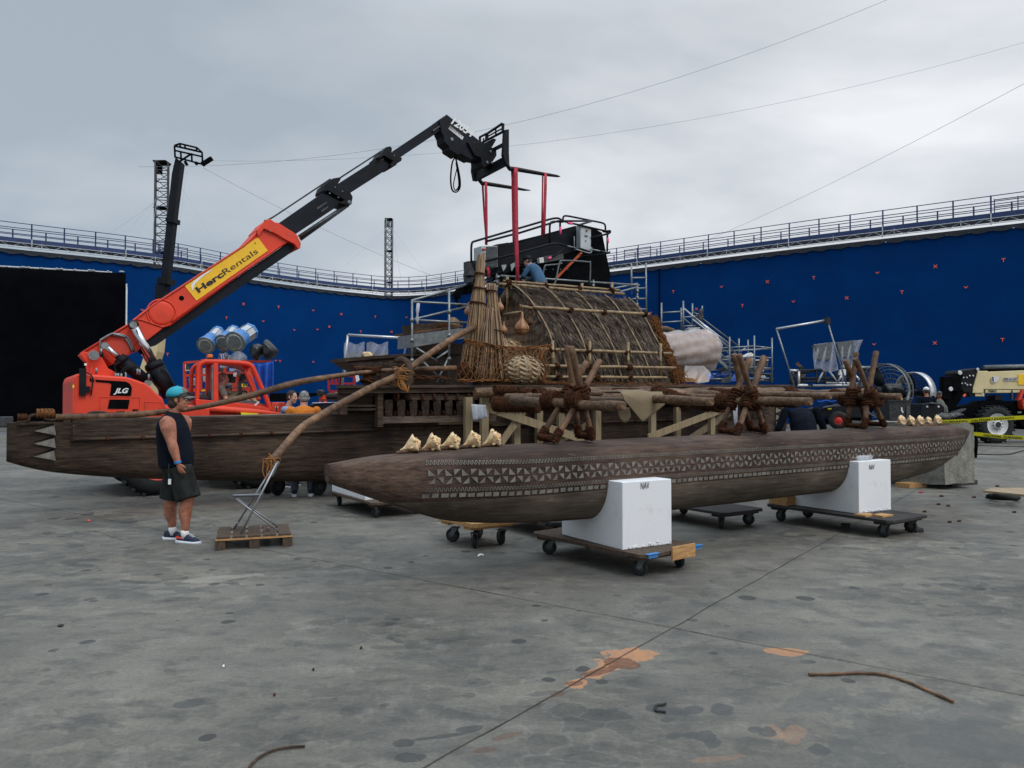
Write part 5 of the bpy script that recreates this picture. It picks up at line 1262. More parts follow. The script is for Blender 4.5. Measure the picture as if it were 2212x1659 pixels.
# ================================================================ scaffolding round the hut
def scaff(name, label, loc, segs, r=.024, mt='galv', group=None, parts=None):
    T = thing(name, label, 'scaffold', loc, ROT, group)
    for nm, p, q in segs:
        b = MB(); b.tube(p, q, r, n=7)
        if nm == 'upright':
            for k in range(1,4): c = V(p).lerp(V(q), k/4); b.tube(c-V((0,0,.04)), c+V((0,0,.04)), r*1.7, n=7)
        b.build(nm, mt, T)
    return T
def z6(x, y): return 877.8+.2728*x, 548.6+.2728*y
Y6 = 8.4
S = []
def s6(nm, a, b_, y0, y1=None): S.append((nm, pl(*z6(*a), y0), pl(*z6(*b_), y1 if y1 is not None else y0)))
s6('upright', (45,365),(45,1005),8.2); s6('upright', (338,270),(340,1020),7.6); s6('upright', (715,150),(716,300),9.2)
s6('rail', (40,370),(520,235),8.2,9.4); s6('rail', (45,378),(495,402),8.2,8.2); s6('rail', (42,522),(500,412),8.2,9.2); s6('rail', (95,525),(480,545),8.2,8.2)
s6('rail', (520,235),(720,172),9.4,9.9); s6('brace', (130,850),(290,1010),8.4); s6('brace', (80,745),(240,850),8.3); s6('brace', (330,830),(240,1020),8.2); s6('brace', (345,760),(240,830),7.9)
scaff('scaffold_stand', 'galvanised scaffold stand left of the reed bundles', pl(930,825,8.2), S)
S = []
s6('rail', (745,172),(1845,248),8.78); s6('upright', (1480,205),(1478,300),8.78); s6('upright', (1830,240),(1826,455),8.78); s6('rail', (1560,290),(1830,235),8.8,9.6); s6('rail', (1690,300),(1830,262),8.8,9.6)
s6('rail', (1740,420),(1825,422),8.9)
scaff('scaffold_rail', 'galvanised scaffold guard rail running behind the hut ridge', pl(1380,700,9.6), S)
S = []
s6('stile', (1782,75),(1784,320),10.0); s6('stile', (1897,70),(1902,560),10.0)
for k in range(6): s6('rung', (1784,190+k*83),(1900,188+k*83),10.0)
scaff('scaffold_ladder', 'scaffold ladder rising right of the hut', pl(1396,700,10.0), S)
b = MB(); b.path(cr([pl(1164,617,8.74), pl(1170,612,8.74), pl(1176,577,8.74), pl(1184,573,8.74), pl(1206,571,8.74), pl(1214,568,8.74)],4),.022,7); b.path(cr([pl(1192,617,8.74), pl(1200,608,8.74), pl(1208,570,8.74), pl(1218,563,8.74), pl(1270,566,8.74), pl(1275,570,8.74), pl(1274,615,8.74)],4),.022,7)
tag(b.build('guard_loop', 'galv_dark', loc=pl(1220,617,8.74)), 'dark looped grab rails behind the hut ridge by the man in blue', 'rail')
# grey cladded stage ramp and dark decorated canoe behind the reed bundles
b = MB(); b.outl([(894,722),(1000,708),(1003,731),(893,750)],8.6,9.4); tag(b.build('stage_ramp', 'galv', loc=pl(950,745,8.6)), 'sloping grey ramp board on the left scaffold', 'ramp')
b = MB(); b.outl([(892,716),(1000,702),(1000,706),(894,721)],8.6,9.5); tag(b.build('ramp_plank', 'pole_wood', loc=pl(950,715,8.6)), 'thin brown plank on top of the grey ramp', 'plank')
# second decorated canoe behind
BK = 11.6
cn = thing('carved_canoe', 'second brown canoe with carved diamonds behind the deck', 'canoe', pl(880,830, BK), ROT)
b = MB(); b.outl([(750,776),(890,766),(1000,762),(1012,790),(1012,838),(870,838),(812,812),(768,795),(750,783)], BK, BK+.9); b.build('hull_body', 'cleat_wood', cn, bevel=.03)
b = MB(); b.outl([(745,773),(890,763),(1000,758),(1000,763),(890,769),(746,781)], BK-.05, BK+.95); b.build('gunwale', 'deck_wood', cn)
b = MB()
for k in range(9):
    u = 778+k*22; v = 787-k*.6
    for s in (-1,1): b.add([pl(u-6, v, BK-.01), pl(u, v-4*s, BK-.01), pl(u, v-3*s, BK-.01), pl(u-5, v, BK-.01)],[(0,1,2,3)]); b.add([pl(u+6, v, BK-.01), pl(u, v-4*s, BK-.01), pl(u, v-3*s, BK-.01), pl(u+5, v, BK-.01)],[(0,1,2,3)])
    for q in (9,12): b.add([pl(u+q, v-4, BK-.01), pl(u+q+2, v, BK-.01), pl(u+q, v+4, BK-.01), pl(u+q+1, v, BK-.01)],[(0,1,2,3)])
b.build('carved_band', 'inlay', cn, fixn=False)
b = MB(); b.outl([(898,738),(1005,742),(1005,765),(898,763)],10.8,11.2); tag(b.build('carved_plank', 'cleat_wood', loc=pl(950,764,10.8)), 'carved dark plank seen through the left scaffold', 'plank')
b = MB(); b.outl([(892,700),(952,696),(952,712),(894,716)],9.8,10.4); b.outl([(948,696),(1000,690),(1000,700),(950,706)],9.8,10.4); tag(b.build('stacked_boards', 'deck_wood', loc=pl(945,715,9.8)), 'brown boards stacked at the top of the ramp', 'boards')
for k, (u, v, r, lab, mt) in enumerate(((979,699,.16, 'small striped basket on the boards left of the bundles', 'weave_tan'),(959,706,.15, 'small heap of dark red rope on the ramp boards', 'coir'))):
    b = MB(); b.ball(pl(u, v, 9.5),(r, r, r*.9),14,8, jit=.25); tag(b.build('ramp_bundle', mt, loc=pl(u, v+6,9.5)), lab, 'bundle')
b = MB()
for k in range(3): b.path([pl(902+k*1.5,655,8.1), pl(900+k*2,670,8.1), pl(903-k*2,690,8.1), pl(902,700,8.1)],.02,5)
tag(b.build('rope_hank', 'white_cloth', loc=pl(902,700,8.1)), 'pale hank of rope hanging on the left scaffold upright', 'rope')
# wrapped crate right of the hut
wr = thing('wrapped_prop', 'big brown cylinder prop wrapped in clear plastic sheet right of the hut', 'wrapped prop', pl(1475,815,7.0), ROT)
def wv(i, k, off=0):
    a0 = pl(1405,760,7.4); a1 = pl(1534,757,7.4); c = a0.lerp(a1, i); R0 = (.40+.12*i)*(1 if i < .88 else math.sqrt(max(0,1-((i-.88)/.13)**2))); ang = k*2*math.pi; q = 1+off+(.09 if off else .02)*noise.noise(V((i*6, math.cos(ang)*2, math.sin(ang)*2+off*40)))+off*.35*math.sin(ang*11+i*7)
    return c+(AN*math.cos(ang)+V((0,0,1))*math.sin(ang))*R0*q
b = MB(); b.sheet(lambda i, k: wv(i, k),16,20); b.build('cylinder', 'brown_wrap', wr)
b = MB(); b.sheet(lambda i, k: wv(i, k, .10),36,72); b.build('plastic_sheet', 'plastic_wrap', wr)
b = MB(); b.outl([(1462,792),(1520,795),(1530,825),(1462,825)],7.3,8.0); b.build('crate', 'ply', wr)
b = MB(); b.outl([(1456,788),(1464,788),(1464,825),(1456,825)],7.1,7.9); b.build('side_board', 'galv_dark', wr)
b = MB()
def skirt(i, k):
    t0 = pl(1480+40*i, 790,7.0); bt = pl(1468+(i*72 if k < .5 else i*72-(k-.5)*20*i),790+(32-6*math.sin(i*7))*1.0,6.9); return t0.lerp(bt, k)-AN*(.05+.09*math.sin(i*13+k*3))*k
b.sheet(skirt, 26,10); b.build('plastic_skirt', 'plastic_wrap', wr)
for k, (u, v) in enumerate(((1488,723),(1495,724),(1483,725))):
    b = MB(); b.ball(pl(u, v, 7.4),.05,8,6, jit=.4); tag(b.build('small_seashell', 'shell', loc=pl(u, v+3,7.4)),('small pinkish shell on top of the plastic-wrapped prop, middle one', 'small pinkish shell on the wrapped prop, right one', 'small pinkish shell on the wrapped prop, left one')[k], 'seashell', 'shells on the wrapped prop')

# ================================================================ black camera crane base hanging from pink slings behind the hut
def z5(x, y): return 877.8+.2646*x, 219.4+.2646*y
CY0, CY1 = 9.05,10.15
cr_ = thing('camera_crane', 'black camera crane arm with looped railings hanging behind the hut', 'crane', pl(1180,620,9.6), ROT)
def o5(pts, ya, yb, name, mt, bev=.0):
    b = MB(); b.outl([z5(*p) for p in pts], ya, yb); return b.build(name, mt, cr_, bevel=bev)
o5([(748,1175),(1380,1018),(1425,1010),(1425,1225),(1370,1232),(1080,1300),(940,1330),(750,1352)],9.3,9.9, 'beam', 'boom_steel', .02)
o5([(1425,1030),(1508,1020),(1600,1068),(1640,1270),(1668,1400),(1662,1520),(1330,1515),(1200,1500),(1000,1490),(930,1470),(940,1335),(1370,1238),(1425,1228)],9.15,10.1, 'weight_box', 'matte_black', .02)
o5([(735,1165),(830,1150),(890,1160),(890,1345),(830,1400),(745,1390)],9.2,9.95, 'joint_housing', 'black_paint', .01)
o5([(612,1178),(745,1178),(745,1350),(612,1345)],9.0,9.35, 'control_box', 'grey_box', .008)
b = MB()
for k in range(16): p = z5(655+k*5.6,1185); q = z5(655+k*5.6,1345); b.tube(pl(*p, 8.985), pl(*q, 8.985),.010, n=4)
b.build('cooling_rib', 'galv_dark', cr_)
o5([(1422,1012),(1508,1022),(1506,1222),(1422,1195)],8.98,9.16, 'electric_box', 'grey_box', .008)
for (x, y) in ((622,1207),(637,1210),(634,1280),(1470,1055)):
    b = MB(); b.lathe(pl(*z5(x, y),8.98),-AN, [(0,.022),(.03,.025),(.04,.015),(.041,.001)],10); b.build('red_button', 'red_lens', cr_)
b = MB(); b.box(pl(*z5(1470,1097),8.965),(.10,.03,.025)); b.box(pl(*z5(1466,1137),8.965),(.02,.02,.03)); b.box(pl(*z5(636,1243),8.985),(.06,.03,.025)); b.build('box_latch', 'galv_dark', cr_)
rk = random.Random(4)
b = MB()
for k in range(40):
    x = rk.uniform(490,600); y = rk.uniform(1320,1480); c = pl(*z5(x, y), rk.uniform(9.1,9.8)); b.box(c, (rk.uniform(.05,.16), rk.uniform(.1,.25), rk.uniform(.05,.18)))
for k in range(14):
    x = rk.uniform(600,830); y = rk.uniform(1340,1440); c = pl(*z5(x, y), rk.uniform(9.1,9.8)); b.path(cr([c, c+V((rk.uniform(-.2,.2),0,-.15)), c+V((rk.uniform(-.3,.3),0, rk.uniform(-.35,0)))],3),.014,4)
b.build('machinery', 'black_plastic', cr_)
b = MB(); b.ring(pl(*z5(485,1598),9.3), AN, .27,.035,24,6); b.outl([z5(415,1560), z5(440,1520), z5(470,1530), z5(440,1610), z5(420,1605)],9.2,9.4); b.outl([z5(495,1500), z5(560,1490), z5(560,1560), z5(500,1560)],9.2,9.6); b.build('end_ring', 'matte_black', cr_)
def rl(pts, y0, r=.026, name='railing', mt='black_paint'):
    b = MB(); P = [pl(*z5(*p[:2]), p[2] if len(p) > 2 else y0) for p in pts]
    out = [P[0]]
    for i in range(1, len(P)-1):
        a = P[i]+(P[i-1]-P[i]).normalized()*min(.16,(P[i-1]-P[i]).length/2.2); c = P[i]+(P[i+1]-P[i]).normalized()*min(.16,(P[i+1]-P[i]).length/2.2)
        for k in range(5): t = k/4; out.append(a*(1-t)**2+P[i]*2*t*(1-t)+c*t*t)
    out.append(P[-1]); b.path(out, r, 8); return b.build(name, mt, cr_)
rl([(530,1315),(530,1150),(560,1140),(1190,955),(1240,950),(1272,970)],8.95)
rl([(660,1140),(880,1082)],8.95); rl([(915,1075),(1180,993),(1250,970),(1400,1005),(1640,1060),(1665,1052),(1665,1075),(1510,1112)],8.95)
rl([(1278,975),(1280,935),(1310,932),(1610,992),(1625,1010),(1625,1060)],10.1); rl([(1270,975),(1525,975,10.1)],8.95); rl([(1400,1010),(1520,975,10.1)],8.95)
rl([(1170,1160),(1170,990),(1200,978),(1280,982)],9.0); rl([(1255,990),(1255,1085)],9.0); rl([(915,1145),(1380,1020)],9.1,.02)
rl([(620,1310),(900,1240),(1195,1158),(1250,1162),(1310,1178)],8.92); rl([(1310,1178),(1380,1195)],8.92,.02, 'railing', 'galv'); rl([(1505,1205),(1650,1235)],8.92,.02, 'railing', 'galv'); rl([(1580,1222),(1655,1240),(1660,1225)],8.92)
rl([(1640,1225),(1640,1075),(1665,1065)],9.6); rl([(1605,1060),(1655,1070)],9.0); rl([(1370,1100),(1370,1190),(1375,1220)],8.95,.02, 'railing', 'galv_dark'); rl([(1510,1190),(1515,1230),(1490,1240),(1380,1205)],8.9,.018, 'railing', 'galv')
for a in (((1320,992),(1355,997)),((1258,1025),(1258,1085)),((1646,1115),(1644,1155)),((1155,1285),(1180,1272))): rl(list(a),8.92,.030, 'pink_tape', 'pink')
rl([(1155,1288),(1300,1200)],8.95,.022); rl([(1440,1260),(1650,1240)],9.0,.012); rl([(1300,1325),(1440,1260)],9.0,.012)
b = MB(); b.outl([z5(1085,1275), z5(1120,1270), z5(1125,1312), z5(1090,1318)],8.95,9.05); b.build('small_monitor', 'rim_white', cr_)
b = MB(); b.outl([z5(1125,1262), z5(1280,1240), z5(1285,1285), z5(1130,1315)],9.0,9.3); b.build('valve_block', 'dark_grey', cr_)
b = MB(); b.outl([z5(775,1335), z5(815,1330), z5(815,1350), z5(792,1385)],9.1,9.12); b.outl([z5(850,1330), z5(890,1310), z5(890,1335), z5(860,1385)],9.1,9.12); b.build('gauge_plate', 'grey_box', cr_)
b = MB(); b.bar(pl(*z5(1432,1232),8.98), pl(*z5(1215,1450),8.9),.01,.06, up=AN.cross(V((1,0,1)))); b.build('orange_strap', 'orange_strap', cr_)
b = MB()
for i in range(7): b.lathe(pl(*z5(960+i*60,1370),9.05), AN, [(0,.01),(.03,.02)],6)
b.build('bolt', 'galv', cr_)
# ================================================================ people
def figure(label, loc, yaw, J=None, shirt='shirt_grey', sleeve=.5, pants='jeans', short=0, hair='hair_dark', skin='skin', cap=None, capb=None, fat=1.0, head=(0,0), vox=.010, shoes='navy', sole='sole', hands=None, glasses=False, beard=None, h=1.0, hair_len=0, name='person', legs=True, sole_=True, hs=1.0, hem=1.0):
    T = thing(name, label, 'person', loc, yaw); X0_ = Matrix.Translation(V(loc)) @ Matrix.Rotation(yaw, 4, 'Z') @ Matrix.Diagonal((h, h, h, 1))
    D = dict(head=(.02,0,1.635), neck=(-.01,0,1.50), chest=(-.01,0,1.30), belly=(.01,0,1.10), hip=(0,0,.95), sL=(-.01,.19,1.42), eL=(-.03,.25,1.14), wL=(.05,.26,.90), sR=(-.01,-.19,1.42), eR=(-.03,-.25,1.14), wR=(.05,-.26,.90),
             hL=(0,.095,.90), kL=(.02,.11,.49), aL=(-.02,.12,.09), hR=(0,-.095,.90), kR=(.02,-.11,.49), aR=(-.02,-.12,.09), fL=(1,.1), fR=(1,-.1))
    D.update(J or {}); P = {k: V(v) for k, v in D.items() if len(v) == 3}
    def torso(m, o, z0=0, upto='neck'):
        up = (P['chest']-P['hip']); sy = V((0,1,0)); sh = (P['sL']-P['sR']); sy = sh.normalized() if sh.length > .1 else sy
        R_ = [(P['hip']-V((0,0,.09)),.125*fat**.4,.165,1),(P['hip'],.128*fat**.6,.172,1),(P['belly'],.118*fat, .155*fat**.5,1),(P['belly'].lerp(P['chest'],.5),.124*fat**.8,.165*fat**.4,1),(P['chest'],.128,.18,1),
              (P['chest'].lerp(P['neck'],.45),.112,.185,1),(P['chest'].lerp(P['neck'],.72),.088,.145,1),(P['neck']-V((0,0,.035)),.066,.085,0)]
        rings = []
        for i, (c, rx, ry, _) in enumerate(R_):
            if c.z < z0: continue
            if i == len(R_)-1: o_ = min(o, .006)
            else: o_ = o
            nx = R_[min(i+1, len(R_)-1)][0]-R_[max(i-1,0)][0]; nx = nx.normalized() if nx.length > 0 else V((0,0,1)); f = sy.cross(nx).normalized()
            rings.append([c+f*(math.cos(a)*(rx+o_))+sy*(math.sin(a)*(ry+o_)) for a in [2*math.pi*k/18 for k in range(18)]])
        m.loft(rings)
    def limb(m, pts, rs, o=0, n=12): m.path([P[p] if isinstance(p, str) else V(p) for p in pts],[r+o for r in rs], n)
    b = MB(); b.M = X0_; torso(b, 0)
    for s in 'LR':
        S, E, W = P['s'+s], P['e'+s], P['w'+s]
        b.ball(S, .062,10,8); limb(b, [S, S.lerp(E, .35), E.lerp(S, .12), E, E.lerp(W, .25), E.lerp(W, .7), W],[.058*fat**.3,.056*fat**.3,.043,.043,.045,.036,.029])
        if legs:
            Hh, K, A = P['h'+s], P['k'+s], P['a'+s]; cb = K.lerp(A, .33)-(V((.02,0,0)))
            limb(b, [Hh, Hh.lerp(K, .35), K.lerp(Hh, .08), K, cb, K.lerp(A, .7), A, A-V((0,0,.05))],[.095,.088,.062,.058,.062,.046,.038,.04])
        # hand
        hd = (hands or {}).get(s, {}); d = V(hd.get('d', (W-E).normalized()*.8+V((0,0,-.3)))).normalized(); sd = 1 if s == 'L' else -1
        nrm = V(hd.get('n', (0,-sd, 0))); nrm = (nrm-d*nrm.dot(d)).normalized(); lat = d.cross(nrm).normalized()
        if lat.x < 0 and not hd.get('flip'): lat = -lat          # thumb side forward
        cu_ = hd.get('curl', .45)
        b.path([W-d*.01, W+d*.03, W+d*.06, W+d*.088],[.029,.032,.034,.026],10, flat=.5, up=nrm)
        for k, (L, off) in enumerate(((.066,.030),(.074,.011),(.069,-.009),(.054,-.027))):
            p = W+d*.078+lat*off; pts = [p-d*.02, p]; dd = d.copy()
            for q in range(3):
                a = cu_*(.6+.5*q*.6)+.05*k; dd = (d*math.cos(a*(q+1)*.62)+nrm*math.sin(a*(q+1)*.62)).normalized(); pts.append(pts[-1]+dd*L*(.42,.33,.25)[q])
            b.path(pts, [.0095,.0092,.0088,.0082,.0068],8)
        p = W+d*.022+lat*.026; b.path([p-lat*.012, p+(d*.5+lat*.6)*.028, p+(d*.9+lat*.75)*.040+nrm*.006, p+(d*1.0+lat*.5)*.065+nrm*.016],[.013,.0125,.011,.008],8)
    # head
    HM = X0_ @ Matrix.Translation(P['head']) @ Matrix.Rotation(head[0],4, 'Z') @ Matrix.Rotation(head[1],4, 'Y') @ Matrix.Diagonal((hs, hs, hs, 1))
    nk = P['neck']; hb_ = Matrix.Translation(P['head']) @ Matrix.Rotation(head[0],4, 'Z') @ Matrix.Rotation(head[1],4, 'Y')
    limb(b, [nk-V((0,0,.06)), nk, hb_ @ V((-.015,0,-.06))],[.064*fat**.25,.058*fat**.25,.055*fat**.2])
    b.M = HM
    b.ball((-.008,0,.028),(.094,.077,.092),16,12); b.ball((.022,0,-.03),(.068,.062,.078),14,10); b.ball((.052,0,-.088),(.032,.036,.024),10,8); b.ball((.010,0,-.070),(.058,.056,.036),12,8)
    b.path([(.076,0,.022),(.092,0,-.004),(.104,0,-.026),(.086,0,-.034)],[.010,.011,.0145,.009],8); b.ball((.094,.012,-.028),.008,7,5); b.ball((.094,-.012,-.028),.008,7,5)
    b.ball((.076,0,.030),(.016,.046,.010),10,6); b.ball((.084,0,-.052),(.012,.025,.0065),8,5); b.ball((.082,0,-.064),(.012,.021,.007),8,5)
    for s in (-1,1):
        b.ball((.058, s*.042,-.018),(.022,.018,.02),8,6); b.path([(-.004, s*.072,.012),(-.016, s*.083,.026),(-.026, s*.086,.010),(-.022, s*.082,-.012),(-.008, s*.074,-.026)],[.008,.0085,.009,.0085,.008],7); b.ball((-.010, s*.077,-.002),(.013,.006,.02),8,6)
    body = b.build('body', skin, T, remesh=vox*.7 if vox > .008 else vox, smoothit=2)
    for s in (-1,1):
        e = MB(); e.M = HM; e.ball((.0745, s*.030,.008),(.011,.013,.009),8,6); e.build('eye', 'white_fabric', T); e = MB(); e.M = HM; e.ball((.0835, s*.030,.007),(.0035,.006,.006),8,6); e.build('iris', 'ink', T)
    if hair:
        e = MB(); e.M = HM; e.ball((-.016,0,.036),(.096,.083,.094),16,12, jit=.05); e.ball((-.045,0,-.018-hair_len),(.062,.074,.062),12,8, jit=.08)
        for s in (-1,1): e.ball((-.004+.012, s*.068,.018),(.022,.012,.034),8,6)
        o = e.build('hair', hair, T, remesh=.008, smoothit=1)
        # keep the face clear
        bm = bmesh.new(); bm.from_mesh(o.data); Wm = (WM[T].inverted() @ HM).inverted()
        dl = [v_ for v_ in bm.verts if (lambda p: p.x > .050 and p.z < .082 or (p.x > .022 and p.z < .03) or p.z < -.07-hair_len or (abs(p.y) > .070 and p.z < -.012 and p.x > -.03))(Wm @ v_.co)]
        bmesh.ops.delete(bm, geom=dl, context='VERTS'); bm.to_mesh(o.data); bm.free()
    if beard:
        e = MB(); e.M = HM; e.ball((.050,0,-.078),(.046,.050,.040),12,8, jit=.1); e.ball((.088,0,-.042),(.010,.026,.006),8,5); e.build('beard', beard, T, remesh=.007, smoothit=1)
    if glasses:
        e = MB(); e.M = HM
        for s in (-1,1): e.ring((.094, s*.032,.010),(1,0,0),.020,.0018,14,4); e.path([(.093, s*.052,.014),(.05, s*.078,.014),(-.01, s*.084,.014)],.002,4)
        e.path([(.095,-.012,.013),(.098,0,.015),(.095,.012,.013)],.002,4); e.build('glasses', 'ink', T)
    if cap:
        c_ = MB(); c_.M = HM; n = 20; vs = []; fs = []
        for i in range(8):
            th = (math.pi/2)*i/7
            for k in range(n): a = 2*math.pi*k/n; r_ = math.cos(th); vs.append((-.012+math.cos(a)*.108*r_, math.sin(a)*.089*r_, .050+.095*math.sin(th)**.85+(-.012 if i == 0 else 0)))
        fs = [(i*n+k, i*n+(k+1) % n, (i+1)*n+(k+1) % n, (i+1)*n+k) for i in range(7) for k in range(n)]
        mi = []
        k0 = len(c_.f); c_.add(vs, fs, True)
        if capb:
            for q, f in enumerate(c_.f):
                cx_ = sum(vs[i][0] for i in f)/4; c_.mi[q] = 1 if cx_ > .035 else 0
        c_.cur = 1 if capb else 0
        c_.sheet(lambda i, k: (.088+.085*k*(1-.35*(2*i-1)**2)-.018*(2*i-1)**2*2,(2*i-1)*.070*(1-.12*k),.042-.010*k-.018*(2*i-1)**2+.004),10,5); c_.cur = 0; c_.ball((-.012,0,.146),.008,6,4)
        co = c_.build('cap', [cap, capb] if capb else cap, T, thick=.004)
    # clothes
    if shirt:
        m = MB(); m.M = X0_; torso(m, .013, z0=P['hip'].z-.06)
        for s in 'LR':
            S, E, W = P['s'+s], P['e'+s], P['w'+s]; m.ball(S-(S-P['chest']).normalized()*.008,.070,10,8)
            if sleeve > 0:
                if sleeve <= 1: q = S.lerp(E, .35+.5*sleeve); m.path([S, S.lerp(q, .5), q],[.068*fat**.3,.066*fat**.3,.068],12)
                else: m.path([S, S.lerp(E, .5), E, E.lerp(W, .5), E.lerp(W, .96)],[.068,.064,.056,.051,.043],12)
        o = m.build('shirt', shirt, T, remesh=.011, smoothit=3)
    if pants and legs:
        m = MB(); m.M = X0_; o_ = .015; m.loft([[c+V((math.cos(a)*rx, math.sin(a)*ry, 0)) for a in [2*math.pi*k/18 for k in range(18)]] for c, rx, ry in ((P['hip']+V((0,0,.03)),.135*fat**.7,.178),(P['hip']-V((0,0,.06)),.142*fat**.5,.188),(P['hip']-V((0,0,.14)),.125,.18))])
        for s in 'LR':
            Hh, K, A = P['h'+s], P['k'+s], P['a'+s]
            if short: m.path([Hh+V((0,0,.02)), Hh.lerp(K, .5), Hh.lerp(K, short)],[.118*hem, .120*hem, .122*hem],14)
            else: m.path([Hh+V((0,0,.02)), Hh.lerp(K, .5), K, K.lerp(A, .5), A, A-V((0,0,.03))],[.112,.10,.078,.072,.062,.064],14)
        m.build('shorts' if short else 'trousers', pants, T, remesh=.012, smoothit=3)
    if legs:
        for s in 'LR':
            A = P['a'+s]; fd = V((D['f'+s][0], D['f'+s][1],0)).normalized(); sy = V((-fd.y, fd.x, 0)); g_ = A-V((0,0, A.z if A.z < .2 and sole_ else .09)); g_ = A-V((0,0, min(A.z, .12)))
            def fr_(a, w_, z0, z1): c = g_+fd*a; return [c+sy*(w_*math.cos(t))+V((0,0, z0+(z1-z0)*(.5+.5*math.sin(t)))) for t in [2*math.pi*k/14 for k in range(14)]]
            m = MB(); m.M = X0_; m.loft([fr_(-.095,.012,.03,.07), fr_(-.085,.034,.012,.105), fr_(-.04,.040,.008,.125), fr_(.01,.040,.008,.12), fr_(.06,.042,.008,.098), fr_(.11,.045,.008,.075), fr_(.155,.042,.008,.060), fr_(.185,.025,.012,.045), fr_(.195,.006,.02,.03)])
            sh = m.build('shoe', shoes, T)
            m = MB(); m.M = X0_; m.loft([[g_+fd*a+sy*y+V((0,0, z)) for y, z in ((-w_, 0),(w_, 0),(w_*1.04, z1),(-w_*1.04, z1))] for a, w_, z1 in ((-.105,.020,.045),(-.09,.038,.045),(-.02,.042,.036),(.06,.046,.030),(.12,.050,.028),(.17,.044,.030),(.20,.016,.036))]); m.build('sole', sole, sh)
            if short: m = MB(); m.M = X0_; m.path([g_+V((0,0,.06)), A+V((0,0,.0)), A+V((0,0,.035))],[.044,.043,.043],12); m.build('sock', 'sock', T)
    return T, X0_, HM, P
# man in the foreground
MX = pZ(385,1170,0)
mT, mX, mH, mP = figure('heavyset man in black sleeveless shirt, grey shorts and teal cap watching the canoe', MX, 0, dict(head=(-.012,0,1.650), neck=(-.065,0,1.50), chest=(-.085,0,1.32), belly=(-.04,0,1.10), hip=(-.035,0,.93),
    sR=(-.03,-.235,1.405), eR=(.045,-.29,1.165), wR=(.115,-.285,.935), sL=(-.05,.235,1.405), eL=(-.08,.29,1.15), wL=(-.02,.27,.92),
    hR=(.05,-.10,.86), kR=(.165,-.12,.52), aR=(.125,-.115,.12), hL=(-.06,.10,.86), kL=(-.125,.10,.49), aL=(-.115,.10,.12), fR=(1,-.15), fL=(1,.25)),
    shirt=None, pants='shorts', short=1.02, hs=1.14, hem=1.16, hair='hair_dark', cap='teal', capb='cap_grey', fat=1.42, head=(.28,.0), vox=.007, hands={'R': dict(d=(.38,.02,-1), n=(.25,1,.1), curl=.55, flip=False)}, shoes='navy', hair_len=.012)
m = MB(); m.M = mX   # sleeveless shirt
def tring(c, rx, ry, tilt=0): c = V(c); return [c+V((math.cos(a)*rx, math.sin(a)*ry, math.sin(0)+tilt*math.cos(a))) for a in [2*math.pi*k/22 for k in range(22)]]
m.loft([tring((-.032,0,.875),.186,.208), tring((-.030,0,.92),.192,.215), tring((-.035,0,1.02),.196,.222), tring((-.048,0,1.12),.192,.218), tring((-.065,0,1.24),.185,.218), tring((-.08,0,1.34),.170,.212), tring((-.085,0,1.41),.145,.190), tring((-.075,0,1.465),.108,.150), tring((-.07,0,1.495),.082,.095,.0), tring((-.068,0,1.515),.074,.078,-.015)])
m.build('sleeveless_shirt', 'tank', mT, remesh=.010, smoothit=3)
# fuller upper arm muscle (bare shoulder) as part of the arm silhouette
m = MB(); m.M = mX
for s in (-1,1):
    S, E = (mP['sR'], mP['eR']) if s < 0 else (mP['sL'], mP['eL']); W_ = mP['wR'] if s < 0 else mP['wL']
    m.path([S+V((0,-s*.02,.035)), S+V((0, s*.01,.0)), S.lerp(E, .3)+V((0, s*.012,0)), S.lerp(E, .6), E.lerp(S, .12), E, E.lerp(W_, .25), E.lerp(W_, .6), W_],[.060,.088,.085,.072,.058,.054,.056,.046,.033],14)
    Kk, Aa = (mP['kR'], mP['aR']) if s < 0 else (mP['kL'], mP['aL'])
    m.path([Kk+V((0,0,.10)), Kk, Kk.lerp(Aa, .25)-V((.022,0,0)), Kk.lerp(Aa, .45)-V((.02,0,0)), Kk.lerp(Aa, .75), Aa+V((0,0,.02))],[.078,.068,.076,.070,.050,.042],14)
arms = m.build('limbs', 'skin', mT, remesh=.008, smoothit=2)
body_ = [o for o in KIDSOF(mT) if o.name.startswith('body')][0]
# join the fuller limbs into the one body mesh
bm = bmesh.new(); bm.from_mesh(body_.data); bm.from_mesh(arms.data); bm.to_mesh(body_.data); bm.free(); bpy.data.objects.remove(arms)
md = body_.modifiers.new('r', 'REMESH'); md.mode = 'VOXEL'; md.voxel_size = .0055; md.use_smooth_shade = True; md = body_.modifiers.new('s', 'SMOOTH'); md.iterations = 2
bpy.context.view_layer.update(); m2 = bpy.data.meshes.new_from_object(body_.evaluated_get(bpy.context.evaluated_depsgraph_get())); body_.modifiers.clear(); body_.data = m2
if not m2.materials: m2.materials.append(MATS['skin'])
# tattoos on both calves: ink laid over the skin
for (K_, A_, s, nm) in ((mP['kR'], mP['aR'],.030, 'a'),(mP['kL'], mP['aL'],-.035, 'b')):
    m = MB(); m.M = mX; c = K_.lerp(A_, .42); rk = random.Random(ord(nm))
    for _ in range(26):
        a = rk.uniform(-2.2,-.9) if nm == 'a' else rk.uniform(-3.3,-2.2); z = rk.uniform(-.10,.10); rr = .0705-.022*max(0,(.02-z)/.12)
        p = c+V((math.cos(a)*rr-.02, math.sin(a)*rr, z)); q = p+V((rk.uniform(-.012,.012),0, rk.uniform(-.03,.03))); m.path([p, p.lerp(q, .5)+V((rk.uniform(-.01,.01),0,0)), q],[.001, rk.uniform(.003,.006),.001],5, flat=.5)
    m.build('tattoo', 'tattoo', mT)
m = MB(); m.M = mX; W_ = mP['wR']; d_ = (mP['wR']-mP['eR']).normalized()
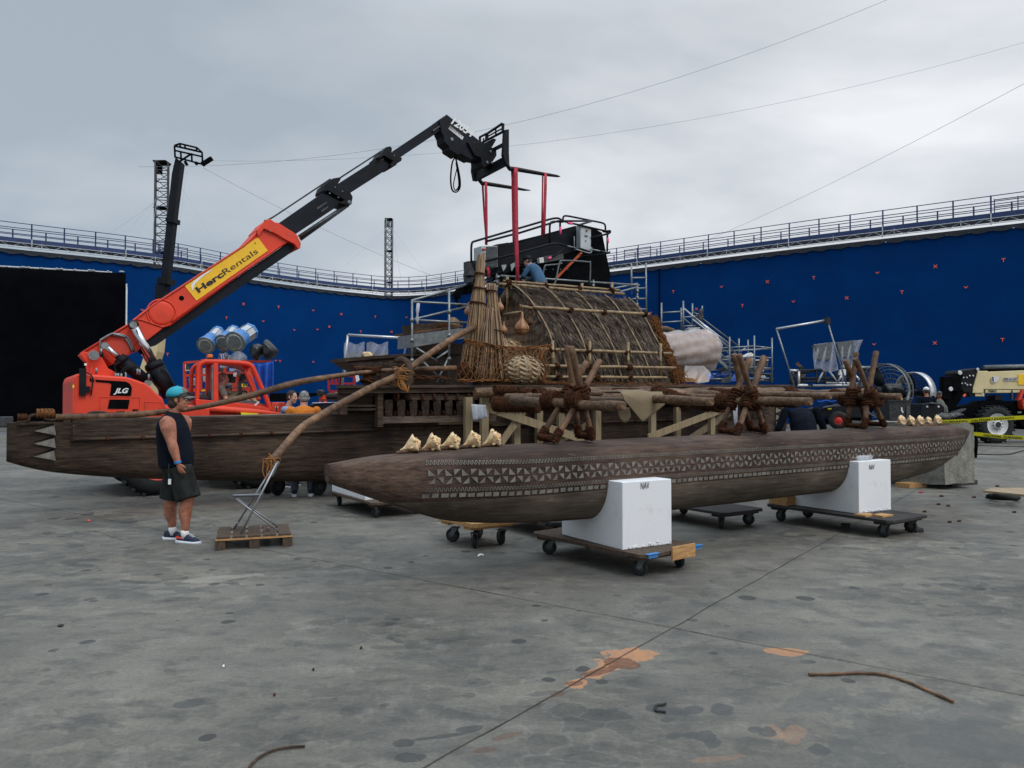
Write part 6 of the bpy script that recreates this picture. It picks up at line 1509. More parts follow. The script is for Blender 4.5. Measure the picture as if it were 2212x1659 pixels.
for q in range(3): m.ring(W_-d_*(.004+.009*q), d_, .034,.006,16,6)
m.ball(W_-d_*.01+V((0,-.036,0)),.009,6,4); m.build('bracelet', 'cyan_band', mT)
m = MB(); m.M = mX; kx = -.01; m.path([(kx, -.232,.93),(kx, -.240,.88),(kx+.002,-.236,.80)],.006,5); m.box(V((kx+.002,-.240,.79)),(.020,.010,.06), V((1,0,0)), V((0,1,0))); m.build('lanyard', 'dark_green', mT)
m = MB(); m.M = mX; m.box(V((kx+.012,-.243,.725)),(.030,.010,.062), V((1,0,0)), V((0,1,0))); ky = m.build('white_tag', 'white_paint', mT)
m = MB(); m.M = mH   # sunglasses worn on the cap
for s in (-1,1): m.ball((.098, s*.034,.080),(.008,.028,.018),10,6); m.path([(.094, s*.058,.084),(.04, s*.092,.066),(-.03, s*.094,.030)],.004,5)
m.build('sunglasses', 'ink', mT)
m = MB(); m.M = mX
for g_, y_ in ((V((.095,-.158,.0)),0),):
    m.box(g_+V((-.02,0,.075)),(.07,.004,.022), V((1,.0,-.25)).normalized(), V((0,1,0)))
m.build('shoe_flash', 'orange_paint', mT)
for (A_, fd) in ((mP['aR'], V((1,-.15,0)).normalized()),(mP['aL'], V((1,.25,0)).normalized())):
    m = MB(); m.M = mX; sy = V((-fd.y, fd.x, 0)); g_ = A_-V((0,0,.12))
    for k in range(5): c = g_+fd*(.035+.018*k)+V((0,0,.118-.010*k)); m.path([c-sy*.024, c+V((0,0,.006)), c+sy*.024+fd*.01],.0035,5)
    for s in (-1,1): m.ring(g_+fd*.03+sy*(.014*s)+V((0,0,.128)), sy+fd*.3,.014,.0025,10,4)
    m.build('laces', 'sock', mT)
# two men behind the near hull
a_ = pZ(655,1071,0); figure('grey-haired man in orange shirt and jeans, back to us behind the near hull', a_, 1.75, dict(head=(.05,0,1.60), neck=(.02,0,1.50), sL=(0,.215,1.41), sR=(0,-.215,1.41), eL=(.05,.28,1.15), eR=(.05,-.28,1.15), wL=(.25,.2,1.08), wR=(.25,-.2,1.08), aL=(-.03,.14,.09), aR=(-.02,-.13,.09)), shirt='shirt_orange', sleeve=1.2, pants='jeans', hair='hair_grey', skin='skin_pale', fat=1.25, head=(.2,.25), shoes='navy', h=1.05)
a_ = pZ(612,1058,0); figure('dark-haired man in light blue polo pointing right behind the orange-shirted man', V((a_.x-.05, a_.y+.5,0)),-.15, dict(head=(.06,0,1.66), sR=(.0,-.2,1.43), eR=(.33,-.30,1.38), wR=(.62,-.34,1.43)), shirt='shirt_blue', sleeve=.6, pants='khaki', hair='hair_dark', skin='skin_pale', fat=1.15, head=(-.1,.1), hands={'R': dict(d=(1,0,.05), n=(0,0,-1), curl=.3)}, h=1.03)
# man in blue on the platform behind the hut, bent towards the crane
q = pl(1160,617,8.62); figure('man in blue hoodie and black cap crouching at the crane behind the hut', V((q.x, q.y, q.z-.62)),2.6, dict(head=(.26,0,1.22), neck=(.16,0,1.13), chest=(.05,0,.98), belly=(-.05,0,.80), hip=(-.12,0,.66), sL=(.10,.2,1.06), sR=(.10,-.2,1.06), eL=(.22,.25,.84), eR=(.22,-.25,.84), wL=(.42,.18,.80), wR=(.42,-.18,.80), hL=(-.12,.1,.62), hR=(-.12,-.1,.62), kL=(.2,.15,.5), kR=(.2,-.15,.5), aL=(-.02,.15,.12), aR=(-.02,-.15,.12)), shirt='jacket_blue', sleeve=1.5, pants='dark_grey', cap='black_paint', skin='skin_pale', head=(.2,.2), fat=1.1)
# person in black bent over behind the float
q = pZ(1735,1010,0); q = pY(1737,865,13.2); figure('person in black long-sleeved top, back turned, bending behind the float', V((q.x, q.y, -.0)),1.5, dict(head=(.42,0,1.18), neck=(.28,0,1.32), chest=(.12,0,1.22), belly=(.02,0,1.02), hip=(-.06,0,.88), sL=(.16,.24,1.34), sR=(.16,-.24,1.34), eL=(.12,.36,1.06), eR=(.14,-.34,1.06), wL=(.22,.44,.84), wR=(.25,-.32,.86), hL=(-.05,.1,.86), hR=(-.05,-.1,.86)), shirt='tank', sleeve=1.5, pants='black_plastic', hair='hair_dark', fat=1.45, head=(0,1.1), h=1.10)
# ================================================================ orange telehandler lifting the crane
def z2(x, y): return 109.7+.26453*x, 658.3+.26453*y
def z4(x, y): return (900+.5426*x)/1.8228,(400+.5426*y)/1.8228
def z1(x, y): return .4822*x/1.8228,(500+.4822*y)/1.8228
def z7(x, y): return 384.0+.1323*x, 685.8+.1323*y
YB, YC = 8.35,9.45       # near flank, boom centre plane
TH = thing('telehandler', 'orange telehandler with raised black telescopic boom and yellow rental sign behind the near hull', 'telehandler', V((pl(330,1058, YC).x, pl(330,1058, YC).y, 0)), ROT)
def tb(name, pts, Z_, ya, yb, mt, bev=.0, par=None):
    b = MB(); b.outl([Z_(*p) for p in pts], ya, yb); return b.build(name, mt, par or TH, bevel=bev)
# rear body
tb('rear_body', [(175,960),(178,620),(188,590),(210,563),(620,590),(700,615),(770,640),(815,672),(845,705),(915,765),(945,860),(960,960)], z2, YB, 10.9, 'orange_paint', .03)
tb('chassis', [(900,960),(925,830),(1100,820),(1300,845),(1300,960)], z2, YB+.1,10.8, 'orange_paint', .02)
tb('rear_bumper', [(178,880),(178,640),(192,600),(196,900)], z2, YB-.02,10.9, 'orange_side')
tb('logo_panel', [(363,610),(440,617),(560,623),(615,628),(645,645),(662,675),(662,695),(655,745),(482,741),(496,650),(478,638),(370,630)], z2, YB-.012, YB+.02, 'matte_black')
for k, x in enumerate((317,339)): tb('logo_stripe', [(x, 602),(x+14,603),(x+17,628),(x+4,627)], z2, YB-.012, YB+.02, 'matte_black')
tb('vent_panel', [(480,773),(645,775),(631,850),(465,849)], z2, YB-.012, YB+.02, 'matte_black'); tb('vent_panel', [(470,880),(630,880),(630,888),(465,888)], z2, YB-.012, YB+.02, 'matte_black')
for P_ in ([(400,755),(725,758),(722,900),(400,900)],[(765,795),(905,798),(940,860),(940,900),(765,900)]):
    b = MB(); pp = [pl(*z2(*p), YB-.003) for p in P_]; b.path(pp, .006,4, closed=True); b.build('hatch_seam', 'orange_side', TH)
for x, y in ((690,858),(905,856)): tb('hatch_latch', [(x-22, y-5),(x+22, y-5),(x+22, y+7),(x-22, y+7)], z2, YB-.015, YB+.02, 'black_paint')
P0 = pl(*z2(512,720), YB-.014); text('logo_lettering', 'JLG', 'white_paint', TH, P0, AX, (0,0,1),(pl(*z2(512,680), YB).z-P0.z)*1.38, bold=.035, shear=.35, fit=(pl(*z2(636,720), YB)-pl(*z2(512,720), YB)).length, depth=.004)
b = MB(); c = pl(*z2(260,690), YB-.03); b.box(c+V((0,0,.12)),(.10,.05,.45)); b.box(c+AX*.03,(.16,.04,.10)); b.path(cr([c+V((0,0,.3)), c+AX*.14+V((0,0,.2)), c+AX*.12-V((0,0,.1))],4),.012,5); b.build('rear_lamp', 'black_paint', TH)
tb('reflector', [(178,655),(192,655),(190,680),(178,680)], z2, YB-.025, YB, 'tape_yellow'); tb('white_light', [(274,478),(295,478),(293,496),(276,496)], z2,8.9,8.95, 'white_paint')
# upright carrying the boom pivot
tb('boom_upright', [(238,405),(268,380),(420,430),(470,520),(620,600),(280,600),(286,570),(292,470)], z2,8.98,9.10, 'orange_paint', .01)
tb('boom_upright', [(238,405),(268,380),(420,430),(470,520),(620,600),(280,600),(286,570),(292,470)], z2,9.80,9.92, 'orange_paint', .01)
tb('upright_rib', [(325,490),(345,487),(338,572),(320,572)], z2,8.93,8.98, 'orange_side')
# boom outer section
ob = [z2(236,403), z2(640,150), z2(830,0), z1(2074,905), z4(235,905), z4(470,1035), z2(1200,-20), z2(975,150), z2(925,182), z2(860,230), z2(770,300), z2(735,365), z2(690,390), z2(560,450), z2(500,490), z2(440,440), z2(380,430), z2(330,450), z2(290,460)]
b = MB(); b.outl([z2(236,403), z2(640,150), z2(800,22), z1(1230,1460), z1(2000,955),(563.7,489),(601,497),(638,517),(621.7,524),(493.7,612), z1(1390,1625), z2(925,185), z2(770,305), z2(720,370), z2(560,450), z2(500,492), z2(440,430), z2(330,452), z2(290,460)], YC-.26, YC+.26); b.build('boom_base', 'orange_paint', TH, bevel=.012)
b = MB(); b.outl([z2(775,303), z2(925,187),(493.7,614),(621.7,526),(640,530),(628,546),(500,634), z2(860,330), z2(775,345)], YC-.20, YC+.20); b.build('boom_underside', 'boom_steel', TH)
# raised flange lines and the big disc embossing
b = MB(); b.path([pl(*p, YC-.27) for p in (z2(242,400), z2(640,158), z2(805,28), z1(1240,1462), z1(2000,965),(563,494))],.02,5); b.path([pl(*p, YC-.27) for p in ((621,520),(493,608), z2(985,148))],.02,5)
b.path([pl(*p, YC-.27) for p in (z2(985,150), z2(915,183), z2(740,122), z2(690,118))],.014,5); b.build('boom_flange', 'orange_side', TH)
b = MB(); c = pl(*z2(905,68), YC-.262); b.ring(c, AN, .25,.016,32,6); b.lathe(c, -AN, [(0,.225),(.012,.215),(.018,.17),(.018,.001)],28); b.build('boom_disc', 'orange_paint', TH)
b = MB(); c = pl(*z1(1482,1397), YC-.262); b.lathe(c, -AN, [(0,.045),(.006,.045),(.007,.001)],14); b.build('boom_port', 'matte_black', TH)
# shade of the recess behind the lift cylinders, painted as a darker plate
b = MB(); b.outl([z2(655,150), z2(700,205), z2(720,280), z2(640,390), z2(560,440), z2(500,400), z2(470,320), z2(490,300), z2(560,288), z2(620,275), z2(645,225), z2(635,190)], YC-.28, YC-.262); b.build('recess_shade', 'orange_side', TH)
# yellow rental sign
SG = [z1(1510,1300),(562,508),(577,556), z1(1605,1418)]
SG = [z1(1508,1298), z4(213,985), z4(285,1082), z1(1605,1418)]
b = MB(); b.outl(SG, YC-.272, YC-.262); sg = b.build('rental_sign', 'yellow_sign', TH)
p0, p1, p3 = pl(*SG[0], YC-.274), pl(*SG[1], YC-.274), pl(*SG[3], YC-.274); SX = (p1-p0).normalized(); SY = (p0-p3); SYn = (SY-SX*SY.dot(SX)).normalized(); H_ = SY.dot(SYn); W_ = (p1-p0).length
def sgp(x, y): return p3+SX*(x*W_)+SYn*(y*H_)
SGT = thing  # noqa
text('sign_lettering', 'Herc', 'ink', TH, sgp(.07,.28), SX, SYn, H_*.46, bold=.035, fit=W_*.345, depth=.003)
text('sign_lettering', 'Rentals', 'ink', TH, sgp(.425,.28), SX, SYn, H_*.46, bold=-.004, fit=W_*.47, depth=.003)
b = MB()
sw = [(.03,.55),(.10,.78),(.20,.88),(.34,.90),(.36,.93),(.22,.98),(.10,.93),(.05,.80)]; b.prism([sgp(x, y)-AN*.002 for x, y in sw],-AN*.004); b.build('sign_swoosh', 'white_paint', TH)
b = MB(); b.ring(sgp(.93,.82)-AN*.003, AN, H_*.035,.003,12,4); b.build('sign_mark', 'ink', TH)
# collar, inner sections
b = MB(); b.outl([(554.5,497),(566,484),(570,479),(583,472),(594,480),(601,481),(641,506),(650,524),(649,536),(644,538),(636,527),(621,520),(592,503),(570,494),(558,512)], YC-.32, YC+.32); b.build('collar', 'orange_paint', TH, bevel=.012)
b = MB()
for q in (-1,1): b.path([pl(*p, YC+.30*q) for p in ((571,476),(603,487),(641,510),(648,530))],.022,6)
b.build('collar_rib', 'orange_side', TH)
b = MB(); b.outl([(594,488),(698,416),(740.8,438),(632,510)], YC-.20, YC+.20); b.build('boom_section', 'boom_steel', TH, bevel=.01)
b = MB(); b.outl([(722,402),(822,338),(846,359.6),(750,421)], YC-.165, YC+.165); b.build('boom_section', 'boom_steel', TH, bevel=.01)
b = MB(); b.outl([(842,331),(951,258),(956,279),(863,341)], YC-.13, YC+.13); b.build('boom_section', 'boom_steel', TH, bevel=.008)
for nm, P_ in (('boom_collar', [z4(685,642), z4(700,600), z4(735,570), z4(760,556), z4(808,548), z4(816,562), z4(795,595), z4(880,650), z4(902,690), z4(895,735), z4(880,752), z4(862,752), z4(800,735), z4(845,715), z4(720,645), z4(690,655)]),
               ('boom_collar', [z4(1080,405), z4(1105,385), z4(1120,360), z4(1145,330), z4(1175,322), z4(1188,340), z4(1185,365), z4(1245,398), z4(1260,410), z4(1255,430), z4(1235,435), z4(1215,462), z4(1190,475), z4(1172,465), z4(1178,450), z4(1195,430), z4(1130,392), z4(1095,412)])):
    b = MB(); b.outl(P_, YC-.25, YC+.25); b.build(nm, 'black_paint', TH, bevel=.01)
b = MB()
for A_ in (((570,480), z4(325,838), z4(740,562)),(z4(800,560), z4(1150,333))): b.path([pl(*p, YC-.05) for p in A_],.018,5)
b.build('boom_hose', 'ink', TH)
b = MB()
for k, A_ in enumerate(((z4(512,980), z4(880,735)),(z4(522,1000), z4(868,752)))): b.tube(pl(*A_[0], YC-.1+.2*k), pl(*A_[1], YC-.1+.2*k),.034, n=8)
b.lathe(pl(*z4(880,732), YC-.28), AN, [(0,.03),(.01,.05),(.55,.05)],12); b.build('extend_cylinder', 'galv_dark', TH)
b = MB()
for (x, y) in ((735,665),(797,695),(775,620),(828,650),(1185,365),(1205,392),(340,915),(432,963),(305,940),(400,985)): b = MB(); b.lathe(pl(*z4(x, y), YC-.33), AN, [(0,.012),(.012,.016)],8); b.build('collar_bolt', 'galv', TH)
b = MB()
for (x, y, dx) in ((640,770,70),(1480,205,50),(1105,420,20),(670,790,50)): b.outl([z4(x, y), z4(x+dx, y-dx*.62), z4(x+dx+6, y-dx*.62+7), z4(x+7, y+12)], YC-.203 if x < 1000 else YC-.168, YC-.19 if x < 1000 else YC-.15)
b.build('scuff', 'dark_grey', TH)
# goose-neck head
b = MB(); b.outl([z5(270,148), z5(290,135), z5(331,104), z5(606,325), z5(700,372), z5(720,430), z5(655,500), z5(628,478), z5(548,466), z5(530,472), z5(440,425), z5(425,440), z5(352,392), z5(350,366), z5(310,330), z5(303,280), z5(285,245)], YC-.18, YC+.18); b.build('boom_head', 'boom_steel', TH, bevel=.012)
b = MB(); b.outl([z5(500,330), z5(600,330), z5(680,372), z5(735,392), z5(738,440), z5(700,500), z5(640,540), z5(618,520), z5(612,460), z5(560,440)], YC-.25, YC+.25); b.build('coupler', 'black_paint', TH, bevel=.01)
b = MB(); b.tube(pl(*z5(550,452), YC-.1), pl(*z5(632,492), YC-.1),.03, n=8); b.build('tilt_rod', 'galv', TH)
b = MB(); b.lathe(pl(*z5(374,306), YC-.19), AN, [(0,.035),(.01,.045)],12)
for x, y in ((662,494),(702,498),(690,405)): b.lathe(pl(*z5(x, y), YC-.27), AN, [(0,.028),(.012,.034)],12)
b.build('pivot_pin', 'galv', TH)
b = MB(); b.outl([z5(357,197), z5(468,288), z5(457,313), z5(345,222)], YC-.186, YC-.18); b.build('number_sticker', 'rim_white', TH)
q0, q1 = pl(*z5(357,190), YC-.183), pl(*z5(545,318), YC-.183); NX = (q1-q0).normalized(); NY = V((0,0,1)); NY = (NY-NX*NY.dot(NX)).normalized()
text('model_lettering', '12054', 'white_paint', TH, q0+NY*.045, NX, NY, .27, bold=.03, shear=.25, fit=(q1-q0).length*.93, depth=.003)
r0, r1 = pl(*z5(351,216), YC-.189), pl(*z5(452,300), YC-.189); text('sticker_number', '800337079', 'dark_grey', TH, r0+NY*.0, NX, NY, .12, fit=(r1-r0).length*.97, depth=.002)
# fork carriage: near side y=8.64, far side y=10.22
YN, YF = 8.64,10.22
fk = MB()
def post(P_, y, t=.09): fk.outl([z5(*p) for p in P_], y-t/2, y+t/2)
post([(805,230),(838,226),(838,420),(842,520),(820,520),(808,490),(793,430),(800,330)], YN, .10)
fk.outl([z5(552,470), z5(600,440), z5(615,470), z5(612,560), z5(600,640), z5(560,640), z5(545,560)], YF-.12, YF)
a, c = pl(*z5(812,485), YN), pl(*z5(560,620), YF); fk.bar(a, c, .10,.20, up=(0,0,1)); a, c = pl(*z5(805,345), YN), pl(*z5(590,455), YF); fk.bar(a, c, .06,.07)
fk.build('fork_carriage', 'black_paint', TH)
b = MB()
g0, g1 = pl(*z5(790,180), YN-.0), pl(*z5(600,290), YF-.1)
b.path([pl(*z5(787,240), YN), g0, pl(*z5(778,183), YN), pl(*z5(735,212),9.0), pl(*z5(655,265),9.8), pl(*z5(650,320),9.8)],.034,4); b.path([pl(*z5(650,265),9.8), g1, pl(*z5(603,345), YF-.1)],.034,4)
b.path([pl(*z5(797,242), YN), pl(*z5(610,340), YF-.1)],.034,4); b.path([pl(*z5(790,215), YN), pl(*z5(655,290),9.8)],.02,4)
for x, y0_, y1_, yy in ((730,215,280,9.05),(665,265,320,9.7),(630,300,340,10.0)): b.path([pl(*z5(x, y0_), yy), pl(*z5(x, y1_), yy)],.02,4)
b.outl([z5(655,330), z5(710,300), z5(735,310), z5(700,370), z5(660,390)], YC-.2, YC+.2); b.build('load_backrest', 'black_paint', TH)
for (P_, y) in ((((822,490),(828,545),(900,553),(1120,592),(1230,608),(1255,612)), YN),(((598,620),(603,665),(650,670),(870,704),(960,720),(1012,725)), YF)):
    b = MB(); Q = [pl(*z5(*p), y) for p in P_]; b.path([Q[0], Q[0].lerp(Q[1],.6), Q[1]+AX*.05, Q[2], Q[3], Q[4], Q[5]],[.062,.062,.062,.060,.050,.036,.012],8, flat=.8); b.build('fork_tine', 'black_paint', TH)
b = MB(); b.outl([z5(882,538), z5(1120,580), z5(1120,584), z5(882,544)], YN-.065, YN-.062); b.outl([z5(640,658), z5(860,692), z5(860,696), z5(640,663)], YF-.065, YF-.062); b.build('tine_scuff', 'dolly_wood', TH)
# lift cylinders
def cyl(p, q, r1, r2, f, y, nm='lift_cylinder'):
    a, c = pl(*z2(*p), y), pl(*z2(*q), y); m_ = a.lerp(c, f); b = MB(); b.tube(a, m_, r1, n=12); b.build('cylinder_rod', 'chrome', TH); b = MB(); b.ball(a, r2*.62,10,8); b.build('rod_eye', 'black_paint', TH); b = MB(); b.tube(m_, c, r2, n=14); b.lathe(m_-(c-a).normalized()*.05, c-a, [(0, r2*.9),(.06, r2*1.08),(.12, r2*1.05)],14); b.build(nm, 'black_paint', TH)
cyl((675,165),(980,740),.075,.15,.55, YC-.42); cyl((443,335),(795,640),.05,.11,.36, YC-.42); cyl((745,375),(960,730),.05,.12,.35, YC+.15)
b = MB()
for x, y, r in ((675,163,.06),(443,333,.06),(795,640,.06),(352,412,.085)): b = MB(); b.lathe(pl(*z2(x, y), YC-.60), AN, [(0, r),(.06, r),(.07, r*.6)],14); b.build('pivot_pin', 'galv', TH)
b = MB()
b.path(cr([pl(*z2(x, y), YC-.34) for x, y in ((410,390),(403,300),(420,280),(490,240),(520,240),(615,265))],4),.018,6); b.path(cr([pl(*z2(x, y), YC-.32) for x, y in ((505,247),(610,275),(670,385))],4),.018,6); b.path(cr([pl(*z2(x, y), YC-.3) for x, y in ((500,235),(620,260),(682,380))],4),.018,6); b.build('steel_pipe', 'galv', TH)
b = MB(); b.path(cr([pl(*z2(x, y), YC-.38) for x, y in ((412,385),(420,470),(378,520),(395,550),(440,560),(520,570))],4),.030,7)
for A_ in (((560,575),(600,520),(680,505),(740,560)),((580,575),(620,525),(700,512),(720,540)),((545,570),(520,500),(560,470)),((900,520),(950,560),(1000,650),(1010,690)),((800,560),(840,640),(900,700))): b.path(cr([pl(*z2(x, y), YC-.6) for x, y in A_],4),.016,6)
b.build('hydraulic_hose', 'black_paint', TH)
b = MB()
for x, y in ((530,582),(550,582),(575,585),(708,545),(726,550),(412,380),(372,540),(800,590)): b = MB(); b.lathe(pl(*z2(x, y), YC-.62),(0,0,1),[(-.05,.02),(.05,.02)],8); b.build('hose_fitting', 'galv', TH)
# cab: a frame in near plane and one in far plane joined by roof
CA, CB_ = 9.62,10.75
def cabpath(pts, y, r, name='cab_frame', mt='orange_paint', flat=1):
    b = MB(); b.path(cr([pl(*z7(*p), y) for p in pts],5), r, 8, flat=flat); return b.build(name, mt, TH)
NP_ = [(310,1420),(325,1100),(330,860),(360,770),(420,728),(500,718),(800,728),(1080,748),(1190,782),(1250,870),(1340,1080),(1440,1300),(1520,1540)]
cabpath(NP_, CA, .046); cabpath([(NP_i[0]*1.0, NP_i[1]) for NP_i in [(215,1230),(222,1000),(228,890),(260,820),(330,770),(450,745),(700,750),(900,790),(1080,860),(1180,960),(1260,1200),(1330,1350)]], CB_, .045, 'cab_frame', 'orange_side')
b = MB(); n_ = 14
def roofq(i, k): 
    a = [pl(*z7(x, y), CA) for x, y in ((400,735),(500,716),(800,726),(1080,745),(1200,790))]; c = [pl(*z7(x, y), CB_) for x, y in ((300,800),(400,752),(700,760),(900,800),(1080,860))]
    t = i*3.999; j_ = int(t); t -= j_; return a[j_].lerp(a[j_+1], t).lerp(c[j_].lerp(c[j_+1], t), k)
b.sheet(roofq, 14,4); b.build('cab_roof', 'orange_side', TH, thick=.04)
for P_, mt_ in (([(580,740),(662,745),(665,1400),(580,1395)], 'orange_paint'),([(290,1340),(330,1335),(580,1355),(665,1370),(900,1390),(1430,1460),(1500,1490),(1535,1550),(1300,1540),(300,1440)], 'orange_paint'),([(555,780),(578,780),(578,1350),(555,1350)], 'galv')):
    tb('cab_pillar' if P_[0][0] in (580,) else ('cab_sill' if P_[0][0] == 290 else 'door_edge'), P_, z7, CA-.05, CA+.05, mt_, .01)
tb('cab_post', [(470,770),(550,760),(550,1340),(465,1330)], z7, CA+.6, CA+.7, 'orange_side'); tb('cab_post', [(1095,880),(1150,900),(1330,1350),(1270,1290)], z7, CB_-.25, CB_-.15, 'orange_paint')
tb('cab_floor', [(310,1345),(1430,1420),(1500,1540),(310,1540)], z7, CA+.1, CB_, 'orange_side')
cabpath([(1170,1145),(1145,1160),(1150,1230),(1190,1330),(1230,1345)], CA+.3,.018, 'grab_handle'); tb('roof_grille', [(1050,790),(1210,800),(1240,870),(1130,880)], z7, CA+.3, CA+.34, 'orange_side')
b = MB(); b.outl([z7(350,1260), z7(420,1225), z7(500,1300), z7(520,1340), z7(350,1330)], CA+.25, CA+.6); b.outl([z7(530,1190), z7(620,1180), z7(640,1350), z7(540,1340)], CA+.35, CA+.8); b.build('seat', 'dark_grey', TH, bevel=.02)
cabpath([(960,1290),(1000,1240),(1060,1200),(1120,1210),(1130,1260),(1080,1330),(1000,1370)], CA+.4,.02, 'steering_wheel', 'ink')
tb('cab_box', [(190,1245),(280,1240),(280,1330),(150,1400),(130,1330)], z7, CA+.1, CA+.5, 'black_plastic')
tb('dash_panel', [(870,1370),(1000,1330),(1100,1350),(1250,1360),(1430,1430),(1300,1445),(900,1400)], z7, CA+.2, CA+.8, 'galv_dark')
tb('mirror_plate', [(1250,1430),(1320,1370),(1340,1380),(1275,1440)], z7, CA-.02, CA+.02, 'rim_white')
# hood and fender on the near side
tb('engine_hood', [(60,1620),(130,1425),(230,1430),(450,1460),(560,1462),(1300,1530),(1690,1575),(1700,1640),(60,1640)], z7, YB+.25,9.35, 'orange_paint', .03)
b = MB(); H0 = [pl(*z7(x, y), YB+.22) for x, y in ((455,1475),(530,1490),(1250,1545),(1690,1590))]; b.path(H0,[.05,.07,.06,.04],10); b.build('hood_edge', 'orange_paint', TH)
tb('warning_tape', [(1030,1550),(1318,1567),(1318,1603),(1040,1590)], z7, YB+.12, YB+.16, 'tape_yellow')
tb('hood_catch', [(820,1474),(850,1476),(850,1484),(820,1480)], z7, YB+.22, YB+.26, 'ink'); tb('hood_catch', [(1470,1588),(1530,1590),(1530,1604),(1470,1602)], z7, YB+.18, YB+.26, 'ink')
tb('side_pod', [(1535,1390),(1650,1392),(1655,1560),(1540,1545)], z7, YC+.6, YC+.8, 'orange_side', .01); tb('pod_sticker', [(1590,1450),(1640,1452),(1640,1472),(1590,1470)], z7, YC+.59, YC+.6, 'rim_white')
b = MB(); c = pl(*z7(1612,1570), YB+.5); b.tube(c-V((0,0,.02)), c+V((0,0,.16)),.012); b.lathe(c-V((0,0,.02)),(0,0,1),[(0,.04),(.02,.04)],8); b.build('stud', 'ink', TH)
# beacon
tb('beacon_base', [(470,690),(490,660),(580,655),(610,690)], z7, CA, CA+.2, 'ink'); tb('beacon', [(492,600),(572,602),(575,655),(490,658)], z7, CA+.02, CA+.18, 'amber', .01)
# wheels
def bigwheel(T, c, R_, W_, ax, rim='rim_white', lug=22):
    b = MB(); b.lathe(c-ax*W_/2, ax, [(W_*.35, R_*.5),(.0, R_*.62),(.01, R_*.85),(W_*.12, R_*.97),(W_*.3, R_),(W_*.7, R_),(W_*.88, R_*.97),(W_-.01, R_*.85),(W_, R_*.62)],40)
    u = ax.orthogonal().normalized(); w_ = ax.cross(u)
    for k in range(lug):
        a = 2*math.pi*k/lug; d = u*math.cos(a)+w_*math.sin(a); tn = ax.cross(d)
        for s in (-1,1): b.box(c+d*(R_+.005)+ax*(s*W_*.24),(W_*.52,.06,.05),(ax+tn*.45*s).normalized(),(tn-ax*.45*s).normalized(), d)
    ty = b.build('tyre', 'rubber', T)
    b = MB(); b.lathe(c-ax*(W_/2-.03), ax, [(-.04,.001),(-.04, R_*.18),(-.02, R_*.2),(.06, R_*.30),(.08, R_*.46),(.0, R_*.58),(-.015, R_*.62),(.06, R_*.62),(W_-.1, R_*.62)],30); b.build('rim', rim, T)
    b = MB()
    for k in range(10): a = 2*math.pi*k/10; b.lathe(c-ax*(W_/2+.01)+(u*math.cos(a)+w_*math.sin(a))*R_*.27, ax, [(0,.018),(.05,.02)],6)
    b.lathe(c-ax*(W_/2+.03), ax, [(0, R_*.15),(.06, R_*.19)],12); b.build('wheel_hub', 'ink', T)
for u, y in ((340, YB+.15),(340,10.75),(585, YB+.25),(585,10.75)):
    q = pl(u, 1057, YB+.15); q = C(toC(q).x, y, .66)
    if u > 400: q = C(toC(pl(560,1050, YB+.2)).x+.0, y, .66)
    bigwheel(TH, q, .66,.42, AN, 'orange_side')
b = MB(); b.outl([z2(178,955), z2(1300,955),(470,960),(160,960)], YB+.5,10.4); b.build('underframe', 'matte_black', TH)
# dangling black sling under the head
b = MB(); b.path(cr([pl(*z5(x, y), YC) for x, y in ((400,450),(375,500),(362,620),(372,715),(405,740),(435,710),(438,640),(420,540),(402,460))],5),.030,7, flat=.5); b.path(cr([pl(*z5(x, y), YC+.06) for x, y in ((405,455),(412,540),(400,600),(385,680),(400,725),(430,690),(425,600),(408,500))],5),.024,7, flat=.5)
b.ring(pl(*z5(398,448), YC), AX, .05,.014,12,6); tag(b.build('hanging_sling', 'matte_black', loc=pl(*z5(400,740), YC)), 'loop of black round sling hanging under the boom head', 'sling')
# red slings
def sling(pts, y0, label, wd=.075, y1=None):
    b = MB(); P_ = [pl(*z5(*p), y0+(y1-y0 if y1 else 0)*i/(len(pts)-1)) for i, p in enumerate(pts)]; b.path(P_, wd/2,6, flat=.35, up=AN, wob=.25)
    return tag(b.build('lifting_sling', 'red_strap', loc=P_[-1]), label, 'sling', 'pink lifting slings')
sling([(893,536),(892,600),(895,900),(900,1200),(910,1480)], YN-.07, 'long pink-red sling nearest to us, from the near fork down past the crane front', .115)
sling([(866,560),(872,640),(872,700),(878,1100),(880,1155)], YN+.08, 'pink-red sling just behind the long one, ending on top of the crane beam', .10)
sling([(648,652),(652,760),(655,1000),(652,1170)], YF-.07, 'straight pink-red sling on the far fork root', .08); sling([(622,680),(630,800),(638,950),(652,1120)], YF+.07, 'twisted thin pink-red sling beside the straight one on the far fork', .06)
sling([(1137,582),(1135,700),(1128,900),(1122,1085)], YN-.06, 'pink-red sling near the fork tip, right strand', .09); sling([(1114,590),(1110,800),(1106,1100)], YN+.07, 'pink-red sling near the fork tip, thin left strand', .05)
sling([(660,1352),(670,1380),(672,1430)],9.0, 'short end of pink-red sling below the silver control box', .09)

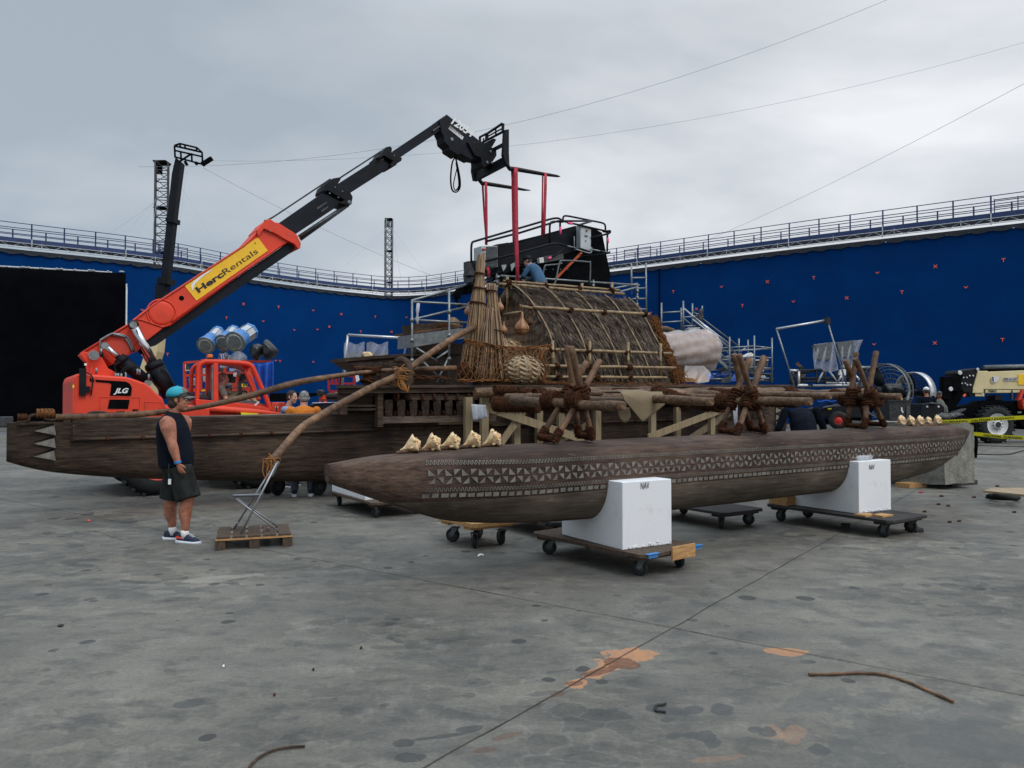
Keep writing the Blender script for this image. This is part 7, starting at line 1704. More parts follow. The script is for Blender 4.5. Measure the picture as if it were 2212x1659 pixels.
# ================================================================ second, distant machine: raised dark boom with empty forks
b2t = thing('boom_machine', 'distant telehandler with upright dark boom and empty forks, beige base behind the orange boom', 'telehandler', V((pY(335,865,25).x, 25,0)))
def oY(name, pts, Y, th, mt): b = MB(); b.outY(pts, Y, th); return b.build(name, mt, b2t)
oY('beige_boom', [(297,812),(320,740),(344,720),(340,760),(322,812)],25,.5, 'beige_paint'); oY('base', [(300,805),(322,805),(330,1000),(300,1000)],25,.6, 'beige_paint')
oY('boom_section', [(332,690),(335,612),(357,612),(352,690)],25,.4, 'boom_steel'); oY('boom_section', [(344,625),(371,375),(379,340),(391,350),(378,450),(359,625)],25.05,.3, 'boom_steel')
oY('boom_collar', [(338,610),(340,598),(364,600),(363,614)],24.95,.5, 'black_paint'); oY('boom_collar', [(357,478),(358,469),(377,470),(376,480)],24.97,.45, 'black_paint')
b = MB()
zf = lambda x, y: pY(*z1(x, y),25)
for A_ in (((1425,155),(1430,250)),((1425,155),(1650,207)),((1650,207),(1655,305)),((1430,245),(1655,305)),((1430,192),(1650,242)),((1425,152),(1470,136)),((1470,136),(1610,170)),((1610,170),(1650,207)),((1470,136),(1472,165)),((1510,148),(1512,175)),((1605,170),(1607,195)),((1470,165),(1610,195)),((1475,200),(1480,270)),((1565,215),(1567,285)),((1470,280),(1560,220))): b.bar(zf(*A_[0]), zf(*A_[1]),.045,.05)
b.build('fork_carriage', 'matte_black', b2t)
b = MB(); b.bar(zf(1650,305), zf(1662,300),.16,.12); b.bar(zf(1655,303), zf(1732,255),.14,.11); b.bar(zf(1600,290), zf(1610,305),.1,.1); b.bar(zf(1510,280), zf(1528,312),.08,.08); b.build('fork_tine', 'matte_black', b2t)

# ================================================================ lamp platform behind the cab
YL = 26.0
def p7(x, y, Y=YL): return pY(*z7(x, y), Y)
LP = thing('lift_platform', 'orange aerial lift basket carrying the blue film lamps', 'lift', V((p7(600,1200).x, YL, 0)),0)
def obar(name, segs, w_, mt, T=LP, Y=YL):
    for a, c in segs:
        b = MB(); b.bar(p7(*a, Y), p7(*c, Y), w_, w_); b.build(name, mt, T)
obar('guard_rail', (((110,738),(400,715)),((110,950),(470,935)),((380,700),(850,700)),((850,712),(1520,718)),((660,905),(1085,905)),((780,1085),(985,1085))),.075, 'orange_side')
obar('guard_post', (((112,740),(120,1200)),((375,715),(372,1190)),((775,815),(765,1190)),((972,900),(970,1130)),((1090,720),(1095,760)),((1200,740),(1210,1000))),.085, 'orange_side')
b = MB(); b.outY([z7(105,1160), z7(470,1160), z7(470,1190), z7(780,1140), z7(1130,1150), z7(1130,1200), z7(780,1200), z7(400,1215), z7(60,1210)], YL, 1.6); b.build('basket_floor', 'orange_side', LP)
b = MB(); b.outY([z7(780,1090), z7(985,1090), z7(985,1140), z7(780,1140)], YL-.03,.1); b.build('toe_board', 'orange_paint', LP)
b = MB(); b.outY([z7(30,1190), z7(180,1195), z7(180,1215), z7(30,1210)], YL, .5); b.build('step', 'orange_side', LP)
b = MB(); b.outY([z7(600,1200), z7(1120,1200), z7(1120,1600), z7(700,1700)], YL+.4,1.2); b.build('lift_arm', 'beige_paint', LP)
b = MB(); b.outY([z7(800,920), z7(960,930), z7(960,1070), z7(800,1060)], YL+.3,.5); b.outY([z7(990,930), z7(1100,920), z7(1130,1000), z7(1000,1060)], YL+.2,.5); b.outY([z7(985,1050), z7(1040,1040), z7(1010,1260), z7(985,1280)], YL-.1,.2); b.build('control_gear', 'black_plastic', LP)
b = MB(); b.outY([z7(1045,1078), z7(1128,1080), z7(1128,1140), z7(1040,1135)], YL-.2,.05); b.build('rental_plate', 'yellow_sign', LP); p = p7(1065,1122, YL-.22); text('plate_lettering', 'Herc', 'ink', LP, p, (1,0,0),(0,0,1),.20, bold=.03, shear=.2, fit=.42, depth=.004)
b = MB(); b.outY([z7(118,765), z7(183,762), z7(188,870), z7(125,873)], YL-.1,.03); b.build('paper_sheet', 'white_fabric', LP); p = p7(135,845, YL-.12); text('sheet_letter', 'B', 'ink', LP, p, (1,0,0),(0,0,1),.26, bold=.04, depth=.004)
b = MB(); b.outY([z7(385,1185), z7(465,1180), z7(465,1195), z7(385,1200)], YL-.1,.05); b.build('yellow_label', 'tape_yellow', LP)
for k, (pts_, mt) in enumerate((([(170,1000),(230,985),(290,1010),(280,1110),(180,1120)], 'white_cloth'),([(400,830),(460,825),(470,1060),(410,1050)], 'white_fabric'),([(910,900),(925,900),(920,970),(905,960)], 'white_fabric'),([(935,900),(960,902),(945,975),(930,960)], 'white_fabric'))):
    b = MB(); b.outY([z7(*p) for p in pts_], YL-.25 if k > 1 else YL+.2,.25 if k < 2 else .05); b.build('bagged_item', mt, LP, bevel=.03)
b = MB(); b.sheet(lambda i, k: p7(830+290*i-30*k*(1-i)+20*math.sin(k*3)*i, 700-150*(1-k)*math.sin((.15+.85*i)*2.6)+0*k+(230*k if False else 0), YL-.2-.25*math.sin(i*3.1)),16,10)
b.build('plastic_sheet', 'plastic_thin', LP)
b = MB(); b.sheet(lambda i, k: p7(840+240*i, 820+80*k+12*math.sin(i*9), YL-.1-.2*math.sin(k*3)),12,5); b.build('plastic_sheet', 'plastic_thin', LP)
bc_ = MB(); bc_.sheet(lambda i, k: p7(1222+338*i-(60*i*max(0, k-.75)*2.5)+(70*(1-i)*k),745-40*i+25*math.sin(i*3.14)*(1-k)+600*k*(.93+.07*i), YL-.3+.10*math.sin(i*16+k*2)),30,12); tag(bc_.build('blue_drape', 'blue_cloth', loc=p7(1400,1340), thick=.02), 'bright blue cloth draped from the lamp platform rail down to the ground side', 'cloth')
# three blue film lamps
def lamp(cl, cb, rl_, rb_, Y, label):
    a, c = p7(*cl, Y-.5), p7(*cb, Y+.35); D_ = (c-a).normalized(); L = (c-a).length; T = thing('film_lamp', label, 'film lamp', a-V((0,0,.6)),0, 'big blue film lamps on the lift')
    b = MB(); b.lathe(a, D_, [(0, rl_*1.12),(.06, rl_*1.18),(.14, rl_*1.12),(.16, rl_),(L*.5, rl_*.96),(L*.52, rl_*.80)],24); b.build('housing', 'blue_lamp', T)
    b = MB(); b.lathe(a-D_*.03, D_, [(0, rl_*1.20),(.04, rl_*1.2)],24); b.build('front_ring', 'galv', T)
    b = MB(); b.lathe(a-D_*.045, D_, [(.10,.001),(.04, rl_*.45),(.0, rl_*.92),(.02, rl_*.95)],22); b.build('lens', 'lens', T)
    b = MB(); u = D_.orthogonal().normalized(); w_ = D_.cross(u)
    n = 8
    for k in range(n):
        a0, a1 = 2*math.pi*(k+.06)/n, 2*math.pi*(k+.94)/n; q = [a+D_*s+(u*math.cos(t)+w_*math.sin(t))*rb_ for s in (L*.5, L*.97) for t in (a0, a1)]; b.add(q, [(0,1,3,2)])
    b.lathe(a+D_*L*.5, D_, [(0, rb_*.9),(L*.46, rb_*.9)],8, False); b.build('ballast_fins', 'alu', T, fixn=False)
    b = MB(); b.lathe(a+D_*L*.96, D_, [(0, rb_*1.06),(.10, rb_*1.06),(.14, rb_*.8)],8, False); b.build('rear_cap', 'blue_lamp', T)
    b = MB(); b.path(cr([a+D_*L*.4+u*rl_*1.15, a+D_*.3-V((0,0, rl_*1.3)), a+D_*L*.4-u*rl_*1.15],5),.03,6); b.tube(a+D_*.3-V((0,0, rl_*1.2)), a+D_*.3-V((0,0, rl_*1.2+.9)),.04); b.build('yoke', 'galv', T)
lamp((458,455),(655,245),.26,.22,26.2, 'blue film lamp on the left, lens facing down left'); lamp((740,415),(910,230),.26,.22,26.4, 'blue film lamp in the middle, above the man in stripes'); lamp((935,400),(1165,240),.31,.30,26.0, 'largest blue film lamp on the right with silver fins')
for k, (pts_, lab) in enumerate(((((1200,470),(1260,430),(1330,430),(1395,470),(1400,590),(1330,660),(1310,700),(1250,690),(1205,600)), 'black bagged lamp with green tape on the rail'),(((1405,420),(1440,355),(1480,370),(1560,450),(1638,550),(1600,620),(1530,680),(1440,690),(1400,590)), 'larger black bagged lamp at the right end of the rail'))):
    b = MB(); c = [p7(*p) for p in pts_]; m_ = sum(c, V())/len(c); 
    rings = [[m_+(q-m_)*s+V((0, dy, 0)) for q in c] for s, dy in ((.45,-.35),(.85,-.22),(1,0),(.85,.22),(.45,.35))]; b.loft(rings); tag(b.build('bagged_lamp', 'black_plastic', loc=p7(*pts_[-2])), lab, 'bagged lamp', 'black bagged lamps on the lift')
q = p7(715,905, YL+.2); figure('bearded man in white and blue striped shirt on the lamp lift reaching right', V((q.x, q.y, q.z-.1-.62)),-.35, dict(head=(.05,0,1.62), sR=(0,-.19,1.42), eR=(.22,-.25,1.25), wR=(.45,-.22,1.38)), shirt='stripes' if 0 else 'shirt_stripe', sleeve=.6, pants='dark_grey', cap='ink', hair='hair_dark', beard='hair_dark', skin='skin', vox=.012) if 0 else None
m = mat('shirt_stripe', (.62,.66,.78), rough=.9, var=.05)
t = m.node_tree; L = t.links; wv_ = t.nodes.new('ShaderNodeTexWave'); wv_.inputs['Scale'].default_value = 7; wv_.bands_direction = 'X'; wv_.inputs['Distortion'].default_value = .5; tc = t.nodes.new('ShaderNodeTexCoord'); L.new(tc.outputs['Object'], wv_.inputs['Vector']); rp_ = t.nodes.new('ShaderNodeValToRGB'); rp_.color_ramp.elements[0].color = (.06,.10,.30,1); rp_.color_ramp.elements[1].color = (.72,.74,.80,1); rp_.color_ramp.elements[0].position = .35; rp_.color_ramp.elements[1].position = .55; L.new(wv_.outputs[0], rp_.inputs[0]); L.new(rp_.outputs[0], t.nodes['Principled BSDF'].inputs['Base Color'])
q = p7(745,500, YL+.2); figure('bearded man in white and blue striped shirt on the lamp lift reaching right', V((q.x, q.y, q.z-1.64)),.75, dict(head=(.05,0,1.62), sR=(0,-.19,1.42), eR=(.22,-.25,1.22), wR=(.47,-.22,1.35)), shirt='shirt_stripe', sleeve=.6, pants='dark_grey', cap='ink', hair='hair_dark', beard='hair_dark', skin='skin', vox=.012)
# driver and the man behind the cab
q = pl(*z7(715,1000), CA+.55); figure('driver with glasses and grey T-shirt sitting in the orange cab', V((q.x, q.y, q.z-1.20)), ROT-.15, dict(head=(.04,0,1.20), neck=(.0,0,1.06), chest=(-.03,0,.88), belly=(-.01,0,.66), hip=(-.02,0,.50), sL=(-.02,.2,1.0), sR=(-.02,-.2,1.0), eL=(.08,.27,.75), eR=(.08,-.27,.75), wL=(.32,.2,.78), wR=(.32,-.2,.78), hL=(.0,.1,.48), hR=(0,-.1,.48), kL=(.42,.12,.48), kR=(.42,-.12,.48), aL=(.45,.12,.12), aR=(.45,-.12,.12)), shirt='shirt_grey', sleeve=.6, pants='dark_grey', hair='hair_grey', skin='skin_pale', glasses=True, fat=1.3, vox=.010)
q = pl(*z7(815,1170), CB_+.9); figure('smiling man in grey and black cap beyond the cab', V((q.x, q.y, q.z-1.64)), ROT-1.0, dict(), shirt='black_plastic', pants='dark_grey', cap='dark_grey', hair='hair_dark', beard='hair_grey', skin='skin', vox=.012)
# ================================================================ things between the near hull and the wall, left of the deck
def z8(x, y): return (1200+.4219*x)/1.8228,(1300+.4219*y)/1.8228
def zm(x, y): return (1050+.15823*x)/1.8228,(1450+.15823*y)/1.8228
def flat(name, label, cat, pts, Y, th, mt, bev=.0, T=None, group=None):
    b = MB(); b.outY(pts, Y, th)
    if T: return b.build(name, mt, T, bevel=bev)
    c = sum((pY(u, v, Y) for u, v in pts), V())/len(pts); zmin = min(pY(u, v, Y).z for u, v in pts); return tag(b.build(name, mt, loc=V((c.x, c.y, zmin)), bevel=bev), label, cat, group)
sl = thing('scissor_lift', 'dark red scissor lift basket left of the deck, under the bagged screens', 'lift', V((pY(728,865,30).x, 30,0)))
Ys = 30
for a, c in ((zm(1540,210), zm(2212,190)),(zm(1540,385), zm(2212,375)),((794,804),(862,806)),((795,818),(862,820))):
    b = MB(); b.bar(pY(*a, Ys), pY(*c, Ys),.07); b.build('guard_rail', 'red_paint', sl)
for x, y0, y1 in ((1548,210,560),(1640,215,380),(1725,210,380),(1825,210,480),(1850,215,480),(2050,380,440),(2180,200,430)):
    b = MB(); b.bar(pY(*zm(x, y0), Ys), pY(*zm(x, y1), Ys),.08); b.build('guard_post', 'red_paint', sl)
flat('toe_board', '', '', [zm(1545,545), zm(1800,550), zm(1800,670), zm(1545,668)], Ys, 1.2, 'red_paint', T=sl); flat('yellow_label', '', '', [zm(1710,590), zm(1755,592), zm(1755,645), zm(1710,643)], Ys-.03,.02, 'tape_yellow', T=sl)
p = pY(*zm(1560,642), Ys-.02); text('basket_lettering', 'skyjack', 'white_paint', sl, p, (1,0,0),(0,0,1),.16, bold=.02, fit=.62, depth=.004) if 0 else None
b = MB()
for k in range(5): b.outY([zm(1660+k*8,700+k*45), zm(1900-k*10,715+k*45), zm(1880,735+k*45), zm(1670,725+k*45)], Ys+.2,.8)
b.outY([zm(1800,880), zm(1900,880), zm(1900,1300), zm(1800,1300)], Ys+.2,1); b.build('scissor_stack', 'black_paint', sl)
flat('lift_chassis', '', '', [zm(1635,865), zm(1770,865), zm(1765,1150), zm(1635,1150)], Ys-.1,1.2, 'red_paint', T=sl)
flat('blue_tarpaulin', 'blue tarpaulin hanging beside the red lift basket at the deck corner', 'tarpaulin', [zm(1740,440), zm(1850,445), zm(1930,560), zm(1930,760), zm(1850,740), zm(1760,640)],29.4,.5, 'blue_cloth', .05)
# loose tall poles frame with bagged screens
fr_ = thing('pipe_frame', 'thin white pipe frame standing above the bagged screens left of the deck', 'frame', V((pY(750,865,27).x, 27,0)))
for a, c, w_ in ((z8(403,45), z8(955,75),.05),(z8(403,45), z8(360,410),.045),(z8(955,75), z8(925,240),.035),(z8(400,60), z8(350,515),.04)):
    b = MB(); b.tube(pY(*a, 27), pY(*c, 27), w_, n=6); b.build('pipe', 'alu', fr_)
for k, (pts_, lab) in enumerate((((z8(378,200), z8(545,205), z8(540,262), z8(400,270), z8(375,330)), 'plastic-covered screen left of the deck, left one'),((z8(590,205), z8(765,210), z8(765,245), z8(600,252)), 'plastic-covered screen left of the deck, right one'))):
    T = thing('bagged_screen', lab, 'screen', pY(*pts_[0],27),0, 'bagged screens left of the deck')
    b = MB(); b.outY(pts_, 27.1,.15); b.build('panel', 'dark_grey', T); b = MB()
    x0, x1 = pts_[0][0]-3, pts_[1][0]+3; b.sheet(lambda i, k2: pY(x0+(x1-x0)*i, 741-(3*math.sin(i*8))+(28+ (40*(1-i) if k == 0 else 0)*(1 if i < .6 else .4))*k2,26.9-.1*math.sin(i*14+k2*4)),14,8); b.build('plastic_cover', 'plastic_thin', T)
b = MB()
for q_ in range(8): b.ball(pY(*z8(560+q_*6+(q_ % 2)*8,225+(q_ % 3)*11),26.7),.09,8,6, jit=.4)
tag(b.build('shell_pile', 'shell', loc=pY(*z8(580,250),26.7)), 'small heap of orange and cream shells on the second canoe', 'shells', kind='stuff')
flat('white_rag', 'white rag hanging below the bagged screens over the red basket', 'rag', [z8(470,425), z8(500,420), z8(510,470), z8(480,488)],26.5,.05, 'white_fabric', .01); flat('white_rag', 'crumpled white plastic on the red basket rail near the deck', 'rag', [z8(660,440), z8(690,440), z8(700,480), z8(670,492)],26.5,.05, 'white_fabric', .01)
# work bench with blower and red monitor stand
wbk = thing('equipment_cart', 'black equipment cart with white top behind the men at the hull', 'cart', V((pY(745,865,18).x, 18,0)))
flat('cart_body', '', '', [zm(1080,890), zm(1600,870), zm(1615,1200), zm(1000,1200)],18,.8, 'black_plastic', T=wbk, bev=.02); flat('cart_top', '', '', [zm(1135,852), zm(1610,842), zm(1610,856), zm(1140,872)],17.95,.9, 'white_paint', T=wbk)
b = MB(); b.outY([zm(1295,845), zm(1310,740), zm(1350,690), zm(1430,672), zm(1455,710), zm(1460,845), zm(1420,845), zm(1405,800), zm(1350,805), zm(1335,845)],18.1,.15); tag(b.build('red_stand', 'orange_paint', loc=pY(*zm(1380,845),18.1), bevel=.01), 'small orange-red bracket standing on the black cart', 'bracket')
b = MB(); b.outY([zm(1240,560), zm(1270,535), zm(1330,528), zm(1380,560), zm(1395,620), zm(1380,690), zm(1340,725), zm(1260,715), zm(1240,640)],18.0,.25); hm = tag(b.build('headset_screen', 'black_plastic', loc=pY(*zm(1310,725),18.0), bevel=.03), 'black screen with reflections on the orange bracket', 'monitor')
flat('orange_cabinet', 'orange metal cabinet left of the man in the light blue polo', 'cabinet', [zm(133,848), zm(305,852), zm(310,1110), zm(135,1100)],17.5,.5, 'orange_side', .02)
flat('black_truss_bench', 'long low black bench behind the men', 'bench', [zm(70,620), zm(1540,610), zm(1540,640), zm(1000,700), zm(480,820), zm(70,820)],22,.6, 'matte_black', .02)
# little car-like things on the far left in front of the black cloth
flat('dark_case', 'small dark case at the far left edge in front of the black cloth', 'case', [(-6,900),(8,900),(8,922),(-6,922)],40,.8, 'dark_grey', .05)
flat('blue_tape_strip', 'thin strip of blue on the ground at the far left edge', 'strip', [(-10,937.5),(23,936.5),(23,938.5),(-10,939.5)],37.2,.1, 'tape_blue')
# ================================================================ right side: stair scaffold
def zs(x, y): return (2550+.24864*x)/1.8228,(1150+.24864*y)/1.8228
def zr(x, y): return (2950+.30134*x)/1.8228,(1200+.30134*y)/1.8228
def zt(x, y): return (3550+.22304*x)/1.8228,(1380+.22304*y)/1.8228
SY_ = 24.0
st_ = thing('stair_scaffold', 'galvanised scaffold staircase with side platform right of the hut', 'scaffold', V((pY(1560,865, SY_).x, SY_, 0)))
def sg(name, a, c, Y0=SY_, Y1=None, r=.023, mt='galv', T=None, Z_=zs):
    b = MB(); b.tube(pY(*Z_(*a), Y0), pY(*Z_(*c), Y1 or Y0), r, n=6); return b.build(name, mt, T or st_)
for x, y0, y1, Y in ((220,170,740,24),(565,140,700,24),(533,250,600,25.2),(710,180,640,25.2),(865,220,660,25.2),(1298,710,1430,24),(1446,735,1000,25.4),(1590,755,1060,25.4),(1690,690,1430,24),(1970,725,1430,24)): sg('upright', (x, y0),(x, y1), Y, r=.027)
for a, c, Y in (((225,328),(545,308),24),((225,482),(550,460),24),((545,402),(800,380),25),((545,545),(790,528),25),((1000,905),(1300,880),24.2),((1300,882),(1690,855),24),((1690,858),(1975,890),24.2),((1130,942),(1975,893),25),((1300,1040),(1690,1025),24.6),((1690,1020),(1975,1048),24.2),((860,1090),(1300,1070),24.6),
                ((1300,1198),(1690,1190),24),((1690,1185),(1985,1212),24.1),((860,1240),(1300,1225),24.4),((900,1378),(1300,1372),24.2),((1300,1370),(1985,1365),24),((1310,890),(1440,860),25.2),((1445,955),(1560,880),25.2)): sg('ledger', a, c, Y)
for a, c, mt in (((578,262),(1390,965), 'alu'),((710,430),(1390,960), 'alu'),((715,385),(1290,820), 'alu'),((705,300),(1430,850), 'galv_dark'),((575,425),(1310,1000), 'galv_dark'),((725,330),(865,370), 'galv')): sg('stair_rail', a, c, 24.1 if mt == 'alu' else 25.2, r=.027, mt=mt)
for a, c in (((835,1265),(1050,1430)),((935,1235),(1175,1425)),((1050,1335),(1220,1225)),((900,1330),(1050,1200)),((1190,1430),(1400,1260)),((1010,1000),(870,1095))): sg('brace', a, c, 24.8, mt='galv_dark')
def sf(name, pts, Y, th, mt, T=None, bev=0, Z_=zs): b = MB(); b.outY([Z_(*p) for p in pts], Y, th); return b.build(name, mt, T or st_, bevel=bev)
sf('stringer', [(980,960),(1010,945),(1300,1195),(1275,1235)],24.1,.06, 'galv'); sf('stringer', [(580,600),(600,600),(720,710),(680,715),(580,650)],24.1,.06, 'galv'); sf('stringer', [(1040,880),(1080,880),(1350,1130),(1330,1150)],25.0,.06, 'galv_dark')
for k in range(9): x, y = 625+k*82,640+k*66; sf('tread', [(x, y),(x+110, y+6),(x+115, y+22),(x+5, y+18)],24.15,.9, 'galv_dark')
sf('platform', [(225,628),(555,612),(860,655),(870,680),(560,705),(225,655)],24.0,1.4, 'galv_dark'); sf('side_platform', [(1300,1185),(1690,1185),(1985,1205),(1980,1225),(1300,1215)],24.05,1.5, 'galv_dark')
sf('foot_wedge', [(1210,1430),(1330,1300),(1370,1310),(1290,1430)],24.3,.5, 'galv_dark')
def loose(name, label, cat, pts, Y, th, mt, Z_=zs, bev=.02, group=None):
    b = MB(); b.outY([Z_(*p) for p in pts], Y, th); c = pY(*Z_(*pts[0]), Y); return tag(b.build(name, mt, loc=V((c.x, c.y, min(pY(*Z_(*p), Y).z for p in pts))), bevel=bev), label, cat, group)
def crate(pts, label, k):
    T = thing('plastic_tub', label, 'tub', pY(*zs(*pts[2]),24.6),0, 'white tubs on the stair platform')
    b = MB(); b.outY([zs(*p) for p in pts],24.5,.4); b.build('tub', 'white_paint', T, bevel=.015); (x0, y0),(x1, _) = pts[0], pts[1]
    b = MB(); b.outY([zs(x0-5, y0-4), zs(x1+5, y0-4), zs(x1+5, y0+10), zs(x0-5, y0+10)],24.48,.44); b.build('rim', 'white_fabric', T)
    b = MB()
    for r_ in range(2):
        for q in range(4): x = x0+22+q*11; b.outY([zs(x, y0+30+r_*22), zs(x+8, y0+30+r_*22), zs(x+7, y0+44+r_*22), zs(x+1, y0+44+r_*22)],24.49,.01)
    b.build('printed_text', 'dark_grey', T)
crate([(650,568),(735,562),(725,640),(665,640)], 'white printed tub on the stair platform, left one', 0); crate([(742,565),(828,572),(815,645),(750,640)], 'white printed tub on the stair platform, right one', 1)
b = MB(); b.loft([[pY(*zs(x+dx, y),25+dy) for dx, dy in ((-w_, 0),(0,-.2),(w_, 0),(0,.2))] for x, y, w_ in ((868,255,8),(840,300,34),(850,345,28),(826,380,44),(835,450,46),(822,520,42),(805,560,20))]); tag(b.build('black_bag', 'black_plastic', loc=pY(*zs(810,560),25)), 'tall crumpled black bag tied to a stair scaffold upright', 'bag')
loose('grey_tote', 'grey plastic tote on the scaffold side platform', 'tote', [(1715,1085),(1915,1085),(1905,1190),(1720,1185)],24.8,.6, 'dark_grey'); loose('tote_lid', 'white lid of the grey tote on the scaffold platform', 'lid', [(1710,1068),(1918,1070),(1916,1088),(1712,1088)],24.75,.7, 'rim_white', bev=.01)
for k, (pts_, mt, lab) in enumerate((([(1490,1030),(1640,955),(1690,990),(1670,1040),(1500,1050)], 'white_fabric', 'tilted white plastic-covered tray on the scaffold'),([(1610,1040),(1690,1040),(1690,1180),(1620,1190)], 'plastic_wrap', 'clear-bagged gear left of the grey tote'),([(840,1060),(960,990),(1080,980),(1150,1040),(1140,1100),(860,1080)], 'plastic_wrap', 'clear plastic heap under the stairs'),([(1250,1020),(1310,990),(1320,1050),(1260,1060)], 'plastic_wrap', 'small clear plastic bag by the stair foot'),([(1210,1250),(1300,1240),(1290,1300),(1215,1310)], 'plastic_wrap', 'clear plastic hanging below the stair foot'),([(1610,1235),(1700,1235),(1690,1280),(1620,1275)], 'plastic_wrap', 'clear plastic below the side platform'),([(1800,1330),(1840,1310),(1880,1340),(1850,1365),(1800,1360)], 'white_fabric', 'white paper caught on the lower scaffold rail'),([(1770,1390),(1830,1380),(1860,1400),(1840,1415),(1780,1410)], 'white_fabric', 'white paper hanging under the lower rail'),([(1800,1235),(1840,1235),(1835,1255),(1800,1258)], 'white_fabric', 'small white paper just under the side platform'))): loose('plastic_bundle' if 'plastic' in mt else 'paper_sheet', lab, 'plastic' if 'plastic' in mt else 'paper', pts_, 24.9 if k < 6 else 23.9,.4 if k < 6 else .03, mt, bev=.04 if k < 6 else 0)
loose('dark_screen', 'dark screen panel bagged under the stairs', 'screen', [(970,1110),(1100,1095),(1095,1215),(1000,1215)],25.4,.2, 'dark_grey')
b = MB(); b.sheet(lambda i, k: pY(*zs(860+700*i, 1300+130*k+12*math.sin(i*17)),26+.2*math.sin(i*11+k*3)),30,5); tag(b.build('blue_tarpaulin', 'blue_cloth', loc=pY(*zs(1200,1430),26), thick=.02), 'blue tarpaulin lying behind the lower scaffold', 'tarpaulin')
b = MB(); b.path(cr([pY(*zs(x, y),23.8) for x, y in ((1610,1300),(1900,1300),(1940,1320),(1945,1420))],4),.04,6); b.path([pY(*zs(1610,1400),23.8), pY(*zs(1945,1410),23.8)],.03,6); tag(b.build('black_rack', 'ink', loc=pY(*zs(1945,1430),23.8)), 'low black rack at the foot of the scaffold', 'rack')
# brown canoe end and pole seen behind the hut's right edge
b = MB(); b.log(pY(*zs(50,525),22), pY(*zs(410,610),25),.09,.07,9, seed=91); tag(b.build('far_pole', 'log_wood', loc=pY(*zs(50,525),22)), 'far wooden pole left of the stair scaffold', 'pole')
loose('far_beams', 'dark wooden beams behind the hut right edge', 'beams', [(20,590),(220,620),(320,670),(320,745),(60,740)],23,.8, 'cleat_wood'); b = MB(); b.ball(pY(*zs(75,545),21.8),(.25,.2,.3),9,7, jit=.6); tag(b.build('coir_lashing', 'coir', loc=pY(*zs(75,590),21.8)), 'coir knot on the far pole behind the hut', 'lashing')
# ---------------------------------------------------------------- lift with bagged monitors and a leaning man
LY = 44
lf = thing('black_lift_platform', 'long black-railed lift platform with a leaning man and bagged screens on the right', 'lift', V((pY(1800,865, LY).x, LY, 0)))
for a, c in (((540,862),(1140,850)),((1195,815),(1595,820)),((540,935),(640,940)),((640,965),(1480,950)),((540,1000),(1140,1000)),((620,880),(860,868))): sg('guard_rail', a, c, LY, r=.07, mt='ink', T=lf, Z_=zr)
for x, y0, y1 in ((541,860,1040),(607,870,1050),(880,855,1050),(990,850,1050),(1138,850,1000),(1290,820,1000),(1515,820,950)): sg('guard_post', (x, y0),(x, y1), LY, r=.08, mt='ink', T=lf, Z_=zr)
sg('top_rail', (530,860),(645,862), LY-.1, r=.08, mt='alu', T=lf, Z_=zr); sg('top_rail', (1190,812),(1595,820), LY-.1, r=.08, mt='alu', T=lf, Z_=zr); sg('white_post', (648,870),(648,1070), LY-.1, r=.09, mt='alu', T=lf, Z_=zr)
for a, c in (((965,880),(895,1010)),((1050,875),(1160,1020)),((1215,910),(1150,1020)),((1218,820),(1218,1050)),((1385,920),(1470,1020)),((830,1055),(1475,1050)),((1000,1020),(1470,1030))): sg('leg_tube', a, c, LY-.05, r=.07, mt='alu', T=lf, Z_=zr)
sf('deck', [(540,1050),(1500,1045),(1500,1070),(540,1075)], LY, 1.8, 'dark_grey', lf, Z_=zr)
q = pY(*zr(700,780), LY+.3); figure('man in dark shirt and khaki trousers leaning on the lift rail on the right', V((q.x, q.y, q.z-1.56)),3.0, dict(head=(.26,0,1.50), neck=(.16,0,1.42), chest=(.08,0,1.26), belly=(.0,0,1.07), sL=(.1,.2,1.34), sR=(.1,-.2,1.34), eL=(.16,.27,1.08), eR=(.16,-.27,1.08), wL=(.42,.15,1.02), wR=(.42,-.15,1.02), kL=(.1,.1,.5), aL=(.0,.12,.09)), shirt='dark_green', sleeve=.8, pants='khaki', hair='hair_dark', head=(0,.5), h=1.05, vox=.014)
for k, (pts_, cov, lab) in enumerate((([(860,525),(1075,495),(1100,720),(895,715)],[(845,515),(1130,485),(1148,870),(835,850)], 'big plastic-shrouded screen on the lift, left one'),([(1148,490),(1370,462),(1350,670),(1200,690)],[(1135,490),(1490,455),(1370,800),(1230,860)], 'big plastic-shrouded screen on the lift, right one'))):
    T = thing('shrouded_screen', lab, 'screen', pY(*zr(*pts_[2]),43.6),0, 'shrouded screens on the lift')
    b = MB(); b.outY([zr(*p) for p in pts_],43.25,.5); b.build('panel', 'galv_dark', T); A_, B_, C2, D_ = [pY(*zr(*p),43.3) for p in cov]
    b = MB(); b.sheet(lambda i, k2: A_.lerp(B_, i).lerp(D_.lerp(C2, i), k2)+V((0,.14*math.sin(i*19+k2*5)*(.25+k2),.10*math.sin(i*7)*k2)),22,14); b.build('plastic_shroud', 'plastic_thin', T)
b = MB(); b.outY([zr(*p) for p in ((1190,850),(1270,840),(1265,930),(1230,915),(1175,920))],43.2,.2); tag(b.build('white_rag', 'white_fabric', loc=pY(*zr(1220,925),43.2), bevel=.03), 'white plastic rag below the right shrouded screen', 'rag')
fr2 = thing('pipe_frame', 'large tilted white pipe frame in front of the lift on the right', 'frame', V((pY(1690,865,40).x, 40,0)))
for a, c, mt in (((350,318),(1000,205), 'alu'),((357,320),(590,1060), 'galv'),((1020,210),(1270,1040), 'galv')): sg('pipe', a, c, 40, r=.06 if mt == 'alu' else .045, mt=mt, T=fr2, Z_=zr)
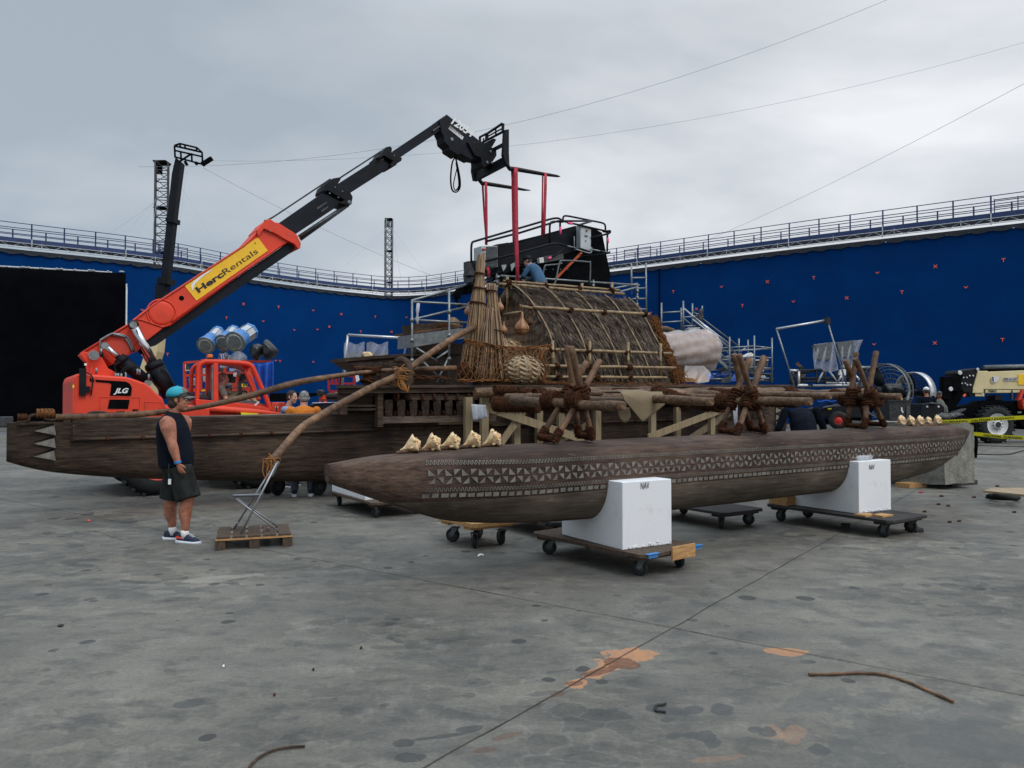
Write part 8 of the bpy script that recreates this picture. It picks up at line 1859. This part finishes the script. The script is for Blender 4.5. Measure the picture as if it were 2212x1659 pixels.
b = MB(); b.box(pY(*zr(1018,210),40),(.3,.2,.35)); b.build('corner_joint', 'ink', fr2)
loose('white_bundle', 'white bundle on the lift deck edge behind the poles', 'bundle', [(665,1045),(700,1035),(770,1040),(775,1060),(665,1065)],42,.4, 'white_fabric', zr, .03)
# ---------------------------------------------------------------- caged fans
def fan(c, R_, ax, depth, label, band):
    T = thing('caged_fan', label, 'fan', V((c.x, c.y, 0)),0, 'big caged fans'); ax = V(ax).normalized(); u = V((0,0,1)); w_ = ax.cross(u).normalized()
    b = MB()
    for q in range(7):
        f = q/6; rr = R_*math.sin(.28+1.29*f); b.ring(c-ax*(depth*.5+depth*.55*math.cos(.28+1.29*f)), ax, rr, .012,40,4)
    for k in range(24):
        a = 2*math.pi*k/24; d = u*math.cos(a)+w_*math.sin(a); b.path([c-ax*(depth*.5+depth*.55*math.cos(.05+1.52*f))+d*R_*math.sin(.05+1.52*f) for f in [i/6 for i in range(7)]]+[c+ax*depth*.5+d*R_],.009,4)
    b.build('cage', 'galv_dark' if not band else 'ink', T)
    b = MB(); n = 40; hw = depth*(.5 if band else .12)
    b.add([c+ax*s*hw+(u*math.cos(2*math.pi*k/n)+w_*math.sin(2*math.pi*k/n))*(R_*.97+t) for k in range(n) for s, t in ((-1,0),(1,0),(1,.03),(-1,.03))],[(k*4+j_, ((k+1) % n)*4+j_, ((k+1) % n)*4+(j_+1) % 4, k*4+(j_+1) % 4) for k in range(n) for j_ in range(4)], True); b.build('shroud_band', 'alu' if band else 'galv_dark', T)
    b = MB()
    for k in range(3):
        a = k*2.094+.4; d = (u*math.cos(a)+w_*math.sin(a)); t = ax.cross(d); b.loft([[c+d*r_+t*(s*wd)+ax*(s*wd*.5+z) for s, z in ((-1,0),(1,0),(1,.015),(-1,.015))] for r_, wd in ((.12,.08),(R_*.5,.14),(R_*.9,.10))])
    b.lathe(c-ax*.12, ax, [(0,.10),(.25,.13),(.55,.13)],14); b.build('blades', 'black_paint', T)
    b = MB()
    for s in (-1,1): b.tube(V((c.x, c.y, 0))+w_*s*R_*.55+ax*.3, c+w_*s*R_*1.0,.035); b.tube(V((c.x, c.y, .04))+w_*s*R_*.55-ax*.5, V((c.x, c.y, .04))+w_*s*R_*.55+ax*.6,.04)
    b.build('stand', 'galv_dark', T)
    return T
c = pY(*zr(1750,1130),21); fan(c, .76,(-.86,-.5,0),.35, 'grey wire-caged fan between the farthest crossed poles and the silver one', False)
b = MB(); b.lathe(pY(*zr(1765,1110),20.8), V((1,.1,0)),[(0,.14),(.05,.17),(.45,.17),(.5,.10)],12); tag(b.build('fan_motor', 'black_plastic', loc=pY(*zr(1865,1150),20.8)), 'black finned motor of the grey caged fan', 'motor')
c = pY(*zt(225,745),26); fan(c, .70,(-.90,-.43,0),.30, 'silver-banded caged fan beside the man in the white cap', True)
# generator boxes and small red-wheeled cart
gen = thing('generator_box', 'black wheeled generator box beside the caged fans', 'generator', pY(*zr(1900,1560),20.2))
sf('case', [(1815,1250),(2108,1250),(2108,1570),(1830,1570)],20.2,.7, 'black_plastic', gen, .02, zr); sf('lid_edge', [(1810,1245),(2112,1245),(2112,1262),(1810,1262)],20.15,.8, 'ink', gen, 0, zr); sf('torn_sticker', [(1985,1345),(2000,1340),(2005,1375),(2018,1400),(2010,1420),(1985,1385)],20.18,.02, 'rim_white', gen, 0, zr)
sf('side_panel', [(2055,1320),(2105,1320),(2105,1560),(2055,1560)],20.17,.02, 'dark_grey', gen, 0, zr); sf('yellow_tape_roll', [(1968,1218),(2005,1218),(2005,1245),(1970,1245)],20.2,.2, 'yellow_sign', gen, .01, zr)
ct_ = thing('utility_cart', 'low black utility cart with red-rimmed wheel behind the float', 'cart', pY(*zr(1170,1585),19.5))
sf('cart_body', [(940,1360),(1000,1345),(1300,1300),(1560,1300),(1570,1480),(1240,1480),(1230,1400),(1110,1420),(1090,1480),(940,1480)],19.7,1.0, 'black_paint', ct_, .03, zr); sf('cart_skirt', [(940,1480),(1100,1500),(1100,1560),(950,1560)],19.8,.9, 'matte_black', ct_, 0, zr); sf('cart_skirt', [(1240,1440),(1600,1440),(1600,1560),(1250,1560)],19.8,.9, 'matte_black', ct_, 0, zr)
b = MB(); b.sheet(lambda i, k: pY(*zr(890+290*i, 1255+(100-90*i)*k+8*math.sin(i*12)),19.5+.3*k),14,5); b.build('blue_cover', 'blue_cloth', ct_, thick=.02); sf('yellow_label', [(1028,1352),(1075,1352),(1075,1366),(1028,1366)],19.66,.02, 'tape_yellow', ct_, 0, zr)
wc = pY(*zr(1165,1510),19.5); ax_ = V((.25,1,0)).normalized(); b = MB(); b.lathe(wc-ax_*.08, ax_, [(.08,.08),(0,.11),(.01,.20),(.05,.235),(.15,.235),(.19,.2),(.2,.11)],22); b.build('tyre', 'rubber', ct_); b = MB(); b.lathe(wc-ax_*.09, ax_, [(0,.03),(.01,.06),(.05,.12),(.0,.135),(.18,.135)],18); b.build('rim', 'rim_red', ct_)
# men on the right
def man_at(u, v, Y, hh=1.64, **k): q = pY(u, v, Y); return V((q.x, q.y, q.z-hh))
cap_pos = zt(440,715); q = man_at(*zt(440,720),25.1); figure('man in black T-shirt and white cap seen from behind by the silver fan', V((q.x, q.y, 0)),1.5, dict(head=(.03,0, q.z+1.64), neck=(0,0, q.z+1.50), sL=(0,.21,1.43+q.z), sR=(0,-.21,1.43+q.z), eL=(0,.28,1.16+q.z), eR=(0,-.28,1.16+q.z), chest=(0,0,1.32+q.z)), shirt='tank', sleeve=.9, pants='khaki', cap='white_fabric', hair='hair_dark', skin='skin', fat=1.25, vox=.013)
q = pY(*zt(665,785),28.5); figure('moustached man in dark cap and grey shirt facing us beside the beige machine', V((q.x, q.y, 0)),-1.9, dict(head=(.03,0, q.z), neck=(0,0, q.z-.14)), shirt='shirt_grey', sleeve=.9, pants='dark_grey', cap='dark_grey', hair='hair_dark', beard='hair_dark', skin='skin', vox=.013)
q = pY(*zt(960,900),31); figure('man in dark T-shirt half hidden behind the machine arm, arm hanging down', V((q.x, q.y, 0)),-2.6, dict(), shirt='tank', sleeve=.9, pants='dark_grey', cap='ink', hair='hair_dark', skin='skin', vox=.013, h=.97)
for k, (pts_, lab) in enumerate((([(345,940),(510,935),(560,920),(700,940),(760,1000),(780,1240),(330,1240),(340,1100)], 'black gear case stack behind the five far shells'), )):
    T = thing('gear_cases', lab, 'cases', pY(*zt(550,1240),24.5)); sf('case', pts_, 24.5,.8, 'black_paint', T, .03, zt)
    for x in (455,655): sf('case_label', [(x-15,975),(x+15,975),(x+15,1005),(x-15,1005)],24.48,.02, 'rim_white', T, 0, zt)
    sf('handle', [(510,920),(560,915),(640,930),(640,940),(510,935)],24.4,.1, 'galv_dark', T, 0, zt)
# ---------------------------------------------------------------- beige telehandler at the right edge
BY = 29.5
bt = thing('beige_telehandler', 'beige and black telehandler with lowered boom at the right edge', 'telehandler', V((pY(2150,865, BY).x, BY, 0)))
def bf(name, pts, Y, th, mt, bev=0): return sf(name, pts, Y, th, mt, bt, bev, zt)
bf('boom', [(1255,750),(1265,640),(1345,365),(1520,360),(1525,375),(2700,330),(2700,690),(1450,685),(1450,752)], BY, .7, 'beige_paint', .03); bf('boom_end_plate', [(1253,752),(1262,650),(1342,363),(1525,360),(1446,690),(1446,755)], BY-.05,.8, 'beige_paint', .02)
bf('boom_lower', [(1480,692),(2700,700),(2700,740),(1480,752)], BY+.02,.6, 'beige_paint', .02); bf('boom_shoe', [(1300,755),(1465,755),(1465,812),(1302,812)], BY, .7, 'beige_paint', .02)
bf('attachment_plate', [(742,458),(1060,455),(1060,720),(880,720),(870,860),(740,860)], BY-.3,.3, 'matte_black', .02)
bf('head_bracket', [(985,400),(1020,350),(1060,350),(1200,340),(1290,320),(1345,310),(1345,365),(1260,640),(1252,752),(1100,740),(1060,680),(1050,520),(1100,440),(1000,440)], BY-.15,.9, 'black_paint', .02)
bf('front_mast', [(760,860),(880,700),(1000,700),(1090,760),(1060,860),(900,1100),(860,1230),(650,1230),(720,1000)], BY-.1,.8, 'matte_black', .03); bf('lower_bracket', [(1090,740),(1250,752),(1300,760),(1300,812),(1220,810),(1180,770)], BY, .7, 'black_paint')
b = MB(); b.path([pY(*zt(1445,305), BY+.2), pY(*zt(2700,275), BY+.2)],.10,10); b.build('top_cylinder', 'galv_dark', bt); bf('top_shade', [(1380,330),(2700,300),(2700,362),(1345,362)], BY+.1,.5, 'matte_black')
b = MB()
for x, y, r in ((1030,395,.09),(868,680,.09),(1343,333,.06),(1092,477,.03),(1150,477,.03),(1200,446,.035),(1260,446,.035),(1062,580,.03),(1120,580,.03),(1155,607,.035),(1213,607,.035),(768,1225,.06)): b.lathe(pY(*zt(x, y), BY-.34 if x < 1000 else BY-.18), V((0,1,0)),[(-.03, r*.8),(0, r)],12)
b.build('pin', 'rim_white', bt)
bf('boom_sign', [(2062,425),(2400,415),(2400,600),(2062,605)], BY-.03,.02, 'yellow_sign'); bf('number_sticker', [(1802,482),(2055,475),(2055,535),(1802,538)], BY-.03,.02, 'rim_white')
p = pY(*zt(1812,528), BY-.04); text('sticker_number', '800-34-5507', 'dark_grey', bt, p, (1,0,0),(0,0,1),.16, fit=.53, depth=.004); p = pY(*zt(1530,735), BY-.0); text('boom_lettering', 'Herc', 'ink', bt, p, (1,0,0),(0,0,1),.16, bold=.03, shear=.3, fit=.33, depth=.004)
bf('angle_chart', [(1590,565),(1592,465),(1725,458),(1715,510),(1670,560)], BY-.06,.02, 'rim_white'); bf('chart_needle', [(1603,470),(1622,466),(1630,545),(1612,550)], BY-.075,.015, 'ink')
bf('fender', [(1050,1010),(1400,940),(1500,885),(1760,880),(1900,900),(2700,860),(2700,1300),(2200,1400),(2100,1300),(1900,1000),(1600,960),(1400,1050),(1250,1250),(1000,1230)], BY+.1,.9, 'matte_black', .03); bf('outrigger_box', [(1655,790),(1785,785),(1790,880),(1650,882)], BY+.1,.6, 'black_paint', .02)
bf('red_arm', [(2060,870),(2130,700),(2180,690),(2110,870)], BY-.1,.2, 'orange_side'); bf('red_arm', [(2140,900),(2200,840),(2300,840),(2300,1050),(2160,1040),(2135,960)], BY-.2,.4, 'orange_side', .03)
bf('side_label', [(2050,1078),(2120,1075),(2120,1105),(2050,1108)], BY+.05,.02, 'galv'); bf('step_plate', [(860,1240),(940,1080),(1140,1020),(1150,1040),(1000,1130),(900,1240)], BY-.4,.3, 'dark_grey', .02); bf('white_board', [(1940,700),(1965,700),(1970,870),(1950,870)], BY, .1, 'dark_grey')
wc = pY(*zt(1628,1225), BY-.1); R_ = wc.z-.0; R_ = .72; wc = V((wc.x, wc.y, R_)); bigwheel(bt, wc, R_, .45, V((-.10,1,0)).normalized(), 'rim_white', 24)
wc2 = V((wc.x+3.3, wc.y+.3, R_)); bigwheel(bt, wc2, R_, .45, V((-.1,1,0)).normalized(), 'rim_white', 24)
tag_ = MB(); p, q = pY(*zt(1130,775), BY-.4), pY(*zt(1088,805), BY-.4); tag_.bar(p, q, .04,.07); tag_.build('orange_flag', 'mark', bt)
# ---------------------------------------------------------------- caution tape and cables
def tape(pts, w_, label, letters):
    T = thing('caution_tape', label, 'tape', pts[0],0, 'yellow caution tape at the right'); b = MB(); n = len(pts); Z = V((0,0,1))
    vs = []
    for i, p in enumerate(pts): vs += [p+Z*w_/2, p-Z*w_/2+V((0,.01,0))]
    b.add(vs, [(2*i, 2*i+1,2*i+3,2*i+2) for i in range(n-1)]); b.build('ribbon', 'tape_yellow', T, thick=.002)
    for s_, i0, f0, ln in letters:
        a = pts[i0].lerp(pts[i0+1], f0); d = (pts[i0+1]-pts[i0]).normalized(); text('tape_lettering', s_, 'ink', T, a-Z*w_*.32+V((0,-.012,0)), d, Z, w_*.72, bold=.03, fit=ln, depth=.002)
ta = [pY(2032,911.5,12.9), pY(2092,909,12.6), pY(2150,904.5,12.3), pY(2230,901,12.0)]
tape(ta, .062, 'yellow caution tape stretched from the far shells to the right edge', [('CUIDADO', 0,.05,.38),('CAUTION / CUIDADO', 1,.1,.62)])
tb_ = [pY(2104,937,12.9), pY(2160,943,12.6), pY(2230,947,12.2)]
tape(tb_, .062, 'lower strip of yellow caution tape in front of the big tyre', [('CAUTION', 0,.35,.26),('CUIDADO', 1,.1,.28)])
b = MB(); b.path(cr([pZ(2105,962,.015), pZ(2150,963.5,.015), pZ(2240,966,.015)],6),.015,5); tag(b.build('ground_cable', 'ink', loc=pZ(2150,963,0)), 'thin black cable on the ground at right, the farther one', 'cable', 'black cables on the ground'); b = MB(); b.path(cr([pZ(2105,981,.02), pZ(2150,982,.02), pZ(2180,981,.02), pZ(2200,976,.02), pZ(2240,968,.02)],6),.018,5); tag(b.build('ground_cable', 'ink', loc=pZ(2150,982,0)), 'thicker curling black cable on the ground at right, the nearer one', 'cable', 'black cables on the ground')
# ---------------------------------------------------------------- things lying on the concrete
def z9(x, y): return (2900+.45208*x)/1.8228,(1700+.45208*y)/1.8228
def zg(x, y): return (1600+1.09946*x)/1.8228,(2200+1.09946*y)/1.8228
def zh(x, y): return (.72333*x)/1.8228,(2000+.72333*y)/1.8228
b = MB(); b.path(cr([pZ(*zg(x, y),.012) for x, y in ((1440,414),(1520,413),(1620,409),(1710,415),(1790,438),(1860,468),(1960,512))],6),[.009+.003*noise.noise(V((i*.5,0,0))) for i in range(37)],7); tag(b.build('cane_stick', 'pole_wood', loc=pZ(*zg(1710,415),0)), 'long thin brown cane lying on the concrete at lower right', 'stick')
b = MB(); b.path(cr([pZ(*zh(x, y),.010) for x, y in ((1350,1430),(1368,1395),(1420,1350),(1500,1315),(1580,1302),(1660,1296))],6),.0065,6); tag(b.build('cane_stick', 'cleat_wood', loc=pZ(*zh(1450,1340),0)), 'thin curved brown twig at the bottom edge left of centre', 'stick')
b = MB(); b.path(cr([pZ(*zg(x, y),.010) for x, y in ((930,518),(915,522),(898,524),(892,533),(895,544),(912,546),(930,549))],4),.007,6); tag(b.build('zip_tie', 'ink', loc=pZ(*zg(905,535),0)), 'black curled strap scrap on the concrete', 'scrap')
def puck(Z_, pts, mt, label, cat, h=.02, group=None, nm=None):
    b = MB(); b.prism([pZ(*Z_(*p),.004) for p in pts], V((0,0, h))); tag(b.build(nm or cat.replace(' ', '_'), mt, loc=pZ(*Z_(*pts[0]),.0)), label, cat, group)
b = MB(); c = pZ(*z9(2040,0),0)
def z4r(x, y): return (3300+.4822*x)/1.8228,(1300+.4822*y)/1.8228
for k in range(4): b.ring(pZ(*z4r(1335,1362),.03+.035*k)+V((.06*(k % 2),0,0)), V((.05*k, .04,1)),.20-.015*k, .035,20,6)
tag(b.build('brown_bag', 'shorts', loc=pZ(*z4r(1335,1375),0)), 'coiled dark brown rope mat lying by the plywood sheet at right', 'rope')
puck(z4r, [(1185,1322),(1270,1300),(1600,1300),(1600,1365),(1400,1345)], 'weave', 'pale plywood sheet lying on the ground at the right edge', 'board', .03)
puck(z4r, [(525,1620),(570,1612),(650,1622),(600,1632),(540,1630)], 'weave', 'pale leaf scrap beside the far dolly', 'scrap', .006); puck(z4r, [(545,1632),(600,1625),(640,1615),(650,1628),(700,1640),(700,1650),(640,1652),(600,1640)], 'ink', 'black crumpled glove lying right of the far dolly', 'glove', .035)
puck(z4r, [(25,1600),(100,1602),(97,1618),(28,1615)], 'dolly_black', 'dark board scrap with two upright nails under the far dolly', 'board', .04)
for k, (x, y) in enumerate(((912,1567),(1110,1364),(1300,1273),(1440,1486),(845,1355),(820,1422),(708,1482),(900,1434),(990,1560),(675,1325))): puck(z4r, [(x-16, y-3),(x+14, y-4),(x+16, y+4),(x-12, y+5)], 'coir' if k != 9 else 'red_paint', ['reddish wood chip %s' % q for q in ('below the far dolly nearest the frame bottom', 'near the concrete weight', 'by the plywood sheet', 'below the coiled mat', 'left of the chips by the weight', 'halfway down to the dolly', 'small, above the dolly corner', 'tiny, right of the dolly', 'lowest at the far dolly', 'flat red, under the concrete weight')][k], 'wood chip', .012, 'wood chips on the concrete', 'wood_chip')
puck(lambda x, y: ((1200+.4219*x)/1.8228,(1600+.4219*y)/1.8228),[(1613,1402),(1620,1388),(1640,1382),(1672,1390),(1670,1397),(1645,1392),(1628,1405)], 'white_fabric', 'small torn white paper on the concrete in front of the float', 'paper', .01)
for k, (x, y, lab) in enumerate(((330,642, 'black leaf-shaped scrap on the concrete at left'),(1965,763, 'tiny dark red chip left of the floor joint, upper'),(1705,881, 'tiny dark red chip in the middle foreground'),(1493,1018, 'tiny dark red chip near the wet blotch'),(1216,864, 'tiny white chip in the left foreground'))): puck(zh, [(x-(18 if k == 0 else 6), y+3),(x, y-5),(x+(18 if k == 0 else 7), y-3),(x+4, y+6)], 'ink' if k == 0 else ('white_fabric' if k == 4 else 'coir'), lab, 'scrap', .008, nm='small_scrap')
puck(lambda x, y: (.5877*x/1.8228,(1500+.5877*y)/1.8228),[(582,937),(590,932),(607,934),(600,940)], 'mark', 'small orange scrap on the concrete left of the man', 'scrap', .006)
def chalk(Z_, a, c, label):
    b = MB(); p, q = pZ(*Z_(*a),.004), pZ(*Z_(*c),.004); b.bar(p, q, .012,.003); tag(b.build('chalk_line', 'inlay', loc=p), label, 'line', 'chalk lines on the concrete')
z3f = lambda x, y: (.5877*x/1.8228,(1500+.5877*y)/1.8228)
chalk(z3f, (640,1000),(872,1080), 'longer white chalk streak left of the man'); chalk(z3f, (520,1120),(580,1140), 'short white chalk streak nearer to us'); chalk(z3f, (1385,950),(1448,970), 'faint chalk streak between the man and the pallet')
